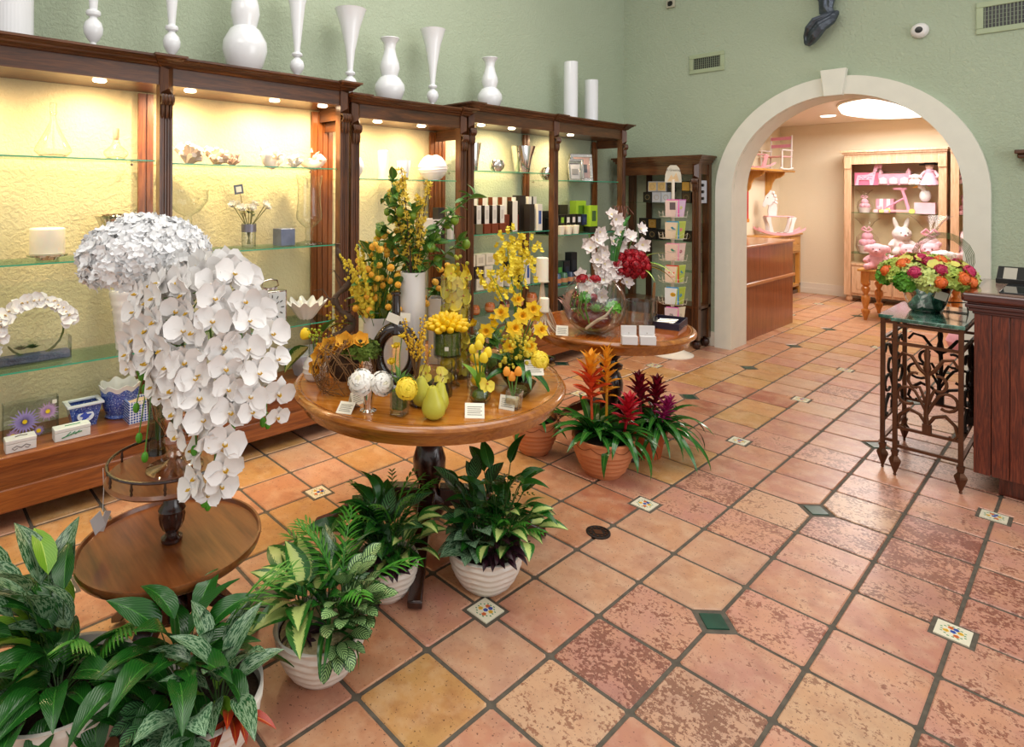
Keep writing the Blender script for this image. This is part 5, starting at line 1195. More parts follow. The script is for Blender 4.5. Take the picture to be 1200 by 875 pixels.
put_leaf(t_, 'dief', Vector((-.01, -.03, .16)), R(215), R(-30), 1.0, .6); put_leaf(t_, 'ficus', Vector((.03, .02, .22)), R(20), R(50), 1.7); put_leaf(t_, 'lily', Vector((.03, .02, .22)), R(60), R(35), .9)
# driftwood branch arrangement behind it
t_ = thing('driftwood_branch', 'dark twisted driftwood branch rising at the left behind the round table flowers', 'branch', (-1.30, .20, Z1)); P_ = [(0, 0, 0), (-.04, .0, .08), (.02, .0, .16), (.10, .04, .20), (.12, .06, .24), (.05, .04, .30), (.03, .03, .36), (.09, .06, .42), (.1, .07, .47), (.06, .05, .54), (.04, .04, .60), (.04, .04, .63)]
P_ = [(x*e1.x, x*e1.y, z) for x, y, z in P_]; W_ = [bez(P_, k/40) for k in range(41)]; part(t_, 'trunk', MB().tube(W_, [.022*(1-.5*k/40) + .004*sin(k*1.3) for k in range(41)], 9), 'branch')
mb = MB(); q = random.Random(12)
for k in range(12):
    b = W_[4+k*2]; d = Vector((q.uniform(-1, 1), q.uniform(-1, 1), q.uniform(-.3, 1))).normalized(); mb.tube([b, b+d*.05, b+d*.09+Vector((0, 0, .02)), b + d*.14 + Vector((q.uniform(-.03, .03), 0, -.02))], [.004, .003, .002, .001], 5)
part(t_, 'twiglets', mb, 'branch', kind='stuff'); mb = MB()
for k in range(60): a = uni(0, 6.28); mb.ball((.07*cos(a)*rnd()+.02, .07*sin(a)*rnd()+.02, uni(.10, .34)), .006, 6, 4)
part(t_, 'yellow_berries', mb, pm('#c8a820', .5), kind='stuff'); part(t_, 'stone_foot', MB().lathe([(0, 0), (.06, 0), (.05, .03), (0, .035)], 14), 'branch')
# mercury vase with white ranunculus
t_ = thing('mercury_vase', 'mirrored silver bud vase holding two white ranunculus', 'vase', (-.69, .005, Z1)); part(t_, 'vase', MB().lathe([(0, 0), (.033, 0), (.034, .006), (.018, .012), (.018, .02), (.022, .05), (.030, .11), (.027, .11), (.018, .04)], 28), 'chrome')
pw = [mesh('flower', pompon_mb(.043, 8, s, 11, .35), [pm('#f8f5ee', .6, var=.03), pm('#f2edd4', .6)]) for s in (4, 5)]
copies(t_, 'flower', pw, [((-.015, -.02, .115), (.35, -.7, .6), 1.15), ((.045, .03, .115), (.9, -.1, .35), 1.0)])
# moss cube vase with ranunculus and berries
t_ = thing('moss_cube_vase', 'clear square bud vase filled with moss beneath a yellow ranunculus', 'vase', (-.575, .075, Z1), R(25)); part(t_, 'glass', sqvase(.058, .10), 'thick_glass', bev=.002); part(t_, 'moss', MB().box(-.024, -.024, .025, .024, .024, .105), 'moss', bev=.006)
yr = [mesh('flower', pompon_mb(.040, 8, s, 11, .3), [pm('#f6d83a', .55, var=.08), pm('#e0c828', .6)]) for s in (6, 7)]
copies(t_, 'flower', yr, [((.04, -.02, .115), (.6, -.8, .4), 1.0)]); mb = MB()
for P_ in ([(0, 0, .1), (-.02, 0, .2), (-.015, 0, .27)], [(0, 0, .1), (-.005, .01, .24), (.01, .0, .31)], [(0, .01, .1), (.02, .04, .16), (.05, .045, .13)], [(0, 0, .1), (-.03, -.01, .17), (-.035, 0, .21)]): mb.tube(P_, .002, 5)
part(t_, 'stems', mb, 'stem'); yb = mesh('bud', peony_mb(.017, 4, 8, 0, n0=6), pm('#e8c82c', .5)); copies(t_, 'bud', [yb], [((-.015, 0, .27), (0, -.4, 1), 1.2), ((-.035, 0, .205), (0, -.6, 1), 1.2), ((.01, 0, .31), (0, 0, 1), 1.1)]); leafy(t_, 'ficus', 0, 0, .13, 8, .04, (0, 70), (.4, .7))
t_ = thing('berry_spray_glass', 'slender glass with dark soil and stiff sprays of yellow berries', 'vase', (-.615, .20, Z1)); part(t_, 'glass', cyl_vase(.032, .12), 'thick_glass'); part(t_, 'dark_gravel', MB().lathe([(0, .008), (.027, .008), (.027, .085), (0, .09)], 20), 'soil'); mb = MB(); m2 = MB(); q = random.Random(5)
for k in range(15):
    a = q.uniform(0, 6.28); r = q.uniform(.02, .075); H = q.uniform(.22, .40); mb.tube([(0, 0, .08), (r*.4*cos(a), r*.4*sin(a), H*.6), (r*cos(a), r*sin(a), H)], .0013, 4)
    for j in range(9): f = .55 + .05*j; m2.ball((r*f*cos(a)+q.uniform(-.008, .008), r*f*sin(a)+q.uniform(-.008, .008), .08+(H-.08)*f + .01), .0055, 6, 4)
part(t_, 'berry_stems', mb, 'twig', kind='stuff'); part(t_, 'berries', m2, pm('#e0b428', .5), kind='stuff')
# pears
def pear_mb(s): 
    m = MB().lathe([(0, 0), (.022, .004), (.038, .018), (.043, .04), (.036, .066), (.024, .09), (.018, .108), (.010, .118), (0, .12)], 24); return m
pl_ = [((-.583, .21), 1.05, (.05, -.12), 'green yellow pear standing at the left of the three'), ((-.508, .218), 1.0, (-.1, .1), 'green yellow pear standing at the back of the three'), ((-.455, .155), 1.12, (.12, .05), 'largest green yellow pear at the front right of the three')]
for (x, y), s, tl, lab in pl_:
    p_ = thing('pear', lab, 'pear', group='pears on the round table', mat=TR(x, y, Z1) @ RX(tl[0]) @ RY(tl[1]) @ SCL(s)); part(p_, 'fruit', pear_mb(s), 'pear'); part(p_, 'stalk', MB().tube([(0, 0, .115), (.002, 0, .125), (.008, 0, .138)], .0018, 5), 'twig')
# tulips in a mossy glass
t_ = thing('tulip_glass', 'low round glass of moss with yellow tulips and one pale orchid', 'vase', (-.465, .425, Z1)); part(t_, 'glass', MB().lathe([(0, 0), (.03, 0), (.045, .02), (.047, .04), (.04, .058), (.037, .058), (.042, .03), (0, .004)], 30), 'thick_glass'); part(t_, 'moss', MB().ball((0, 0, .03), .036, 14, 8, sc=(1, 1, .65)), 'moss')
tb = mesh('tulip', bud_mb(.019, .048), pt('#f0d42c')); mb = MB()
for (dx, dy, h) in ((-.03, -.01, .21), (-.01, .01, .25), (.005, -.015, .235), (.02, .02, .20), (-.02, .015, .225), (.028, -.01, .185)):
    mb.tube([(0, 0, .04), (dx*.5, dy*.5, h*.6), (dx, dy, h-.005)], .0028, 5); obj('tulip', tb, t_, TR(dx, dy, h-.01) @ RY(dx*6) @ RX(-dy*6) @ SCL(uni(.9, 1.15)))
part(t_, 'stems', mb, 'stem'); put_leaf(t_, 'lime', Vector((-.01, 0, .05)), R(200), R(75), .9); put_leaf(t_, 'lime', Vector((0, 0, .05)), R(320), R(80), .8); oy = mesh('orchid', orchid_mb(.75, 3), [pm('#ecd648', .55, var=.1), pm('#d87a5a', .5)]); copies(t_, 'orchid', [oy], [((.04, -.005, .085), (.9, -.4, .4), 1)])
# slanted glass with orange tulips
t_ = thing('slanted_glass', 'small slanted glass cube of sand with three orange tulips', 'vase', mat=TR(-.325, .475, Z1) @ RZ(R(20))); part(t_, 'glass', sqvase(.058, .075), 'thick_glass', RY(R(6)), bev=.003); part(t_, 'sand', MB().box(-.024, -.024, .01, .024, .024, .045), 'pebble', bev=.006); mb = MB(); to = mesh('tulip', bud_mb(.016, .042), [pt('#ee9a2c')])
for dx, dy, h in ((-.022, -.01, .135), (-.005, .0, .115), (.02, .0, .14)): mb.tube([(0, 0, .03), (dx, dy, h)], .0028, 5); obj('tulip', to, t_, TR(dx, dy, h-.005) @ RY(dx*5))
part(t_, 'stems', mb, 'stem')
# brown pretzel bottle
t_ = thing('brown_bottle', 'glossy dark brown bottle with a ring shaped body and slim neck', 'vase', (-.86, .28, Z1)); P_ = [((.095)*sin(a), .115*(-cos(a))) for a in [R(28)+k*(2*pi-R(56))/24 for k in range(25)]]
W_ = [e1*x for x, z in P_]; rg = [(e1.x*sin(a)*.085, e1.y*sin(a)*.085, .15 - .115*cos(a)) for a in [2*pi*k/32 for k in range(33)]]; mb = MB().tube(rg, [.030 if k not in () else .03 for k in range(33)], 12); mb.lathe([(.0, .0), (.07, 0), (.075, .01), (.05, .035), (0, .04)], 24); mb.tube([(0, 0, .25), (0, 0, .30), (0, 0, .42)], [.036, .021, .019], 16); mb.lathe([(.019, .42), (.024, .425), (.024, .435), (.019, .437), (0, .437)], 16)
part(t_, 'bottle', mb, pm('#24130b', .06, var=.2, coat=.8)); part(t_, 'tag', MB().box(-.03, 0, -.02, .03, .001, .02, mat=RY(.4)).box(.028, .0, -.008, .075, .001, .03, mat=RY(.1)), 'card', TR(.02, -.03, .32) @ RZ(R(48)), smooth=False)
# tall white cylinders with flowers
t_ = thing('white_cylinder_vase', 'left white cylinder vase of orange yellow ranunculus and snapdragons', 'vase', (-1.16, .40, Z1)); part(t_, 'vase', cyl_vase(.075, .262, .005), 'white_cer')
oy2 = [mesh('flower', pompon_mb(.0195, 5, s, 7, .2), [pm('#f8c040' if s == 9 else '#f6b030', .55, var=.08), pm('#f0a828', .55)]) for s in (9, 10)]; st = MB(); q = random.Random(21)
for k in range(85):
    a = q.uniform(0, 6.28); r = q.uniform(.02, .19); h = q.uniform(.36, .70) - r*.3; d = Vector((cos(a)*.5, sin(a)*.5, .9)); p = Vector((.06 + r*cos(a), .04 + r*sin(a), h)); st.tube([(.02*cos(a), .02*sin(a), .2), (p.x*.5, p.y*.5, h*.7), p], .0018, 4); obj('flower', oy2[k % 2], t_, Matrix.Translation(p) @ orient((d.x+.4, d.y-.5, .5)) @ SCL(q.uniform(.7, 1.0)))
for k in range(80): a = q.uniform(0, 6.28); r = q.uniform(.0, .14); put_leaf(t_, 'ficus', Vector((.03+r*cos(a), .02+r*sin(a), q.uniform(.27, .62))), a, R(q.uniform(0, 70)), q.uniform(.8, 1.5), uni(-.5, .5))
sn = MB()
for s in range(20):
    a = q.uniform(1.9, 5.4); r = q.uniform(.03, .20); H = q.uniform(.30, .56)
    for j in range(44): f = .42 + .58*j/44; sn.ball((r*f*cos(a)+q.uniform(-.02, .02)*(1.3-f), r*f*sin(a)+q.uniform(-.02, .02)*(1.3-f), .12 + H*f), .0105*(1.45-f)*1.3, 5, 4)
part(t_, 'snapdragons', sn, pm('#ead03a', .55, var=.15), kind='stuff'); part(t_, 'stems', st, 'stem', kind='stuff')
t_ = thing('tall_white_vase', 'tall white cylinder vase of forsythia and green lime branches', 'vase', (-.97, .47, Z1)); part(t_, 'vase', cyl_vase(.062, .50, .005), 'white_cer'); st = MB(); fo_ = MB(); q = random.Random(31)
for k in range(9):
    a = q.uniform(0, 6.28); r = q.uniform(.04, .15); H = q.uniform(.75, 1.02); P_ = [Vector((0, 0, .4)), Vector((r*.5*cos(a), r*.5*sin(a), H*.75)), Vector((r*cos(a), r*sin(a), H))]; st.tube([bez(P_, i/8) for i in range(9)], [.004-.0003*i for i in range(9)], 5)
    for j in range(75): f = q.uniform(.3, 1); p = bez(P_, f); m_ = Matrix.Translation(p + Vector((q.uniform(-.014, .014), q.uniform(-.014, .014), 0))) @ orient((q.uniform(-1, 1), q.uniform(-1, 1), q.uniform(-.3, 1))); [fo_.petal(m_ @ RZ(i*pi/2) @ RY(-.5), .016, .008, .1, .1, 0, .4, 2) for i in range(4)]
part(t_, 'forsythia_twigs', st, 'branch', kind='stuff'); part(t_, 'forsythia_blossom', fo_, pm('#f0d048', .55, var=.12), kind='stuff'); st = MB(); lm = mesh('lime', MB().ball((0, 0, 0), .024, 12, 8, sc=(1, 1, 1.15)), pm('#7c9a2c', .35, var=.15)); B_ = []
for az_, L_, H_, nn in ((190, .20, .86, 5), (215, .17, .72, 4), (240, .10, .88, 4), (40, .20, .78, 4), (60, .26, .66, 4), (20, .12, .66, 3), (320, .05, .82, 3), (48, .30, .88, 3), (200, .12, .95, 3)):
    d = Vector((cos(R(az_)), sin(R(az_)), 0)); P_ = [Vector((0, 0, .45)), d*L_*.35 + Vector((0, 0, H_*.8)), d*L_ + Vector((0, 0, H_))]; st.tube([bez(P_, i/8) for i in range(9)], [.005-.0004*i for i in range(9)], 5)
    for j in range(22): f = .35 + .65*j/21; put_leaf(t_, 'ficus', bez(P_, f), uni(0, 6.28), R(uni(-20, 60)), uni(.7, 1.3), uni(-.6, .6))
    for j in range(max(1, nn-2)): obj('lime', lm, t_, Matrix.Translation(bez(P_, .6 + .38*rnd()) + Vector((uni(-.03, .03), uni(-.03, .03), -.02))) @ SCL(uni(.7, 1.05)))
part(t_, 'lime_branches', st, 'stem', kind='stuff')
t_ = thing('white_square_vase', 'tall white square vase with small orange and white blossoms behind the orchids', 'vase', (-1.03, .70, Z1), R(40)); part(t_, 'vase', sqvase(.10, .34, .005), 'white_cer', bev=.003); copies(t_, 'flower', oy2, [((-.02, -.02, .42), (.5, -.5, .6), 1), ((.03, 0, .44), (.6, -.3, .6), 1.2), ((.0, .03, .48), (.2, -.3, 1), 1), ((.0, -.03, .39), (.5, -.8, .5), .8), ((.04, .03, .5), (.5, 0, .8), 1)]); leafy(t_, 'ficus', 0, 0, .34, 26, .07, (0, 80), (.6, 1.0))
# moss bowl with yellow fruits on glass stand
t_ = thing('moss_glass_bowl', 'glass of moss heaped with small lemon yellow fruits, raised on a footed stand', 'vase', (-.72, .47, Z1)); part(t_, 'stand', MB().lathe([(0, 0), (.06, 0), (.06, .004), (.045, .01), (.044, .13), (.062, .135), (.062, .142), (0, .142)], 32, cap=False), 'thick_glass'); part(t_, 'bowl', cyl_vase(.064, .105), 'thick_glass', TR(0, 0, .143)); part(t_, 'moss', MB().lathe([(0, .0), (.058, 0), (.058, .10), (0, .105)], 30), 'moss', TR(0, 0, .15))
fr = mesh('fruit', MB().lathe([(0, 0), (.010, .003), (.016, .016), (.0155, .03), (.010, .043), (.004, .05), (0, .052)], 12), 'lemon'); q = random.Random(6)
for k in range(46):
    z_ = 1 - .78*(k+.5)/46; a = 2.4*k; h = sqrt(max(0, 1-z_*z_)); d = Vector((h*cos(a), h*sin(a), z_*.75)); obj('fruit', fr, t_, Matrix.Translation(Vector((0, 0, .255)) + Vector((d.x*.062, d.y*.062, d.z*.05))) @ orient(d + Vector((q.uniform(-.2, .2), q.uniform(-.2, .2), 0))))
part(t_, 'sticker', MB().box(-.009, 0, 0, .009, .001, .018), 'card', TR(.045, -.046, .175) @ RZ(R(45)))
lem = mesh('lemon', MB().lathe([(0, 0), (.008, .003), (.022, .012), (.031, .035), (.031, .05), (.022, .072), (.008, .082), (0, .086)], 18), 'lemon')
for k, (dx, dy, dz, lab) in enumerate(((-.004, .0, .006, 'lemon lying at the bottom inside the footed glass stand'), (.0, .004, .072, 'lemon resting on top of the other inside the footed glass stand'))):
    o = obj('lemon', lem, None, TR(-.72+dx, .47+dy, Z1+dz+.028) @ RZ(R(40+k*40)) @ RY(pi/2) @ TR(0, 0, -.043) @ SCL(.95, .85, 1) if False else TR(-.72+dx-.0, .47+dy, Z1+dz+.03) @ RZ(R(30+40*k)) @ RY(pi/2) @ TR(0, 0, -.039) @ SCL(.9)); o['label'] = lab; o['category'] = 'lemon'
t_ = thing('orchid_bowl', 'wide low glass bowl with dark pebbles and two yellow orchids', 'vase', (-.67, .345, Z1)); part(t_, 'glass', cyl_vase(.082, .145), 'glass'); part(t_, 'dark_pebbles', MB().lathe([(0, .008), (.05, .008), (.055, .03), (.04, .062), (0, .07)], 24), pm('#2c2420', .6, bump=1, bs=70), TR(.02, 0, 0)); copies(t_, 'orchid', [oy], [((-.02, -.03, .09), (.5, -.8, .6), 1.1), ((.04, .0, .09), (.9, -.3, .6), 1.1)])
t_ = thing('orchid_cylinder', 'tall clear glass cylinder filled with yellow orchids', 'vase', (-.80, .60, Z1)); part(t_, 'glass', cyl_vase(.072, .49), 'glass'); q = random.Random(9); pl2 = []
for k in range(46): a = 2.4*k; r = .045; pl2.append(((r*cos(a), r*sin(a), .05 + .47*k/46), (cos(a), sin(a), q.uniform(-.2, .6)), q.uniform(1.0, 1.35)))
copies(t_, 'orchid', [oy, mesh('orchid', orchid_mb(.75, 7), [pm('#f0d030', .55, var=.1), pm('#d89a3a', .5)])], pl2); mb = MB().tube([(0, 0, .02), (.01, 0, .3), (0, 0, .5)], .004, 5); [mb.ball((uni(-.03, .05), uni(-.03, .03), uni(.52, .58)), .010, 7, 5) for k in range(7)]; part(t_, 'stems_and_buds', mb, pm('#a8a82c', .5), kind='stuff')
t_ = thing('stoppered_lemon_bottle', 'clear round shouldered bottle packed with lemons beside the tulips', 'jar', (-.60, .545, Z1)); part(t_, 'bottle', MB().lathe([(0, 0), (.043, 0), (.046, .01), (.046, .16), (.04, .185), (.022, .205), (.014, .215), (.014, .235)], 30, cap=False), 'glass'); part(t_, 'stopper', MB().lathe([(0, .235), (.012, .236), (.018, .25), (.006, .262), (.014, .28), (.010, .30), (0, .305)], 16), 'thick_glass')
for k, (dx, dy, dz, r_) in enumerate(((.0, 0, .035, 0), (.004, .0, .085, 60), (-.003, 0, .135, 20))): obj('lemon', lem, t_, TR(dx, dy, dz) @ RZ(R(r_)) @ RY(pi/2) @ SCL(.8) @ TR(0, 0, -.043))
# fern under glass behind
t_ = thing('glass_terrarium', 'round glass terrarium stuffed with ferns and leaves beside the yellow orchids', 'terrarium', (-.73, .76, Z1)); part(t_, 'glass', MB().lathe([(0, 0), (.05, 0), (.08, .04), (.09, .09), (.08, .14), (.05, .18), (.045, .2)], 30, cap=False), 'glass'); part(t_, 'moss', MB().ball((0, 0, .05), .06, 14, 8, sc=(1, 1, .7)), 'moss'); leafy(t_, 'ficus', 0, 0, .12, 44, .12, (-10, 80), (.8, 1.3)); copies(t_, 'flower', [mesh('flower', daisy_mb(.03, 5, 2, .3, .3, 25, 4), ['yel', 'yc'])], [((-.05, -.05, .24), (.2, -.8, .5), 1), ((.05, -.02, .25), (.8, -.6, .4), 1), ((.0, .03, .26), (.3, -.5, .8), 1), ((.07, .05, .22), (.8, 0, .4), 1.1)])
# daffodil / oncidium arrangement in tilted glass bowls
t_ = thing('daffodil_arrangement', 'tall yellow spray orchids above daffodils in a bowl, right side of the table', 'flower arrangement', (-.50, .70, Z1)); part(t_, 'bowl', MB().lathe([(0, 0), (.03, 0), (.06, .03), (.085, .08), (.09, .12), (.087, .12), (.055, .035), (0, .006)], 32), 'dark_glass'); part(t_, 'sand', MB().ball((0, 0, .045), .055, 14, 8, sc=(1, 1, .6)), 'pebble')
df = [mesh('daffodil', daff_mb(.043), [pt('#f2cd22'), pt('#f0b818')])]; st = MB(); q = random.Random(41); pl2 = []
for (a_, b_, h, r_) in ((-.14, .02, .26, 1.0), (-.07, .03, .34, 1.05), (.02, .04, .33, 1.1), (.07, .02, .36, 1.05), (-.02, .06, .28, 1.1), (.10, .05, .27, 1.0), (.0, .0, .40, .9), (.09, -.02, .33, 1.0), (-.04, .05, .20, .9), (.05, .07, .20, .9)):
    p = e1*a_ + e2*b_ + Vector((0, 0, h)); d = e2*.9 + e1*q.uniform(-.6, .5) + Vector((0, 0, q.uniform(-.1, .5))); pl2.append((p, d, r_)); st.tube([(0, 0, .05), p*.5 + Vector((0, 0, .07)), p - d*.01], .003, 5)
copies(t_, 'daffodil', df, pl2); copies(t_, 'flower', yr, [(e1*.09 + e2*.08 + Vector((0, 0, .14)), e2 + e1*.4 + Vector((0, 0, .3)), 1.0)]); sp = MB(); q = random.Random(44)
for k in range(9):
    a = q.uniform(0, 6.28); r = q.uniform(.02, .15); H = q.uniform(.46, .76); P_ = [Vector((0, 0, .05)), Vector((r*.25*cos(a), r*.25*sin(a), H*.6)), Vector((r*cos(a), r*sin(a), H))]; st.tube([bez(P_, i/8) for i in range(9)], [.0035-.0003*i for i in range(9)], 5)
    for j in range(22):
        f = .74 + .26*j/22; p = bez(P_, f) + Vector((q.uniform(-.06, .06), q.uniform(-.06, .06), q.uniform(-.03, .03))); m_ = Matrix.Translation(p) @ orient(e2*.8 + Vector((q.uniform(-1, 1), q.uniform(-1, 1), q.uniform(-.3, 1))))
        for i in range(4): sp.petal(m_ @ RZ(i*pi/2+.5) @ RY(-.3), .014, .011, .2, .2, 0, .6, 2)
        sp.petal(m_ @ RZ(-pi/2), .022, .026, -.2, -.2, 0, .9, 2)
part(t_, 'orchid_sprays', sp, pm('#ead028', .55, var=.12), kind='stuff'); mb = MB()
for k in range(130): a = q.uniform(0, 6.28); r = .1*sqrt(q.random()); mb.ball((r*cos(a)+e2.x*.03, r*sin(a)+e2.y*.03, q.uniform(.10, .26)), q.uniform(.006, .011), 5, 4)
part(t_, 'small_blossoms', mb, pm('#dcc83a', .55, var=.2), kind='stuff'); part(t_, 'stems', st, 'stem', kind='stuff'); clump(t_, st, 'brom', 0, 0, .06, 7, .01, (45, 80), (.6, .85)); leafy(t_, 'ficus', 0, 0, .1, 14, .1, (0, 60), (.6, 1.0))
price_card(-.36, .66, Z1+.09, R(-40), 'price card clipped to the daffodil bowl near the right rim', 30, 1.2)
t_ = thing('slanted_bowl', 'slanted dark glass bowl with sand in front of the daffodils', 'bowl', (-.40, .60, Z1)); part(t_, 'bowl', MB().lathe([(0, 0), (.025, 0), (.05, .03), (.07, .075), (.068, .075), (.04, .03), (0, .008)], 28), 'dark_glass', RX(R(-8))); part(t_, 'sand', MB().ball((0, 0, .03), .04, 12, 7, sc=(1, 1, .5)), 'pebble')
# ================================================================ SECOND TABLE
fx, fy_ = -.86, 1.87
t_ = thing('fishbowl_terrarium', 'big round glass fish bowl with succulents, driftwood and red flowers', 'terrarium', (fx, fy_, TZ)); pr = [(0, 0), (.07, 0)] + [(.20*sin(a), .195 - .20*cos(a)) for a in [R(22 + 13.2*k) for k in range(10)]] + [(.125, .357)]; pr = [(0, 0), (.06, 0)] + [(.198*sin(a), .19 - .19*cos(a)) for a in [R(25+12.4*k) for k in range(10)]] + [(.128, .352)]
part(t_, 'bowl', MB().lathe(pr, 48, cap=False), 'thick_glass'); part(t_, 'red_glass_beads', MB().ball((-.02, 0, .10), .13, 20, 10, sc=(1, 1, .55)), pm('#6a1412', .2, var=.5, bump=1, bs=60, coat=.4)); rr = MB(); [rr.ball((-.1*rnd()-.04, uni(-.08, .08), uni(.08, .26)), uni(.018, .03), 8, 6) for k in range(22)]; part(t_, 'red_berries', rr, pm('#8a1420', .35, var=.3), kind='stuff')
su = MB()
for k in range(34): a = 2.4*k; su.leaf(.075*(1-.012*k), .013, -.4, .3, 3, 'lance', 0, RZ(a) @ RY(-R(8+2.2*k)), cross=1)
part(t_, 'air_plant', su, pm('#8ab85a', .4, var=.2), TR(.05, -.05, .15)); part(t_, 'succulent', floret_ball(MB(), .035, 60, .02, (1, 1, 1), 0, -.3), pm('#6ab02c', .4), TR(.12, .03, .17), kind='stuff'); part(t_, 'succulent', floret_ball(MB(), .025, 50, .018), pm('#5aa82c', .4), TR(-.03, -.06, .23), kind='stuff')
mb = MB().tube([(.02, -.12, .05), (.06, -.1, .09), (.12, -.05, .14), (.15, -.02, .20)], [.008, .011, .008, .003], 7).tube([(.06, -.1, .09), (.10, -.10, .12), (.15, -.08, .13)], [.008, .006, .003], 6); part(t_, 'driftwood', mb, 'driftwood'); mb = MB()
for k in range(9): a = uni(-2.6, -1); mb.tube([(.12*cos(a), .12*sin(a), .28), (.15*cos(a), .15*sin(a), .18), (.06*cos(a)+.03, .1*sin(a), .05)], .0028, 4)
part(t_, 'grass_stems', mb, 'stem', kind='stuff'); red = [mesh('flower', pompon_mb(.029, 6, s, 7, .85), [pm('#c0182a', .5, var=.25), pm('#8c0e1c', .5)]) for s in (13, 14)]; copies(t_, 'flower', red, [((-.05, -.05, .34), (.1, -.6, .8), .9), ((.02, -.02, .345), (.4, -.3, 1), .9), ((-.1, .0, .33), (-.2, -.6, .8), .8)])
mb = MB()
for k in range(7): mb.leaf(.12, .05, .5, .3, 5, 'ovate', 0, TR(-.13, -.08, .08+.02*k) @ RZ(R(150+30*k)) @ RY(-R(60)))
part(t_, 'pink_petals', mb, pm('#e0b8b0', .6)); price_card(fx-.10, fy_-.20, TZ+.0, R(-60), 'price card standing at the left foot of the fish bowl', 20, 1.1)
# white orchids and red roses behind the bowl
t_ = thing('red_rose_arrangement', 'white cymbidiums and dark red roses with arching leaves behind the fish bowl', 'flower arrangement', (-1.06, 2.33, TZ)); part(t_, 'vase', MB().lathe([(0, 0), (.06, 0), (.05, .02), (.045, .1), (.06, .25), (.058, .25), (.04, .1), (0, .01)], 28), 'thick_glass'); cy = [mesh('orchid', daisy_mb(.058, 5, 2, .3, .15, 12, s, .6, .16), [pm('#f0e6e2', .6), pm('#e8d8a0', .5)]) for s in (1, 2)]; q = random.Random(51); pl2 = []; st = MB()
for tip, n in (((-.13, .60), 14), ((.06, .72), 15), ((.20, .62), 8), ((-.20, .30), 9)):
    for k in range(n): f = .40 + .60*k/(n-1) if tip[1] > .4 else .5+.5*k/(n-1); p = e1*(tip[0]*f + q.uniform(-.06, .06)) + e2*(.07 + q.uniform(-.02, .04)) + Vector((0, 0, tip[1]*f + .02)); pl2.append((p, e2 + e1*q.uniform(-.6, .6) + Vector((0, 0, q.uniform(-.2, .6))), q.uniform(.85, 1.15)))
    st.tube([(0, 0, .1), e1*tip[0]*.5 + Vector((0, 0, tip[1]*.55)), e1*tip[0] + Vector((0, 0, tip[1]))], .004, 5)
copies(t_, 'orchid', cy, pl2); copies(t_, 'rose', red, [(e1*(.15+.052*cos(a)*r_*uni(.8, 1.25)) + e2*(.12+.03*(1-r_)) + Vector((0, 0, .40+.042*sin(a)*r_*uni(.8, 1.2))), e2 + e1*.5*cos(a)*r_ + Vector((0, 0, .3+.5*sin(a)*r_)), 1.0) for a, r_ in [(0, 0)] + [(k*1.05, 1.0) for k in range(6)] + [(k*.57+.3, 1.8) for k in range(11)]])
for az_, s_, e_ in ((10, 1.0, 55), (-20, 1.1, 40), (30, .9, 30), (60, 1.0, 60), (5, 1.2, 25), (-40, .8, 30)): put_leaf(t_, 'varie', e1*.16 + Vector((0, 0, .34)), R(az_+30), R(e_), s_)
for a_, h_ in ((.0, .8), (.02, .65)): put_leaf(t_, 'brom', e1*.02 + e2*.12 + Vector((0, 0, .42)), R(20), R(84), 1.25, 1.4)
mb = MB()
for k in range(6): mb.tube([(0, 0, .2), e1*(.1+.02*k) + Vector((0, 0, .55)), e1*(.14-.03*k) + Vector((0, .02*k, .80)), e1*(.19-.04*k) + Vector((0, 0, .74))], .003, 5)
part(t_, 'curly_willow', mb, pm('#7a4a3a', .7), kind='stuff'); part(t_, 'stems', st, 'stem', kind='stuff')
# branch candle holders with pillars
def candle_holder(lab, x, y, hh, r, ch, base_r):
    t_ = thing('root_candle_holder', lab, 'candle holder', (x, y, TZ)); mb = MB(); q = random.Random(int(hh*100))
    for k in range(9): a = k*.7; mb.tube([(.006*cos(a), .006*sin(a), hh-.02), (.018*cos(a), .018*sin(a), hh*.6), (base_r*.6*cos(a), base_r*.6*sin(a), hh*.3), (base_r*cos(a+.2), base_r*sin(a+.2), .004)], [.005, .006, .006, .004], 6)
    part(t_, 'roots', mb, 'driftwood'); part(t_, 'stem', MB().tube([(0, 0, hh*.5), (0, 0, hh-.005)], .010, 8), 'driftwood'); part(t_, 'cup', MB().lathe([(0, hh-.01), (r*1.1, hh-.006), (r*1.1, hh), (0, hh)], 24), 'driftwood')
    solo('pillar_candle', 'ivory pillar candle on ' + ('the taller branch candle holder' if hh > .2 else 'the lower branch candle holder'), 'candle', MB().lathe([(0, 0), (r, 0), (r, ch-.004), (r-.005, ch), (.01, ch-.006), (0, ch-.006)], 28).tube([(0, 0, ch-.006), (0, 0, ch+.008)], .0012, 4), 'wax', (x, y, TZ+hh))
candle_holder('tall branching root candle holder at the left of the second table', -1.17, 1.74, .31, .04, .155, .10)
candle_holder('lower root candle holder in front of the tall one', -1.09, 1.66, .135, .03, .085, .085)
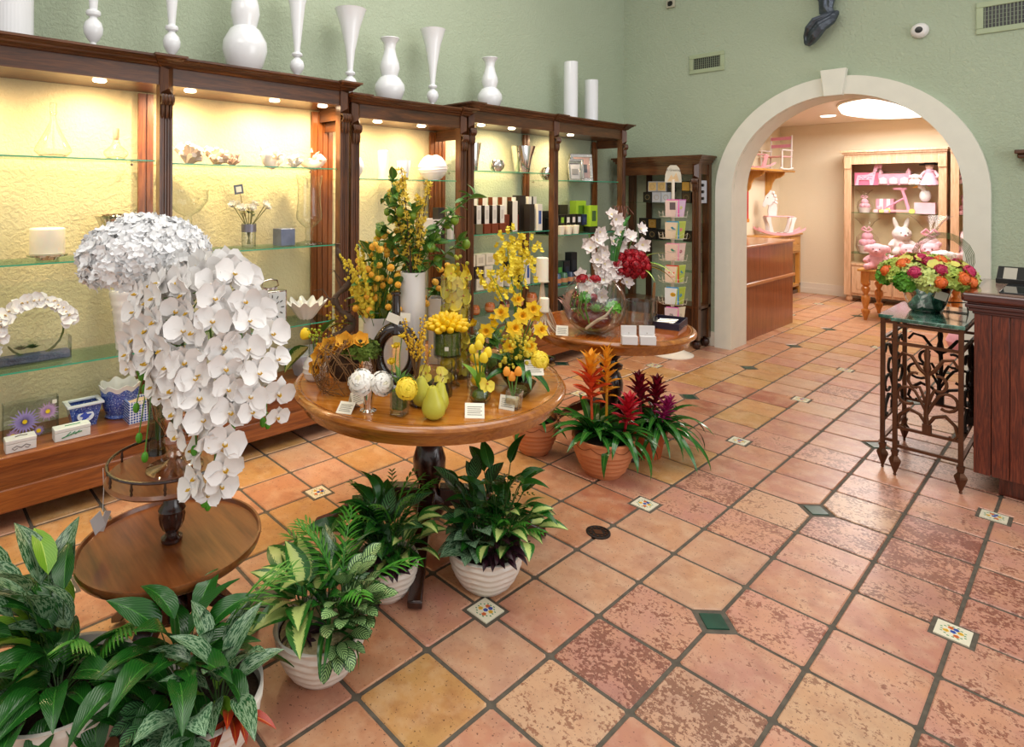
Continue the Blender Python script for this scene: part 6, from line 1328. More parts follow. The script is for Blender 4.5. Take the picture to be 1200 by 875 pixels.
# glass pieces and boxes
t_ = thing('glass_ice_bucket', 'heavy clear glass vessel with thick rippled base beside the fish bowl', 'glass', (-.70, 2.15, TZ)); part(t_, 'glass', MB().lathe([(0, 0), (.082, 0), (.086, .01), (.086, .2), (.08, .2), (.08, .05), (.06, .035), (0, .03)], 40), 'thick_glass')
solo('glass_tumbler', 'narrow clear glass cylinder behind the heavy glass vessel', 'glass', cyl_vase(.042, .19, .004), 'thick_glass', (-.74, 2.36, TZ))
solo('glass_jug', 'clear glass jug between the fish bowl and the heavy vessel', 'glass', MB().lathe([(0, 0), (.05, 0), (.055, .02), (.045, .12), (.055, .17), (.052, .17), (.04, .1), (0, .01)], 28), 'thick_glass', (-.90, 2.22, TZ))
t_ = thing('letter_opener', 'brown handled knife standing in the narrow glass', 'knife', mat=TR(-.74, 2.37, TZ+.02) @ RY(.08)); part(t_, 'handle', MB().tube([(0, 0, .12), (.0, 0, .2), (.0, 0, .27)], [.008, .011, .008], 8), 'twig'); part(t_, 'blade', MB().box(-.006, -.001, .0, .006, .001, .12), 'silver')
t_ = thing('black_tray', 'black box tray with small silver pens at the right of the second table', 'tray', (-.66, 2.44, TZ), R(14)); mb = MB().box(-.10, -.13, 0, .10, .13, .006)
for q_ in ((-.10, -.13, -.094, .13), (.094, -.13, .10, .13), (-.094, -.13, .094, -.124), (-.094, .124, .094, .13)): mb.box(q_[0], q_[1], .006, q_[2], q_[3], .045)
part(t_, 'box', mb, pm('#241c30', .5), bev=.002)
for k in range(8): part(t_, 'pen', MB().tube([(-.07, 0, .0), (.05, .0, .0)], .004, 6), 'silver' if k % 2 else 'driftwood', TR(0, -.09+.024*k, .028) @ RZ(.3))
for k, (x, y, lab) in enumerate(((-.575, 1.80, 'left white paper box hung over the front edge of the second table'), (-.50, 1.875, 'right white paper box hung over the front edge of the second table'))):
    t_ = thing('white_box', lab, 'box', (x, y, TZ+.003), R(42)); part(t_, 'lower_box', MB().box(-.045, -.04, 0, .045, .0, .05), 'card_grey', bev=.002); part(t_, 'lid', MB().box(-.045, -.002, .05, .045, .006, .105), 'card_grey', bev=.002); part(t_, 'button', MB().ball((0, -.004, .062), .004, 6, 4), 'silver')

# ================================================================ ARRANGEMENT ON THE IRON CONSOLE TABLE
t_ = thing('bright_flower_bowl', 'low dome of roses, orchids and green hydrangea in a hammered metal bowl', 'flower arrangement', (.575, 3.30, .9225))
def ham(a, j, r, z): return (r*(1 + .022*sin(a*13 + j*2.4)*cos(j*1.9)), z)
part(t_, 'bowl', MB().lathe([(0, 0), (.07, 0)] + [(.075 + .055*(k/12)**.7, .004 + .0135*k) for k in range(13)] + [(.12, .166), (.10, .10), (0, .02)], 52, rf=ham), 'chrome')
part(t_, 'price_tag', MB().box(-.03, -.001, -.03, .03, .001, .02, mat=RY(.3)), 'card', TR(.09, -.10, .12) @ RZ(R(20)))
hg = [mesh('hydrangea_head', floret_ball(MB(), .055, 90, .020, (1, 1, .9), 0, -.5, s), pm(c, .55, var=.12)) for s, c in ((1, '#b4c85a'), (2, '#c6d27a'), (3, '#5c9a2a'))]
rs = [mesh('rose', pompon_mb(.034, 6, s, 8, .4), pm(c, .5, var=.12)) for s, c in ((3, '#c02458'), (4, '#e8702c'), (5, '#e86a24'), (6, '#b01c48'))]
yo = mesh('orchid', orchid_mb(1.0, 6), [pm('#dcd468', .5, var=.08), pm('#c8783c', .5)]); q = random.Random(77)
for k in range(30):
    z_ = 1 - .98*(k+.5)/30; a = 2.4*k; h = sqrt(1-z_*z_); p = Vector((h*cos(a)*.20, h*sin(a)*.20, .185 + z_*.115)); d = Vector((h*cos(a), h*sin(a), z_*.8+.15))
    kind = 'hgh'[k % 3] if z_ < .45 else 'hoo'[k % 3]
    if kind == 'o': obj('orchid', yo, t_, Matrix.Translation(p + d*.035) @ orient(d, uni(0, 6)) @ SCL(uni(1.0, 1.25)))
    else: obj('hydrangea_head', hg[2 if kind == 'g' else k % 2], t_, Matrix.Translation(p) @ orient(d) @ SCL(uni(.85, 1.1)))
for k, (az_, el_) in enumerate(((-95, 25), (-60, 35), (-35, 15), (-120, 45), (-10, 30), (-75, 60), (-140, 20), (-40, 65), (-105, 75), (20, 50), (-65, 5), (-20, 5), (60, 60), (160, 50))):
    d = Vector((cos(R(az_))*cos(R(el_)), sin(R(az_))*cos(R(el_)), sin(R(el_)))); obj('rose', rs[(k*3) % 4], t_, Matrix.Translation(Vector((d.x*.235, d.y*.235, .195 + d.z*.135))) @ orient(d) @ SCL(uni(.85, 1.05)))
leafy(t_, 'ficus', -.14, -.04, .2, 10, .08, (20, 60), (.5, .7)); mb = MB()
for k in range(7): mb.tube([(.02, .02, .2)] + [(.07 + (.115+.006*k)*cos(a), .04+.004*k, .33 + (.125+.005*k)*sin(a)) for a in [R(-160 + 20*j) + .04*k for j in range(-1, 17)]][::-1], .0018, 4)
part(t_, 'grass_loop', mb, pm('#5a6c3a', .6, var=.3), kind='stuff')
t_ = thing('card_stand', 'small black wire easel on the marble behind the flower bowl', 'stand', (.70, 3.42, .9225)); part(t_, 'wire', MB().tube([(-.07, 0, .004), (-.05, .0, .05), (.05, 0, .06), (.06, 0, .0), (.06, -.05, .004), (-.06, -.05, .004)], .004, 6), 'black')
ORD = ['first', 'second', 'third', 'fourth', 'fifth', 'sixth', 'seventh']
# ================================================================ WHITE GLASSWARE ON TOP OF THE CABINETS
def trumpet_mb(h, r):
    k = h/.62; return MB().lathe([(0, 0), (.036, 0), (.037, .006), (.017, .02), (.015, .045*k), (.03, .058*k), (.046, .085*k), (.049, .108*k), (.042, .132*k), (.022, .15*k), (.018, .158*k), (.034, .165*k), (.038, .175*k), (.034, .185*k), (.02, .192*k), (.022, .22*k), (.034, .33*k), (r*.62, .5*k), (r*.95, .61*k), (r, .62*k), (r*.95, .622*k), (r*.5, .48*k)], 40)
def gourd_mb(h, r):
    return MB().lathe([(0, 0), (r*.5, 0), (r*.8, h*.07), (r, h*.2), (r*.98, h*.28), (r*.7, h*.385), (r*.52, h*.415), (r*.56, h*.45), (r*.66, h*.53), (r*.62, h*.61), (r*.45, h*.73), (r*.36, h*.83), (r*.42, h*.92), (r*.64, h*.99), (r*.62, h), (r*.34, h*.9)], 48)
XT = -2.38
for (y, h, r, kind, zt, lab) in ((-.62, .76, .10, 'trumpet', 2.387, 'white trumpet vase second from the left on the cabinets, its rim above the picture'), (-.21, .74, .09, 'trumpet', 2.387, 'white trumpet vase left of the tall double gourd vase, its top cut off'),
        (.24, .72, .138, 'gourd', 2.387, 'tallest white double gourd vase on top of the long cabinet'), (.61, .64, .085, 'trumpet', 2.387, 'white trumpet vase right of the tallest gourd vase'), (1.04, .645, .115, 'trumpet', 2.317, 'white trumpet vase at the step between the first two cabinets'),
        (1.40, .50, .117, 'gourd', 2.317, 'white double gourd vase on the lower middle cabinet'), (1.84, .645, .105, 'trumpet', 2.317, 'white trumpet vase at the right end of the lower middle cabinet'), (2.52, .46, .112, 'gourd', 2.377, 'short white double gourd vase on the right cabinet')):
    solo('trumpet_vase' if kind == 'trumpet' else 'gourd_vase', lab, 'vase', trumpet_mb(h, r) if kind == 'trumpet' else gourd_mb(h, r), 'white_glass', (XT, y, zt))
def ribs(a, j, r, z): return (r*(1 + .012*cos(36*a)), z)
solo('white_cylinder', 'thick ribbed white cylinder at the left end of the cabinet top', 'vase', MB().lathe([(0, 0), (.088, 0), (.088, .55), (.08, .55), (.08, .4)], 108, rf=ribs), 'white_glass', (XT, -.98, 2.387))
solo('white_cylinder', 'taller white cylinder of the pair near the corner', 'vase', cyl_vase(.072, .60, .006), 'white_glass', (XT, 3.73, 2.377)); solo('white_cylinder', 'shorter white cylinder of the pair near the corner', 'vase', cyl_vase(.072, .46, .006), 'white_glass', (XT, 4.10, 2.377))
# ================================================================ LEFT BAY OF THE LONG CABINET
XS = -2.42
def decanter(lab, y, h, r, cork):
    t_ = thing('glass_decanter', lab, 'decanter', (XS+.02, y, 1.813)); part(t_, 'flask', MB().lathe([(0, 0), (r*.55, 0), (r*.7, .004), (r, .03), (r*.98, .045), (r*.4, h*.6), (.016, h*.78), (.013, h*.92), (.02, h)], 32, cap=False), 'glass'); part(t_, 'base', MB().lathe([(0, .003), (r*.6, .004), (r*.7, .014), (0, .02)], 24), 'thick_glass'); part(t_, 'stopper', MB().lathe([(.0, h-.02), (.012, h-.02), (.016, h), (.016, h+.045), (0, h+.045)], 16), 'thick_glass' if not cork else pm('#d8b890', .3)); return t_
decanter('taller conical glass decanter on the top left shelf', -.80, .24, .085, False); decanter('shorter conical glass decanter right of the taller one', -.50, .13, .062, True)
t_ = thing('candle_dish', 'mercury glass dish under the cream candle', 'dish', (XS, -.82, 1.277)); part(t_, 'dish', MB().lathe([(0, 0), (.05, 0), (.055, .012), (.09, .018), (.094, .028), (.085, .03), (0, .026)], 36), 'silver')
solo('cream_candle', 'fat cream candle on a silver dish on the middle left shelf', 'candle', MB().lathe([(0, 0), (.078, 0), (.08, .004), (.08, .128), (.074, .134), (0, .130)], 36).tube([(0, 0, .13), (0, 0, .145)], .0015, 4), 'wax', (XS, -.82, 1.309))
def dim(a, j, r, z): return (r*(1+.02*cos(20*a)), z)
t_ = thing('mercury_bowl', 'dimpled mercury glass footed bowl above the hydrangea', 'bowl', (XS, -.47, 1.277)); part(t_, 'bowl', MB().lathe([(0, 0), (.06, 0), (.045, .03), (.04, .07), (.08, .12), (.105, .17), (.12, .215), (.142, .224), (.138, .228), (.1, .19), (.07, .12), (0, .10)], 60, rf=dim), 'silver')
def orch_copy(t_, pls, s=.8): copies(t_, 'bloom', ob, [(p, d, s*r) for p, d, r in pls])
t_ = thing('orchid_wreath', 'glass trough of gravel with an arch of white orchids on the lower left shelf', 'flower arrangement', (XS+.03, -.88, .752), R(90)); part(t_, 'trough', MB().box(-.16, -.04, 0, .16, .04, .008).box(-.16, -.04, .008, .16, -.037, .12).box(-.16, .037, .008, .16, .04, .12).box(-.16, -.037, .008, -.157, .037, .12).box(.157, -.037, .008, .16, .037, .12), 'glass')
part(t_, 'gravel', MB().box(-.155, -.035, .008, .155, .035, .05), pm('#6f7890', .7, var=.5, bump=1, bs=90), bev=.008); mb = MB(); q = random.Random(61)
for k in range(16): P_ = [(.13*cos(a)*(1+.03*q.uniform(-1, 1)), q.uniform(-.012, .012), .17 + .135*sin(a)*(1+.04*q.uniform(-1, 1))) for a in [-2.6 + k2*(5.3)/18 for k2 in range(19)]]; mb.tube(P_, .0022, 4)
part(t_, 'vine_hoop', mb, pm('#5c6a2c', .7, var=.4), kind='stuff'); su = MB()
for x_ in (-.06, -.01):
    for k in range(20): a = 2.4*k; su.leaf(.04*(1-.025*k), .02, -.3, .3, 3, 'ovate', 0, TR(x_, -.0, .075) @ RZ(a) @ RY(-R(10+3*k)), cross=1)
part(t_, 'succulents', su, pm('#4e6630', .4, var=.2), kind='stuff')
orch_copy(t_, [((.15*cos(a), -.03, .185+.14*sin(a)), (q.uniform(-.4, .4)+cos(a)*.3, -1, q.uniform(-.1, .5)), q.uniform(.7, .95)) for a in [.1+.19*k for k in range(17)]] + [((-.15, -.03, .15), (-.4, -1, .1), .9), ((-.17, -.02, .10), (-.4, -1, -.1), .8)])
t_ = thing('white_orchid_spray', 'tip of a white orchid spray at the left edge of the middle shelf', 'flower arrangement', (XS, -1.14, 1.277)); part(t_, 'vase', cyl_vase(.04, .14), 'white_cer'); part(t_, 'stem', MB().tube([(0, 0, .1), (0, .02, .22), (0, .06, .27)], .003, 5), 'dstem'); orch_copy(t_, [((.0, .05, .25), (1, .2, .3), .9), ((.01, .08, .22), (1, .2, .2), .8), ((.0, .01, .27), (1, -.3, .5), .9)])
def wob(a, j, r, z): return (r*(1+.015*sin(j*1.3)+.01*sin(3*a+z*20)), z + .004*sin(2*a+j*.5))
solo('carved_white_vase', 'tall white vase with fine horizontal grooves under the hydrangea', 'vase', MB().lathe([(0, 0), (.06, 0)] + [(.062 + .035*(k/30)**1.3 + (.0016 if k % 2 else 0), .004 + .0107*k) for k in range(31)] + [(.088, .328), (.075, .25)], 40, rf=wob), 'white_cer', (XS+.01, -.43, .752))
# deck of the long cabinet
ZD = .3685
t_ = thing('flower_glass_block', 'clear glass vase printed with purple daisies on the cabinet deck', 'vase', (-2.42, -.89, ZD), R(90)); part(t_, 'glass', MB().box(-.12, -.03, 0, .12, .03, .01).box(-.12, -.03, .01, .12, -.027, .19).box(-.12, .027, .01, .12, .03, .19).box(-.12, -.027, .01, -.117, .027, .19).box(.117, -.027, .01, .12, .027, .19), 'glass', bev=.001); fm_ = MB()
for cx_, cz_, r_, mi in ((-.03, .09, .075, 0), (.07, .12, .055, 1), (-.08, .03, .035, 1), (.03, .03, .03, 0)):
    for k in range(22): a = 2*pi*k/22; fm_.petal(TR(cx_, -.0315-.0003*mi, cz_) @ RX(pi/2) @ RZ(a), r_*(.85+.15*(k%2)), r_*.15, 0, 0, mi, .5, 2)
    fm_.prism([(cx_+.011*cos(b), cz_+.011*sin(b)) for b in [2*pi*q_/8 for q_ in range(8)]][::-1], .032, .034, 2, RX(pi/2))
part(t_, 'printed_daisies', fm_, [pm('#a493cf', .6, var=.15), pm('#c49cc8', .6, var=.15), 'yel'], kind='stuff'); part(t_, 'sticker', MB().box(.09, -.032, .155, .11, -.031, .175), 'card')
def sbox(lab, y, w, d, h, col, mk, x=-2.27):
    t_ = thing('painted_box', lab, 'box', (x, y, ZD), R(90)); part(t_, 'body', MB().box(-w/2, -d/2, 0, w/2, d/2, h*.68), col, bev=.003); part(t_, 'lid', MB().box(-w/2-.001, -d/2-.001, h*.69, w/2+.001, d/2+.001, h), col, bev=.003); mb = MB(); mk(mb, w, d, h); return t_, mb
def mk1(mb, w, d, h):
    for sx in (-1, 1): mb.tube([(sx*.0, -d/2-.001, h*.3), (sx*w*.15, -d/2-.001, h*.5), (sx*w*.3, -d/2-.001, h*.35), (sx*w*.22, -d/2-.001, h*.2), (sx*w*.12, -d/2-.001, h*.3)], .0016, 4)
    mb.tube([(-.02, 0, h+.001), (.0, .01, h+.001), (.03, 0, h+.001)], .003, 4)
t_, mb = sbox('small white painted box with black scrolls on the cabinet deck', -.955, .125, .075, .062, pm('#dcdad8', .35), mk1); part(t_, 'scroll_painting', mb, pm('#5a4a4c', .5))
def mk2(mb, w, d, h):
    mb.tube([(-.05, -d/2-.001, h*.25), (0, -d/2-.001, h*.45), (.04, -d/2-.001, h*.5)], .003, 4); [mb.tube([(x_, -d/2-.001, h*.35), (x_+.02, -d/2-.001, h*.62)], .002, 4) for x_ in (-.03, -.01, .01)]; mb.tube([(-.03, 0, h+.001), (.04, .0, h+.001)], .003, 4)
t_, mb = sbox('long white painted box with a green sprig on the cabinet deck', -.735, .16, .07, .062, pm('#dfe2e0', .35), mk2); part(t_, 'sprig_painting', mb, pm('#3f8a5c', .5))
t = NT('blue_pattern'); p = t.coord(); vo = t.voro(95, p); n1 = t.noise(60, 4, p, .6, dist=2.0); c = t.mix(t.math('GREATER_THAN', n1, .5), '#5a74b8', '#2a3f96'); c = t.mix(t.math('LESS_THAN', vo, .22), c, '#c8d4ea'); M['blue'] = t.fin(c, .15, 0, .5, .4)
t = NT('blue_tile_pattern'); p = t.coord(); pp = t.vmap(p, (36, 36, 36)); sx_ = t.sep(pp); a_ = t.math('SINE', t.math('MULTIPLY', sx_[0], 6.283)); b_2 = t.math('SINE', t.math('MULTIPLY', sx_[2], 6.283)); ab = t.math('ABSOLUTE', t.math('MULTIPLY', a_, b_2)); n2 = t.noise(90, 3, p); c = t.mix(t.math('GREATER_THAN', t.math('ADD', ab, t.math('MULTIPLY', n2, .7)), .75), '#dfe6f0', '#4468b4'); c = t.mix(t.math('GREATER_THAN', ab, .8), c, '#1c3c8a'); M['bluetile'] = t.fin(c, .2, 0, .5, .3)
t_ = thing('blue_trough', 'small tapered blue and white planter with a medallion', 'planter', (-2.42, -.65, ZD), R(90)); mb = MB().box(-.055, -.04, 0, .055, .04, .012); w1, d1, w2, d2, hh = .055, .042, .078, .058, .115
mb.add([(-w1, -d1, .01), (w1, -d1, .01), (w1, d1, .01), (-w1, d1, .01), (-w2, -d2, hh), (w2, -d2, hh), (w2, d2, hh), (-w2, d2, hh)], [(0, 1, 5, 4), (1, 2, 6, 5), (2, 3, 7, 6), (3, 0, 4, 7), (3, 2, 1, 0)]); part(t_, 'body', mb, 'blue', smooth=False)
mb = MB().box(-w2-.01, -d2-.01, hh, w2+.01, -d2+.012, hh+.012).box(-w2-.01, d2-.012, hh, w2+.01, d2+.01, hh+.012).box(-w2-.01, -d2+.012, hh, -w2+.012, d2-.012, hh+.012).box(w2-.012, -d2+.012, hh, w2+.01, d2-.012, hh+.012); part(t_, 'rim', mb, pm('#dfe3ea', .2, coat=.4), bev=.002)
part(t_, 'medallion', MB().prism([(.04*cos(b), .03*sin(b)) for b in [2*pi*q_/20 for q_ in range(20)]], 0, .002, mat=TR(0, -.053, .06) @ RX(pi/2-.16)), pm('#e8ecf2', .2)); part(t_, 'blue_flower', MB().prism([(.022*cos(b)*(1+.4*sin(5*b)), .018*sin(b)*(1+.4*cos(3*b))) for b in [2*pi*q_/24 for q_ in range(24)]], 0, .0015, mat=TR(0, -.0555, .06) @ RX(pi/2-.16)), pm('#2a44b0', .2))
def scal(a, j, r, z): return (r*(1 + (.05*cos(8*a) if z > .12 else .0)), z + (.010*cos(8*a) if z > .14 else 0))
t_ = thing('blue_cachepot', 'large blue patterned cachepot with a scalloped white rim', 'planter', (-2.44, -.46, ZD)); part(t_, 'body', MB().lathe([(0, 0), (.075, 0), (.08, .006), (.074, .02), (.09, .06), (.098, .10), (.096, .13), (.1, .155)], 72, rf=scal, cap=False), 'blue'); part(t_, 'rim', MB().lathe([(.1, .155), (.108, .182), (.104, .183), (.092, .15), (.09, .12), (.085, .05), (0, .02)], 72, rf=scal, cap=False), 'white_cer')
t_ = thing('tile_box', 'square blue and white tile pattern planter box right of the cachepot', 'planter', (-2.31, -.405, ZD), R(90)); part(t_, 'box', sqvase(.125, .115, .006), 'bluetile'); part(t_, 'lining', MB().box(-.0565, -.0565, .01, .0565, .0565, .10), pm('#d8bca0', .6)); part(t_, 'sticker', MB().box(-.012, -.0635, .1, .012, -.0627, .113), 'card')
# ---------------- right bay
def coral(name, lab, y, r, col, spiky, seed, x=XS+.02, z=1.801, cat='shell'):
    q = random.Random(seed); mb = MB(); t_ = thing(name, lab, cat, (x, y, z))
    for k in range(26): a = 2.4*k; h = q.uniform(.15, 1); R_ = r*q.uniform(.45, 1); mb.tube([(0, 0, r*.2), (R_*.6*cos(a), R_*.6*sin(a)*.6, r*(.25+h*.5)), (R_*cos(a), R_*.7*sin(a), r*(.12+h*.95))], [r*.26, r*.22, r*(.05 if spiky else .14)], 6)
    o = part(t_, 'body', mb, pm(col, .7, var=.25, bump=.5, bs=50)); return t_
def spiral_shell(lab, y, r, col, rz, x=XS+.03, z=1.801):
    t_ = thing('spiral_shell', lab, 'shell', (x, y, z), rz); vs = []; fs = []; N, K = 44, 12
    for i in range(N):
        t = i/(N-1); a = t*4*pi; R_ = r*(.06 + .55*t*t); sz = r*(.05+.46*t**1.6)
        for k in range(K): b = 2*pi*k/K; sp_ = 1+.22*(cos(a*4) > .3)*(cos(b-1.2) > .6); vs.append((r*.85*(1-t)*1.1 - r*.2 + sz*sin(b)*.6*sp_, (R_ + sz*cos(b)*sp_)*cos(a), r*.55 + (R_ + sz*cos(b)*sp_)*sin(a)*.72))
    for i in range(N-1):
        for k in range(K): fs.append((i*K+k, i*K+(k+1) % K, (i+1)*K+(k+1) % K, (i+1)*K+k))
    part(t_, 'whorl', MB().add(vs, fs), pm(col, .45, var=.15)); mb = MB()
    for k in range(7): a = k*.8; mb.lathe([(r*.1, 0), (0, r*.3)], 6, mat=TR(r*.1*k-r*.4, .0, r*.55) @ RX(a) @ TR(0, 0, r*.45))
    part(t_, 'spines', mb, pm(col, .5), kind='stuff'); return t_
coral('coral_cluster', 'pinkish coral cluster at the left of the upper right shelf', -.10, .115, '#f0d8c6', False, 3); coral('coral_cluster', 'beige coral cluster right of the pinkish one', .07, .105, '#ecd2bc', False, 5); coral('coral_cluster', 'small grey tinged coral tuft at the end of the corals', .17, .075, '#d2b4a6', True, 8)
spiral_shell('big spiny white shell in the middle of the upper right shelf', .43, .135, '#f6e8dc', .5); coral('starfish', 'flat white branching shell lying between the two spiral shells', .60, .09, '#f2e6de', True, 9); spiral_shell('pink lipped shell at the right end of the upper right shelf', .76, .11, '#f0d2c0', 2.0)
solo('glass_pedestal_bowl', 'clear glass pedestal bowl half hidden by the post on the middle shelf', 'bowl', MB().lathe([(0, 0), (.08, 0), (.07, .01), (.025, .03), (.035, .06), (.02, .08), (.04, .12), (.022, .15), (.028, .19), (.022, .21), (.07, .24), (.115, .30), (.12, .37)], 36, cap=False), 'glass', (XS, -.10, 1.277))
t_ = thing('anemone_vase', 'small glass vase of white anemones wrapped in a silver band', 'vase', (XS, .29, 1.277)); part(t_, 'glass', cyl_vase(.045, .155), 'glass'); part(t_, 'band', MB().lathe([(.0465, .1), (.0475, .1), (.0475, .15), (.0465, .15)], 28), pm('#9a98a8', .3, metal=.7, var=.3)); mb = MB(); an = [mesh('flower', daisy_mb(.04, 7, 2, .3, .4, 22, s, .75, .14), [pt('#f4f0e4'), pm('#2c2c28', .6)]) for s in (5, 6)]; pl2 = []
for k in range(9): a = 2*pi*k/9; r = .095 if k % 3 else .04; p = Vector((r*cos(a), r*1.2*sin(a), .25 + .02*(k % 2))); mb.tube([(-.01*cos(a), -.01*sin(a), .02), (.02*cos(a), .02*sin(a), .14), p], .003, 5); pl2.append((p, (cos(a)*.4+.6, sin(a)*.5-.1, .7), 1))
part(t_, 'stems', mb, pm('#7a7a4c', .6)); copies(t_, 'flower', an, pl2); leafy(t_, 'fitt', 0, 0, .2, 8, .06, (0, 40), (.4, .6)); part(t_, 'pick_stick', MB().tube([(0, -.02, .2), (0, -.05, .30), (0, -.06, .36)], .002, 4), 'twig'); part(t_, 'pick_card', MB().box(-.001, -.03, 0, .001, .03, .06), pm('#5a6474', .5), TR(.0, -.065, .345) @ RX(.15)); part(t_, 'pick_window', MB().box(.0012, -.018, .012, .002, .018, .048), 'card', TR(.0, -.065, .345) @ RX(.15))
solo('silver_cube_candle', 'small shimmering grey cube beside the anemones', 'box', MB().box(-.05, -.055, 0, .05, .055, .115), pm('#8a94b0', .35, metal=.6, var=.35), (XS+.02, .53, 1.277), .1, bev=.004)
solo('hurricane_glass', 'tall waisted glass hurricane on a short stem at the right of the middle shelf', 'vase', MB().lathe([(0, 0), (.09, 0), (.085, .01), (.03, .022), (.022, .05), (.03, .08), (.025, .11), (.05, .13), (.085, .17), (.088, .2), (.078, .30), (.078, .40), (.092, .475)], 40, cap=False), 'glass', (XS+.02, .72, 1.277))
t_ = thing('travel_clock', 'square silver table clock with a looped handle behind the orchids', 'clock', (XS-.0, .44, .759), R(90)); part(t_, 'case', MB().box(-.11, -.03, 0, .11, .03, .22), 'silver', bev=.006); part(t_, 'dial', MB().box(-.096, -.034, .012, .096, -.0305, .208), pm('#d4dade', .4)); hm = mesh('hour_mark', MB().box(-.003, -.036, .065, .003, -.0345, .085), 'black', False)
for k in range(12): obj('hour_mark', hm, t_, TR(0, 0, .11) @ RY(pi*k/6))
part(t_, 'clock_hand', MB().box(-.002, -.037, 0, .002, -.0355, .06), 'black', TR(0, 0, .11) @ RY(.9)); part(t_, 'clock_hand', MB().box(-.003, -.037, 0, .003, -.0355, .045), 'black', TR(0, 0, .11) @ RY(-.5)); part(t_, 'handle', MB().tube([(-.03, 0, .22), (-.03, 0, .24), (-.06, 0, .25), (-.05, 0, .285), (0, 0, .295), (.05, 0, .285), (.06, 0, .25), (.03, 0, .24), (.03, 0, .22)], .006, 8), 'silver'); part(t_, 'crown', MB().box(-.05, -.006, .225, .05, .006, .24), 'silver')
def clam(a, j, r, z): return (r*(1+.09*cos(11*a)*(j/5)), z + .016*cos(11*a)*(j/5))
solo('clam_bowl', 'white scalloped clam shell bowl on the lower right shelf', 'bowl', MB().lathe([(0, 0), (.045, 0), (.075, .035), (.10, .07), (.125, .10), (.138, .115), (.132, .118), (.09, .07), (.04, .02), (0, .018)], 88, rf=clam), 'white_cer', (XS, .71, .759))
t_ = thing('grey_square_bowl', 'grey dished square bowl at the right end of the deck', 'bowl', (-2.40, .72, ZD)); mb = MB(); 
for j, (s_, z_) in enumerate([(.07, 0), (.08, .06), (.10, .11), (.125, .15)]): pass
mb.add([(sx*s_, sy*s_, z_ + (.02 if s_ > .12 else 0)) for s_, z_ in ((.07, 0), (.085, .07), (.13, .15)) for sx, sy in ((-1, -1), (1, -1), (1, 1), (-1, 1))], [(3, 2, 1, 0)] + [(4*j+k, 4*j+(k+1) % 4, 4*j+4+(k+1) % 4, 4*j+4+k) for j in range(2) for k in range(4)]); o = part(t_, 'bowl', mb, pm('#a8a8b4', .4, var=.2)); sd = o.modifiers.new('s', 'SOLIDIFY'); sd.thickness = .006
# ================================================================ MIDDLE CABINET
solo('white_pillar', 'tall plain white cylinder on the top shelf of the middle cabinet', 'candle', MB().lathe([(0, 0), (.042, 0), (.042, .215), (.036, .22), (0, .218)], 32), 'wax', (XS, 1.37, 1.737)); solo('white_goblet', 'white cup shaped vase behind the forsythia on the middle cabinet shelf', 'vase', MB().lathe([(0, 0), (.03, 0), (.042, .03), (.055, .10), (.058, .15), (.052, .15), (.04, .04), (0, .01)], 32), 'white_glass', (XS, 1.57, 1.737))
def wv(a, j, r, z): return (r*(1+.018*(1 if j % 2 else -1)), z + .006*sin(2*a+1))
solo('rippled_vase', 'round white rippled vase at the right of the middle cabinet shelf', 'vase', MB().lathe([(0, 0), (.06, 0)] + [(.062 + .062*sin(pi*(k/17)**.9), .006+.0115*k) for k in range(17)] + [(.04, .205), (.03, .18)], 40, rf=wv), 'white_cer', (XS, 1.88, 1.737)); solo('rippled_vase', 'white rippled vase peeping out behind the post of the middle cabinet', 'vase', MB().lathe([(0, 0), (.05, 0)] + [(.05 + .035*sin(pi*(k/15)), .006+.0105*k) for k in range(15)] + [(.03, .165), (.02, .14)], 40, rf=wv), 'white_cer', (XS, 1.09, 1.737))
solo('white_tapered_bowl', 'white flaring bowl behind the lime branches', 'bowl', MB().lathe([(0, 0), (.06, 0), (.08, .08), (.115, .17), (.11, .17), (.07, .07), (0, .02)], 36), 'white_cer', (XS+.03, 1.85, 1.252))
def gbox(lab, x, y, z, w, d, h, col, group=None, rz=0.0, label_col=None, name='gift_box', cat='box', side=None):
    t_ = thing(name, lab, cat, (x, y, z), rz, group); part(t_, 'carton', MB().box(-w/2, -d/2, 0, w/2, d/2, h), pm(col, .5, var=.04), bev=.001)
    if label_col: part(t_, 'front_label', MB().box(w/2, -d*.28, h*.25, w/2+.0008, d*.28, h*.75), pm(label_col, .5))
    if side: part(t_, 'dark_side', MB().box(-w/2, -d/2-.001, 0, w/2-.001, -d/2, h), pm(side, .4))
    return t_
gbox('tall black box at the right end inside the middle cabinet', -2.40, 1.93, 1.252+.0, .07, .07, .26, '#1c1614', label_col='#2c2420'); gbox('tall white box beside the black one in the middle cabinet', -2.32, 1.99, 1.252, .05, .03, .25, '#ddd6cc')
gbox('black and white box on the lower shelf of the middle cabinet', -2.40, 1.93, .752, .07, .08, .18, '#1e1816'); gbox('white box on the lower shelf of the middle cabinet', -2.31, 1.98, .752, .05, .05, .17, '#e2dccf', label_col='#d0c8b8')
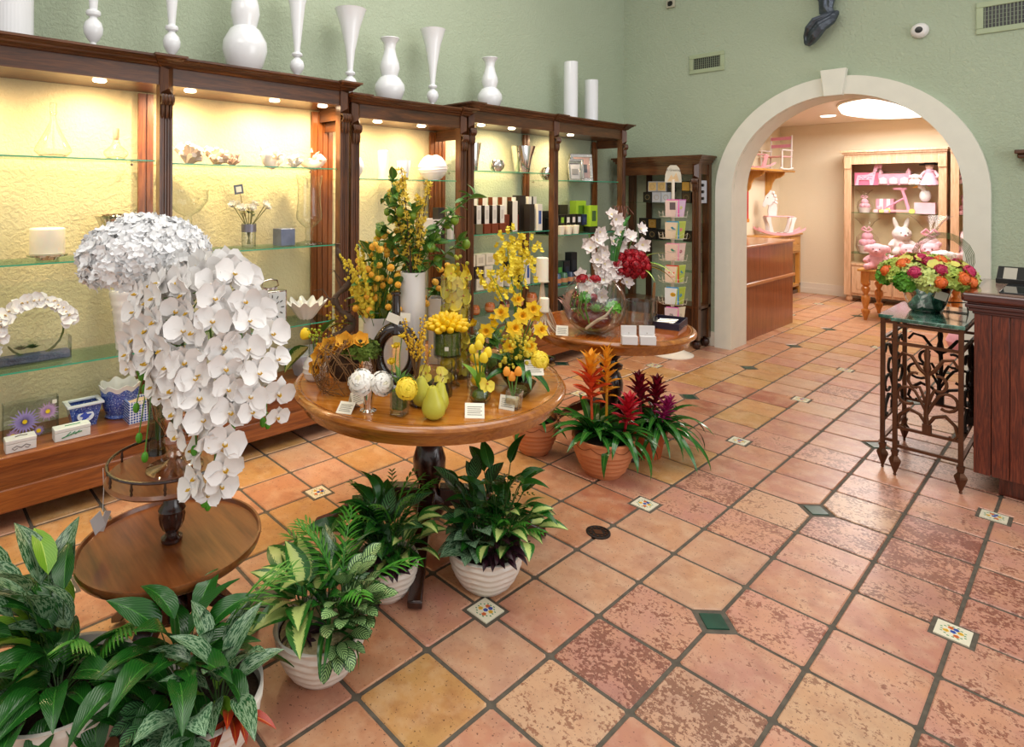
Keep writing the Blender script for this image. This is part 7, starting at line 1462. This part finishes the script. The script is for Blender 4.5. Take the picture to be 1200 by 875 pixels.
# ================================================================ RIGHT CABINET : fragrance goods
def tumbler_vase(lab, y, h, r, z=1.827, x=XS): 
    def pinch(a, j, rr, zz): return (rr*(1+.07*cos(3*a+zz*18)), zz)
    solo('silver_vase', lab, 'vase', MB().lathe([(0, 0), (r*.55, 0), (r*.6, .01), (r*.8, h*.5), (r, h), (r*.92, h), (r*.7, h*.5), (0, .02)], 40, rf=pinch), 'chrome', (x, y, z))
tumbler_vase('tall narrow hammered silver vase on the top shelf of the right cabinet', 2.36, .245, .062); tumbler_vase('wide flaring silver vase beside the middle post of the right cabinet', 3.02, .25, .115)
def bowl_s(lab, y, r, z): 
    def dent(a, j, rr, zz): return (rr*(1+.05*sin(5*a+j)), zz)
    solo('silver_bowl', lab, 'bowl', MB().lathe([(0, 0), (r*.5, 0), (r*.95, r*.5), (r, r*.9), (r*.8, r*1.45), (r*.74, r*1.45), (r*.9, r*.9), (0, r*.2)], 36, rf=dent), 'chrome', (XS, y, z))
bowl_s('small dented silver bowl between the two silver vases', 2.66, .072, 1.827); bowl_s('dented silver bowl behind the middle post of the right cabinet', 3.42, .085, 1.764)
def frame(lab, x, y, z, w, h, rz, col='silver', inner='#7c8490'):
    t_ = thing('picture_frame', lab, 'picture frame', mat=TR(x, y, z) @ RZ(rz) @ RX(-.12)); b = w*.14; mb = MB().box(-w/2, 0, 0, w/2, .015, b).box(-w/2, 0, h-b, w/2, .015, h).box(-w/2, 0, b, -w/2+b, .015, h-b).box(w/2-b, 0, b, w/2, .015, h-b); part(t_, 'frame', mb, col, bev=.003); part(t_, 'mount', MB().box(-w/2+b, .006, b, w/2-b, .010, h-b), pm(inner, .4)); part(t_, 'picture', MB().box(-w/4, .004, h*.32, w/4, .006, h*.62), pm('#5a6068', .5)); part(t_, 'strut', MB().box(-.01, .014, 0, .01, .03, h*.5), col)
frame('large pinkish silver picture frame at the back on the upper shelf', -2.50, 4.12, 1.764, .26, .30, R(62), 'silver', '#c8a8a4'); frame('small silver picture frame in front on the upper shelf', -2.36, 3.80, 1.764, .15, .20, R(70)); frame('medium silver picture frame between the small and large ones', -2.43, 3.93, 1.764, .17, .235, R(66))
W_, B_, K_ = '#e4ddd0', '#dcd4c6', '#1e1512'
# mid shelf left bay: two tiers of tall reed diffuser boxes
zm = 1.281
for k in range(5): gbox(ORD[k] + ' white striped box from the left, front row below the silver vases', -2.34, 2.22+.10*k, zm+.085, .055, .055, .16, W_, None, label_col='#cfc6b8', side=K_)
for k in range(6): gbox(ORD[k] + ' tall box from the left, back row below the silver vases', -2.44, 2.24+.13*k, zm+.155, .055, .06, .16, W_, None, side='#7a3a1c')
for k in range(6): gbox(ORD[k] + ' amber box from the left, under the back row of tall boxes', -2.44, 2.24+.13*k, zm, .09, .10, .153, '#6a2c14', None)
for k in range(5): gbox(ORD[k] + ' amber box from the left, under the front row of striped boxes', -2.34, 2.22+.10*k, zm, .07, .08, .083, '#7a3416' if k != 1 else '#6a6448', None)
gbox('tall dark brown box left of the middle post of the right cabinet', -2.46, 3.02, zm, .09, .09, .33, K_); gbox('tall white box beside the brown one near the middle post', -2.42, 3.10, zm, .06, .05, .32, W_, label_col='#cfc6b8'); gbox('second tall white box touching the middle post', -2.42, 3.18, zm, .05, .05, .32, W_, side=K_); gbox('dark brown box in front near the middle post', -2.34, 3.03, zm, .07, .07, .25, K_); gbox('white fragrance box with a blue label near the middle post', -2.31, 3.12, zm, .05, .07, .25, W_, label_col='#3a5a9a')
gbox('stack of pale boxes between the rows, upright', -2.40, 2.86, zm, .06, .07, .28, W_, side=K_)
# mid shelf right bay
zr = 1.226
gbox('large black box at the back left of the right bay', -2.48, 3.45, zr, .09, .20, .23, '#14140f', label_col='#26261c'); gbox('black box with olive top behind the green boxes', -2.46, 3.68, zr+.15, .08, .14, .14, '#2c2a14')
gbox('bright lime green box at the back of the right bay', -2.46, 3.98, zr+.13, .08, .18, .20, '#b4d838', label_col='#6c9a24'); gbox('bright lime green box in front of the other lime box', -2.36, 4.07, zr+.06, .08, .13, .22, '#a8d030', label_col='#4a6a3a'); gbox('olive box supporting the rear lime green box', -2.46, 3.98, zr, .09, .2, .128, '#4c5a20'); gbox('dark box under the front lime green box', -2.36, 4.07, zr, .08, .13, .058, '#2a2c20')
for k in range(6): gbox(['black box with a white label beside the middle post', 'black box with a green ribbon label', 'black box with a white label in the middle of the row', 'black box with a red edge and white label', 'black box with a pale blue label', 'dark blue box at the end of the black row'][k], -2.36, 3.44+.095*k, zr+(.085 if k < 5 else .08), .06, .08, .11, '#16140f' if k < 5 else '#1c2a4a', label_col=['#e8e4da', '#8ab82c', '#e8e4da', '#e8dcd8', '#cfd8e4', '#30406a'][k])
for k in range(5): gbox(ORD[k] + ' plain black box from the left behind the labelled row', -2.44, 3.44+.095*k, zr, .07, .09, .17 if k > 0 else .16, '#181812', None)
for k in range(3):
    solo('candle_glass', ['left', 'middle', 'right'][k] + ' white candle glass of the three below the black boxes', 'candle', MB().lathe([(0, 0), (.036, 0), (.046, .085), (.042, .087), (.04, .078), (0, .078)], 24), 'wax', (-2.30, 3.46+.12*k, zr))
# lower shelves
zl = .791
for k, (y, z_, lab) in enumerate([(2.24, 0, 'bottom'), (2.36, 0, 'bottom'), (2.48, 0, 'bottom'), (2.60, 0, 'bottom'), (2.22, .105, 'middle'), (2.34, .105, 'middle'), (2.46, .105, 'middle'), (2.24, .21, 'top'), (2.36, .21, 'top'), (2.48, .21, 'top')]): gbox(ORD[k if k < 4 else (k-4) % 3] + ' cream candle carton from the left, %s tier of the stack' % lab, -2.37, y, zl+z_, .09, .105, .10, '#e6dcc4' if k not in (0, 5) else '#3a2a1e', None, label_col='#cfc4ac')
gbox('tall dark box standing right of the cream cartons', -2.40, 2.80, zl, .07, .09, .22, K_); gbox('white box with a blue label on the lower shelf, nearer the cartons', -2.34, 2.74, zl, .06, .07, .17, W_, label_col='#3a5a9a'); gbox('dark box behind the candle holder on the lower shelf', -2.38, 2.97, zl, .07, .12, .2, '#2a201c'); gbox('white box with a blue label on the lower shelf, nearer the post', -2.31, 2.95, zl, .05, .06, .23, W_, label_col='#3a5a9a'); gbox('greenish box right of the white one on the lower shelf', -2.31, 3.06, zl, .06, .08, .14, '#98a89a'); gbox('dark patterned box beside the middle post on the lower shelf', -2.40, 3.16, zl, .08, .1, .14, '#2c2226')
def jar(lab, x, y, z, col, r=.042, h=.07, grp=None):
    t_ = thing('candle_jar', lab, 'candle', (x, y, z), 0, grp); part(t_, 'jar', MB().lathe([(0, 0), (r*.8, 0), (r, .01), (r, h*.7), (r*.8, h), (0, h*.9)], 20), pm(col, .1, var=.2, coat=.7)); part(t_, 'label', MB().lathe([(r*1.005, h*.25), (r*1.02, h*.25), (r*1.02, h*.6), (r*1.005, h*.6)], 20), pm('#c88a5c', .5))
for k in range(5): jar(['orange glass candle jar behind the oncidium, first from the left', 'orange glass candle jar behind the oncidium, second from the left', 'brown candle jar between the orange ones on the cabinet deck', 'orange candle jar behind the price card on the deck', 'large orange candle jar right of the small ones on the deck'][k], -2.30, 2.26+.19*k, .60, '#b8622c' if k != 2 else '#5a2414', .045 if k < 4 else .052, .075 if k < 4 else .10)
for y0_, y1_ in ((2.18, 3.22),): part(bpy.data.objects['display_cabinet.002'], 'step_shelf', MB().box(-2.45, y0_, .585, -2.25, y1_, .598), 'shelf_glass')
zq = .721
for k in range(5): jar(['small blue glass jar beside the middle post', 'green glass jar right of the blue one', 'dark blue glass jar in the middle of the lower row', 'patterned black jar at the right of the lower row', 'black jar at the right end of the lower row'][k], -2.33, 3.44+.11*k, zq, ['#4a6a8a', '#4a7a5a', '#2c3c5a', '#1e1e26', '#20222c'][k], .046, .12)
for k in range(4): gbox(['dark drum shaped box above the blue jar', 'green striped dark box in the upper tier', 'black latticed box in the upper tier', 'large black latticed box at the top right of the jars'][k], -2.43, 3.46+.12*k, zq+(.0 if k < 3 else .0), .08, .1, .22 if k < 3 else .30, ['#1c2230', '#1e3a2a', '#1a1c24', '#16181e'][k], label_col=['#2c3c5a', '#5aa84a', '#2a3040', '#2a2e38'][k])
for k in range(2): solo('candle_glass', ['white candle in a square glass on the deck right of the post', 'wide cream candle beside the square glass one'][k], 'candle', MB().lathe([(0, 0), (.045, 0), (.052, .10), (.047, .10), (0, .09)], 4 if k == 0 else 24), 'wax', (-2.28, 3.52+.16*k, ZD))
for k in range(3): gbox(['black boxed set on the deck behind the white candles', 'black boxed set on the deck, middle', 'black boxed set on the deck, right'][k], -2.42, 3.45+.28*k, ZD, .12, .22, .2, '#1a1816', label_col='#2c2a26')
# reed sticks
t_ = thing('reed_diffuser', 'reed diffuser with rust coloured sticks at the left end of the lower shelf', 'diffuser', (-2.32, 2.19, zl-.18)); part(t_, 'bottle', MB().lathe([(0, 0), (.03, 0), (.03, .07), (.012, .09), (.012, .11), (0, .11)], 16), pm('#8a4a24', .1, coat=.6))
for k in range(5): part(t_, 'reed', MB().tube([(0, 0, .1), (.012*cos(k*1.3), .012*sin(k*1.3)+.01, .24)], .0018, 4), pm('#c8744a', .6))
# ================================================================ BACK CABINET GOODS AND CARD RACK
yb_ = 4.95
def tinbox(lab, x, z, col, lc, w=.105, h=.115): 
    t_ = thing('soap_box', lab, 'box', (x, yb_, z)); part(t_, 'carton', MB().box(-w/2, -.05, 0, w/2, .05, h), pm(col, .35, var=.1), bev=.001); part(t_, 'front_label', MB().box(-w*.42, -.0508, h*.1, w*.42, -.05, h*.9), pm(lc, .4, var=.15)); part(t_, 'medallion', MB().lathe([(w*.27, 0), (w*.27, .0008), (w*.24, .0008), (w*.24, 0)], 24, mat=TR(0, -.051, h*.5) @ RX(pi/2), cap=False), pm('#a08c5c', .4))
for x, z, c, l, lab in ((-2.17, 0, '#15120e', '#1e1a14', 'black box with a gold ring at the left of the top shelf'), (-2.06, 0, '#b8bcc4', '#c4c8cf', 'silver box next to the black one on the top shelf'), (-1.95, 0, '#c4ccd6', '#d2d8e0', 'pale blue silver box on the top shelf, bottom row'), (-2.11, .12, '#b0b0b0', '#d8b87c', 'gold fronted box on the top shelf, upper row left'), (-2.0, .12, '#b0b0b0', '#d8b878', 'gold fronted box on the top shelf, upper row right'), (-1.905, .12, '#15120f', '#2a241c', 'narrow black box ending the upper row'), (-1.72, .12, '#1a1510', '#c89a3c', 'black box with a gold panel right of the card rack'), (-1.72, 0, '#1a1510', '#4a3a24', 'black box below the gold panel box')): tinbox(lab, x, 1.536+z, c, l, .105 if 'narrow' not in lab else .05)
tinbox('gold fronted box behind the right post of the back cabinet', -1.655, 1.536+.12, '#b8b0a0', '#d8b484', .07)
for x, z, l, lab in ((-2.22, 0, '#2c2820', 'black box at the lower left of the middle shelf'), (-2.11, 0, '#1e1a16', 'black box in the middle of the lower row, middle shelf'), (-2.0, 0, '#1a1714', 'black box with a white tag on the middle shelf'), (-2.22, .12, '#26221c', 'black box at the upper left of the middle shelf'), (-2.11, .12, '#8a6c2c', 'black box with a gold square on the middle shelf'), (-1.70, 0, '#26221c', 'black box at the right of the middle shelf')): tinbox(lab, x, 1.121+z, '#14110e', l)
t_ = thing('bottle_row', 'white boxed set with round caps at the right end of the top shelf', 'box', (-1.60, yb_+.0, 1.536)); part(t_, 'carton', MB().box(-.02, -.08, 0, .045, .08, .24), pm('#c4c8d4', .4), bev=.002); [part(t_, 'cap', MB().lathe([(0, 0), (.016, 0), (.016, .02), (0, .02)], 12, mat=TR(.045, -.04, z_) @ RY(pi/2)), 'black') for z_ in (.05, .12, .19)]
for k, (x, z, lab) in enumerate(((-1.62, 1.121, 'dark boxed bottle at the right end of the middle shelf'), (-1.62, .801, 'dark boxed bottle at the right end of the lowest glass shelf'))): gbox(lab, x, yb_, z, .06, .09, .2, '#1e1b1a', label_col='#4a4640')
# card rack
rx, ry = -1.65, 4.47
t_ = thing('card_rack', 'white wire card spinner on a conical foot in front of the back cabinet', 'card rack', (rx, ry, 0)); def_cone = MB().lathe([(.205, 0), (.205, .008), (.16, .022), (.10, .055), (.05, .10), (.025, .13), (.02, .14), (0, .14)], 40); part(t_, 'foot', def_cone, pm('#eee6da', .5, var=.02)); part(t_, 'pole', MB().lathe([(0, .1), (.016, .1), (.016, 1.78), (0, 1.78)], 14), 'white_paint')
hp = [(-.085, 0), (.085, 0), (.08, .08), (.06, .145), (.03, .175), (-.03, .175), (-.06, .145), (-.08, .08)]; h = part(t_, 'header_sign', MB().prism(hp, -.004, .004, mat=TR(0, -.0, 1.75) @ RZ(R(48)) @ RX(pi/2)), pm('#cfc8b4', .5, var=.1)); mb = MB()
mb.prism([(-.06, .01), (-.02, .08), (.0, .05), (.03, .10), (.06, .01)], .0045, .005, 0, TR(0, 0, 1.75) @ RZ(R(48)) @ RX(pi/2)); part(h, 'printed_art', mb, pm('#d8b88a', .6)); text(h, 'heading', 'A Greeting', .032, 'ink', TR(0, 0, 1.75) @ RZ(R(48)) @ RX(pi/2) @ TR(0, .125, .005)); mw_ = MB()
rows = [1.40, 1.18, .96, .74, .52, .32]
for z in rows:
    mw_.tube([(.05*cos(a), .05*sin(a), z+.03) for a in [2*pi*k/8 for k in range(9)]], .002, 4)
    for a in range(4):
        m_ = RZ(R(48 + 90*a)); mw_.tube([tuple(m_ @ Vector(p)) for p in ((-.06, -.06, z), (.06, -.06, z), (.06, -.115, z), (-.06, -.115, z), (-.06, -.06, z))], .002, 4); mw_.tube([tuple(m_ @ Vector(p)) for p in ((-.06, -.115, z), (-.06, -.125, z+.06), (-.02, -.125, z+.035), (.02, -.125, z+.035), (.06, -.125, z+.06), (.06, -.115, z))], .0018, 4); mw_.tube([tuple(m_ @ Vector(p)) for p in ((0, -.01, z), (0, -.06, z))], .0025, 4)
part(t_, 'wire_pockets', mw_, 'white_paint', kind='stuff')
cc = [('#ecd2c8', '#e86ab4', '#6a5a5c'), ('#e8d4b8', '#3a9ac0', '#3a8a9a'), ('#e8cdbc', '#f2a0b8', '#3a8a6a'), ('#f0d8c0', '#d83a22', '#e8602c'), ('#e6eef0', '#3a9ad8', '#e8b82c'), ('#e0d0d8', '#e070c0', '#8a8a8a')]
dd = [('#e0c8e4', '#c070b0', '#d8d878'), ('#b8cc5c', '#c8d868', '#e87a9a'), ('#ecd4cc', '#e8c0b8', '#b86a7a'), ('#bcd45a', '#d0e078', '#4a9ab8'), ('#b4cc4c', '#c8dc70', '#4a9ac8'), ('#efe8d0', '#e8e0c4', '#d8d0b8')]
cl = ['with a small photograph in the top pocket', 'cream with a teal bird in the second pocket', 'pale pink with a green bird in the third pocket', 'red and cream with a smiling face in the fourth pocket', 'white and blue with a striped bee in the fifth pocket', 'pink in the lowest pocket']; dl = ['lilac with a yellow panel in the top pocket', 'lime green with a pink flower in the second pocket', 'pale pink floral in the third pocket', 'lime green with a blue bird in the fourth pocket', 'lime green with blue leaves in the fifth pocket', 'cream in the lowest pocket']
for fi, (cols, labs, ang) in enumerate(((cc, cl, 20), (dd, dl, 78))):
    for z, (c0, c1, c2_), lb in zip(rows, cols, labs):
        m_ = TR(rx, ry, z+.004) @ RZ(R(ang)); t_ = thing('greeting_card', ('left card ' if fi == 0 else 'right card ') + lb + ' of the spinner', 'card', mat=m_ @ TR(0, -.085, 0) @ RX(R(8))); hh_ = .165
        part(t_, 'rear_card', MB().box(-.048, .006, 0, .07, .010, hh_+.01), pm(c1, .6), smooth=False); part(t_, 'front_card', MB().box(-.062, 0, 0, .056, .004, hh_), pm(c0, .6), smooth=False); mb = MB()
        if 'photograph' in lb: mb.box(-.02, -.001, .07, .035, 0, .145)
        elif 'smiling' in lb:
            for sx in (-1, 1): mb.prism([(sx*.022+.008*cos(b), .10+.008*sin(b)) for b in [2*pi*q_/8 for q_ in range(8)]][::-1], 0, .001, mat=RX(pi/2))
            mb.tube([(-.03, -.001, .07), (-.01, -.001, .055), (.012, -.001, .055), (.03, -.001, .07)], .002, 4)
        elif 'bee' in lb: mb.prism([(.015+.026*cos(b), .10+.022*sin(b)) for b in [2*pi*q_/14 for q_ in range(14)]][::-1], 0, .001, mat=RX(pi/2))
        elif 'bird' in lb: mb.prism([(-.01, .11), (.0, .122), (.012, .118), (.022, .105), (.04, .10), (.02, .092), (.004, .095)][::-1], 0, .001, mat=RX(pi/2)); mb.tube([(-.04, -.001, .09), (0, -.001, .08), (.04, -.001, .09)], .0012, 4)
        else: 
            for k in range(6): mb.prism([(.012*cos(k)+.008*cos(b), .09+.012*sin(k*2)+.008*sin(b)) for b in [2*pi*q_/6 for q_ in range(6)]][::-1], 0, .001, mat=RX(pi/2))
        o = part(t_, 'printed_picture', mb, pm(c2_, .6), smooth=False)
        if 'bee' in lb: part(o, 'bee_stripe', MB().box(.0, -.002, .09, .034, -.0012, .094).box(-.005, -.002, .103, .04, -.0012, .107), 'black', smooth=False)

t_ = thing('wall_bracket', 'small dark wood bracket shelf at the right edge of the green wall', 'shelf', (.90, YW, 1.96)); part(t_, 'board', MB().box(-.06, -.14, 0, .3, 0, .03), 'dwoodX', bev=.006); part(t_, 'moulding', MB().box(-.045, -.11, -.035, .285, 0, 0), 'dwoodX', bev=.01); part(t_, 'corbel_block', MB().box(.02, -.07, -.12, .22, 0, -.036), 'dwoodX', bev=.02)
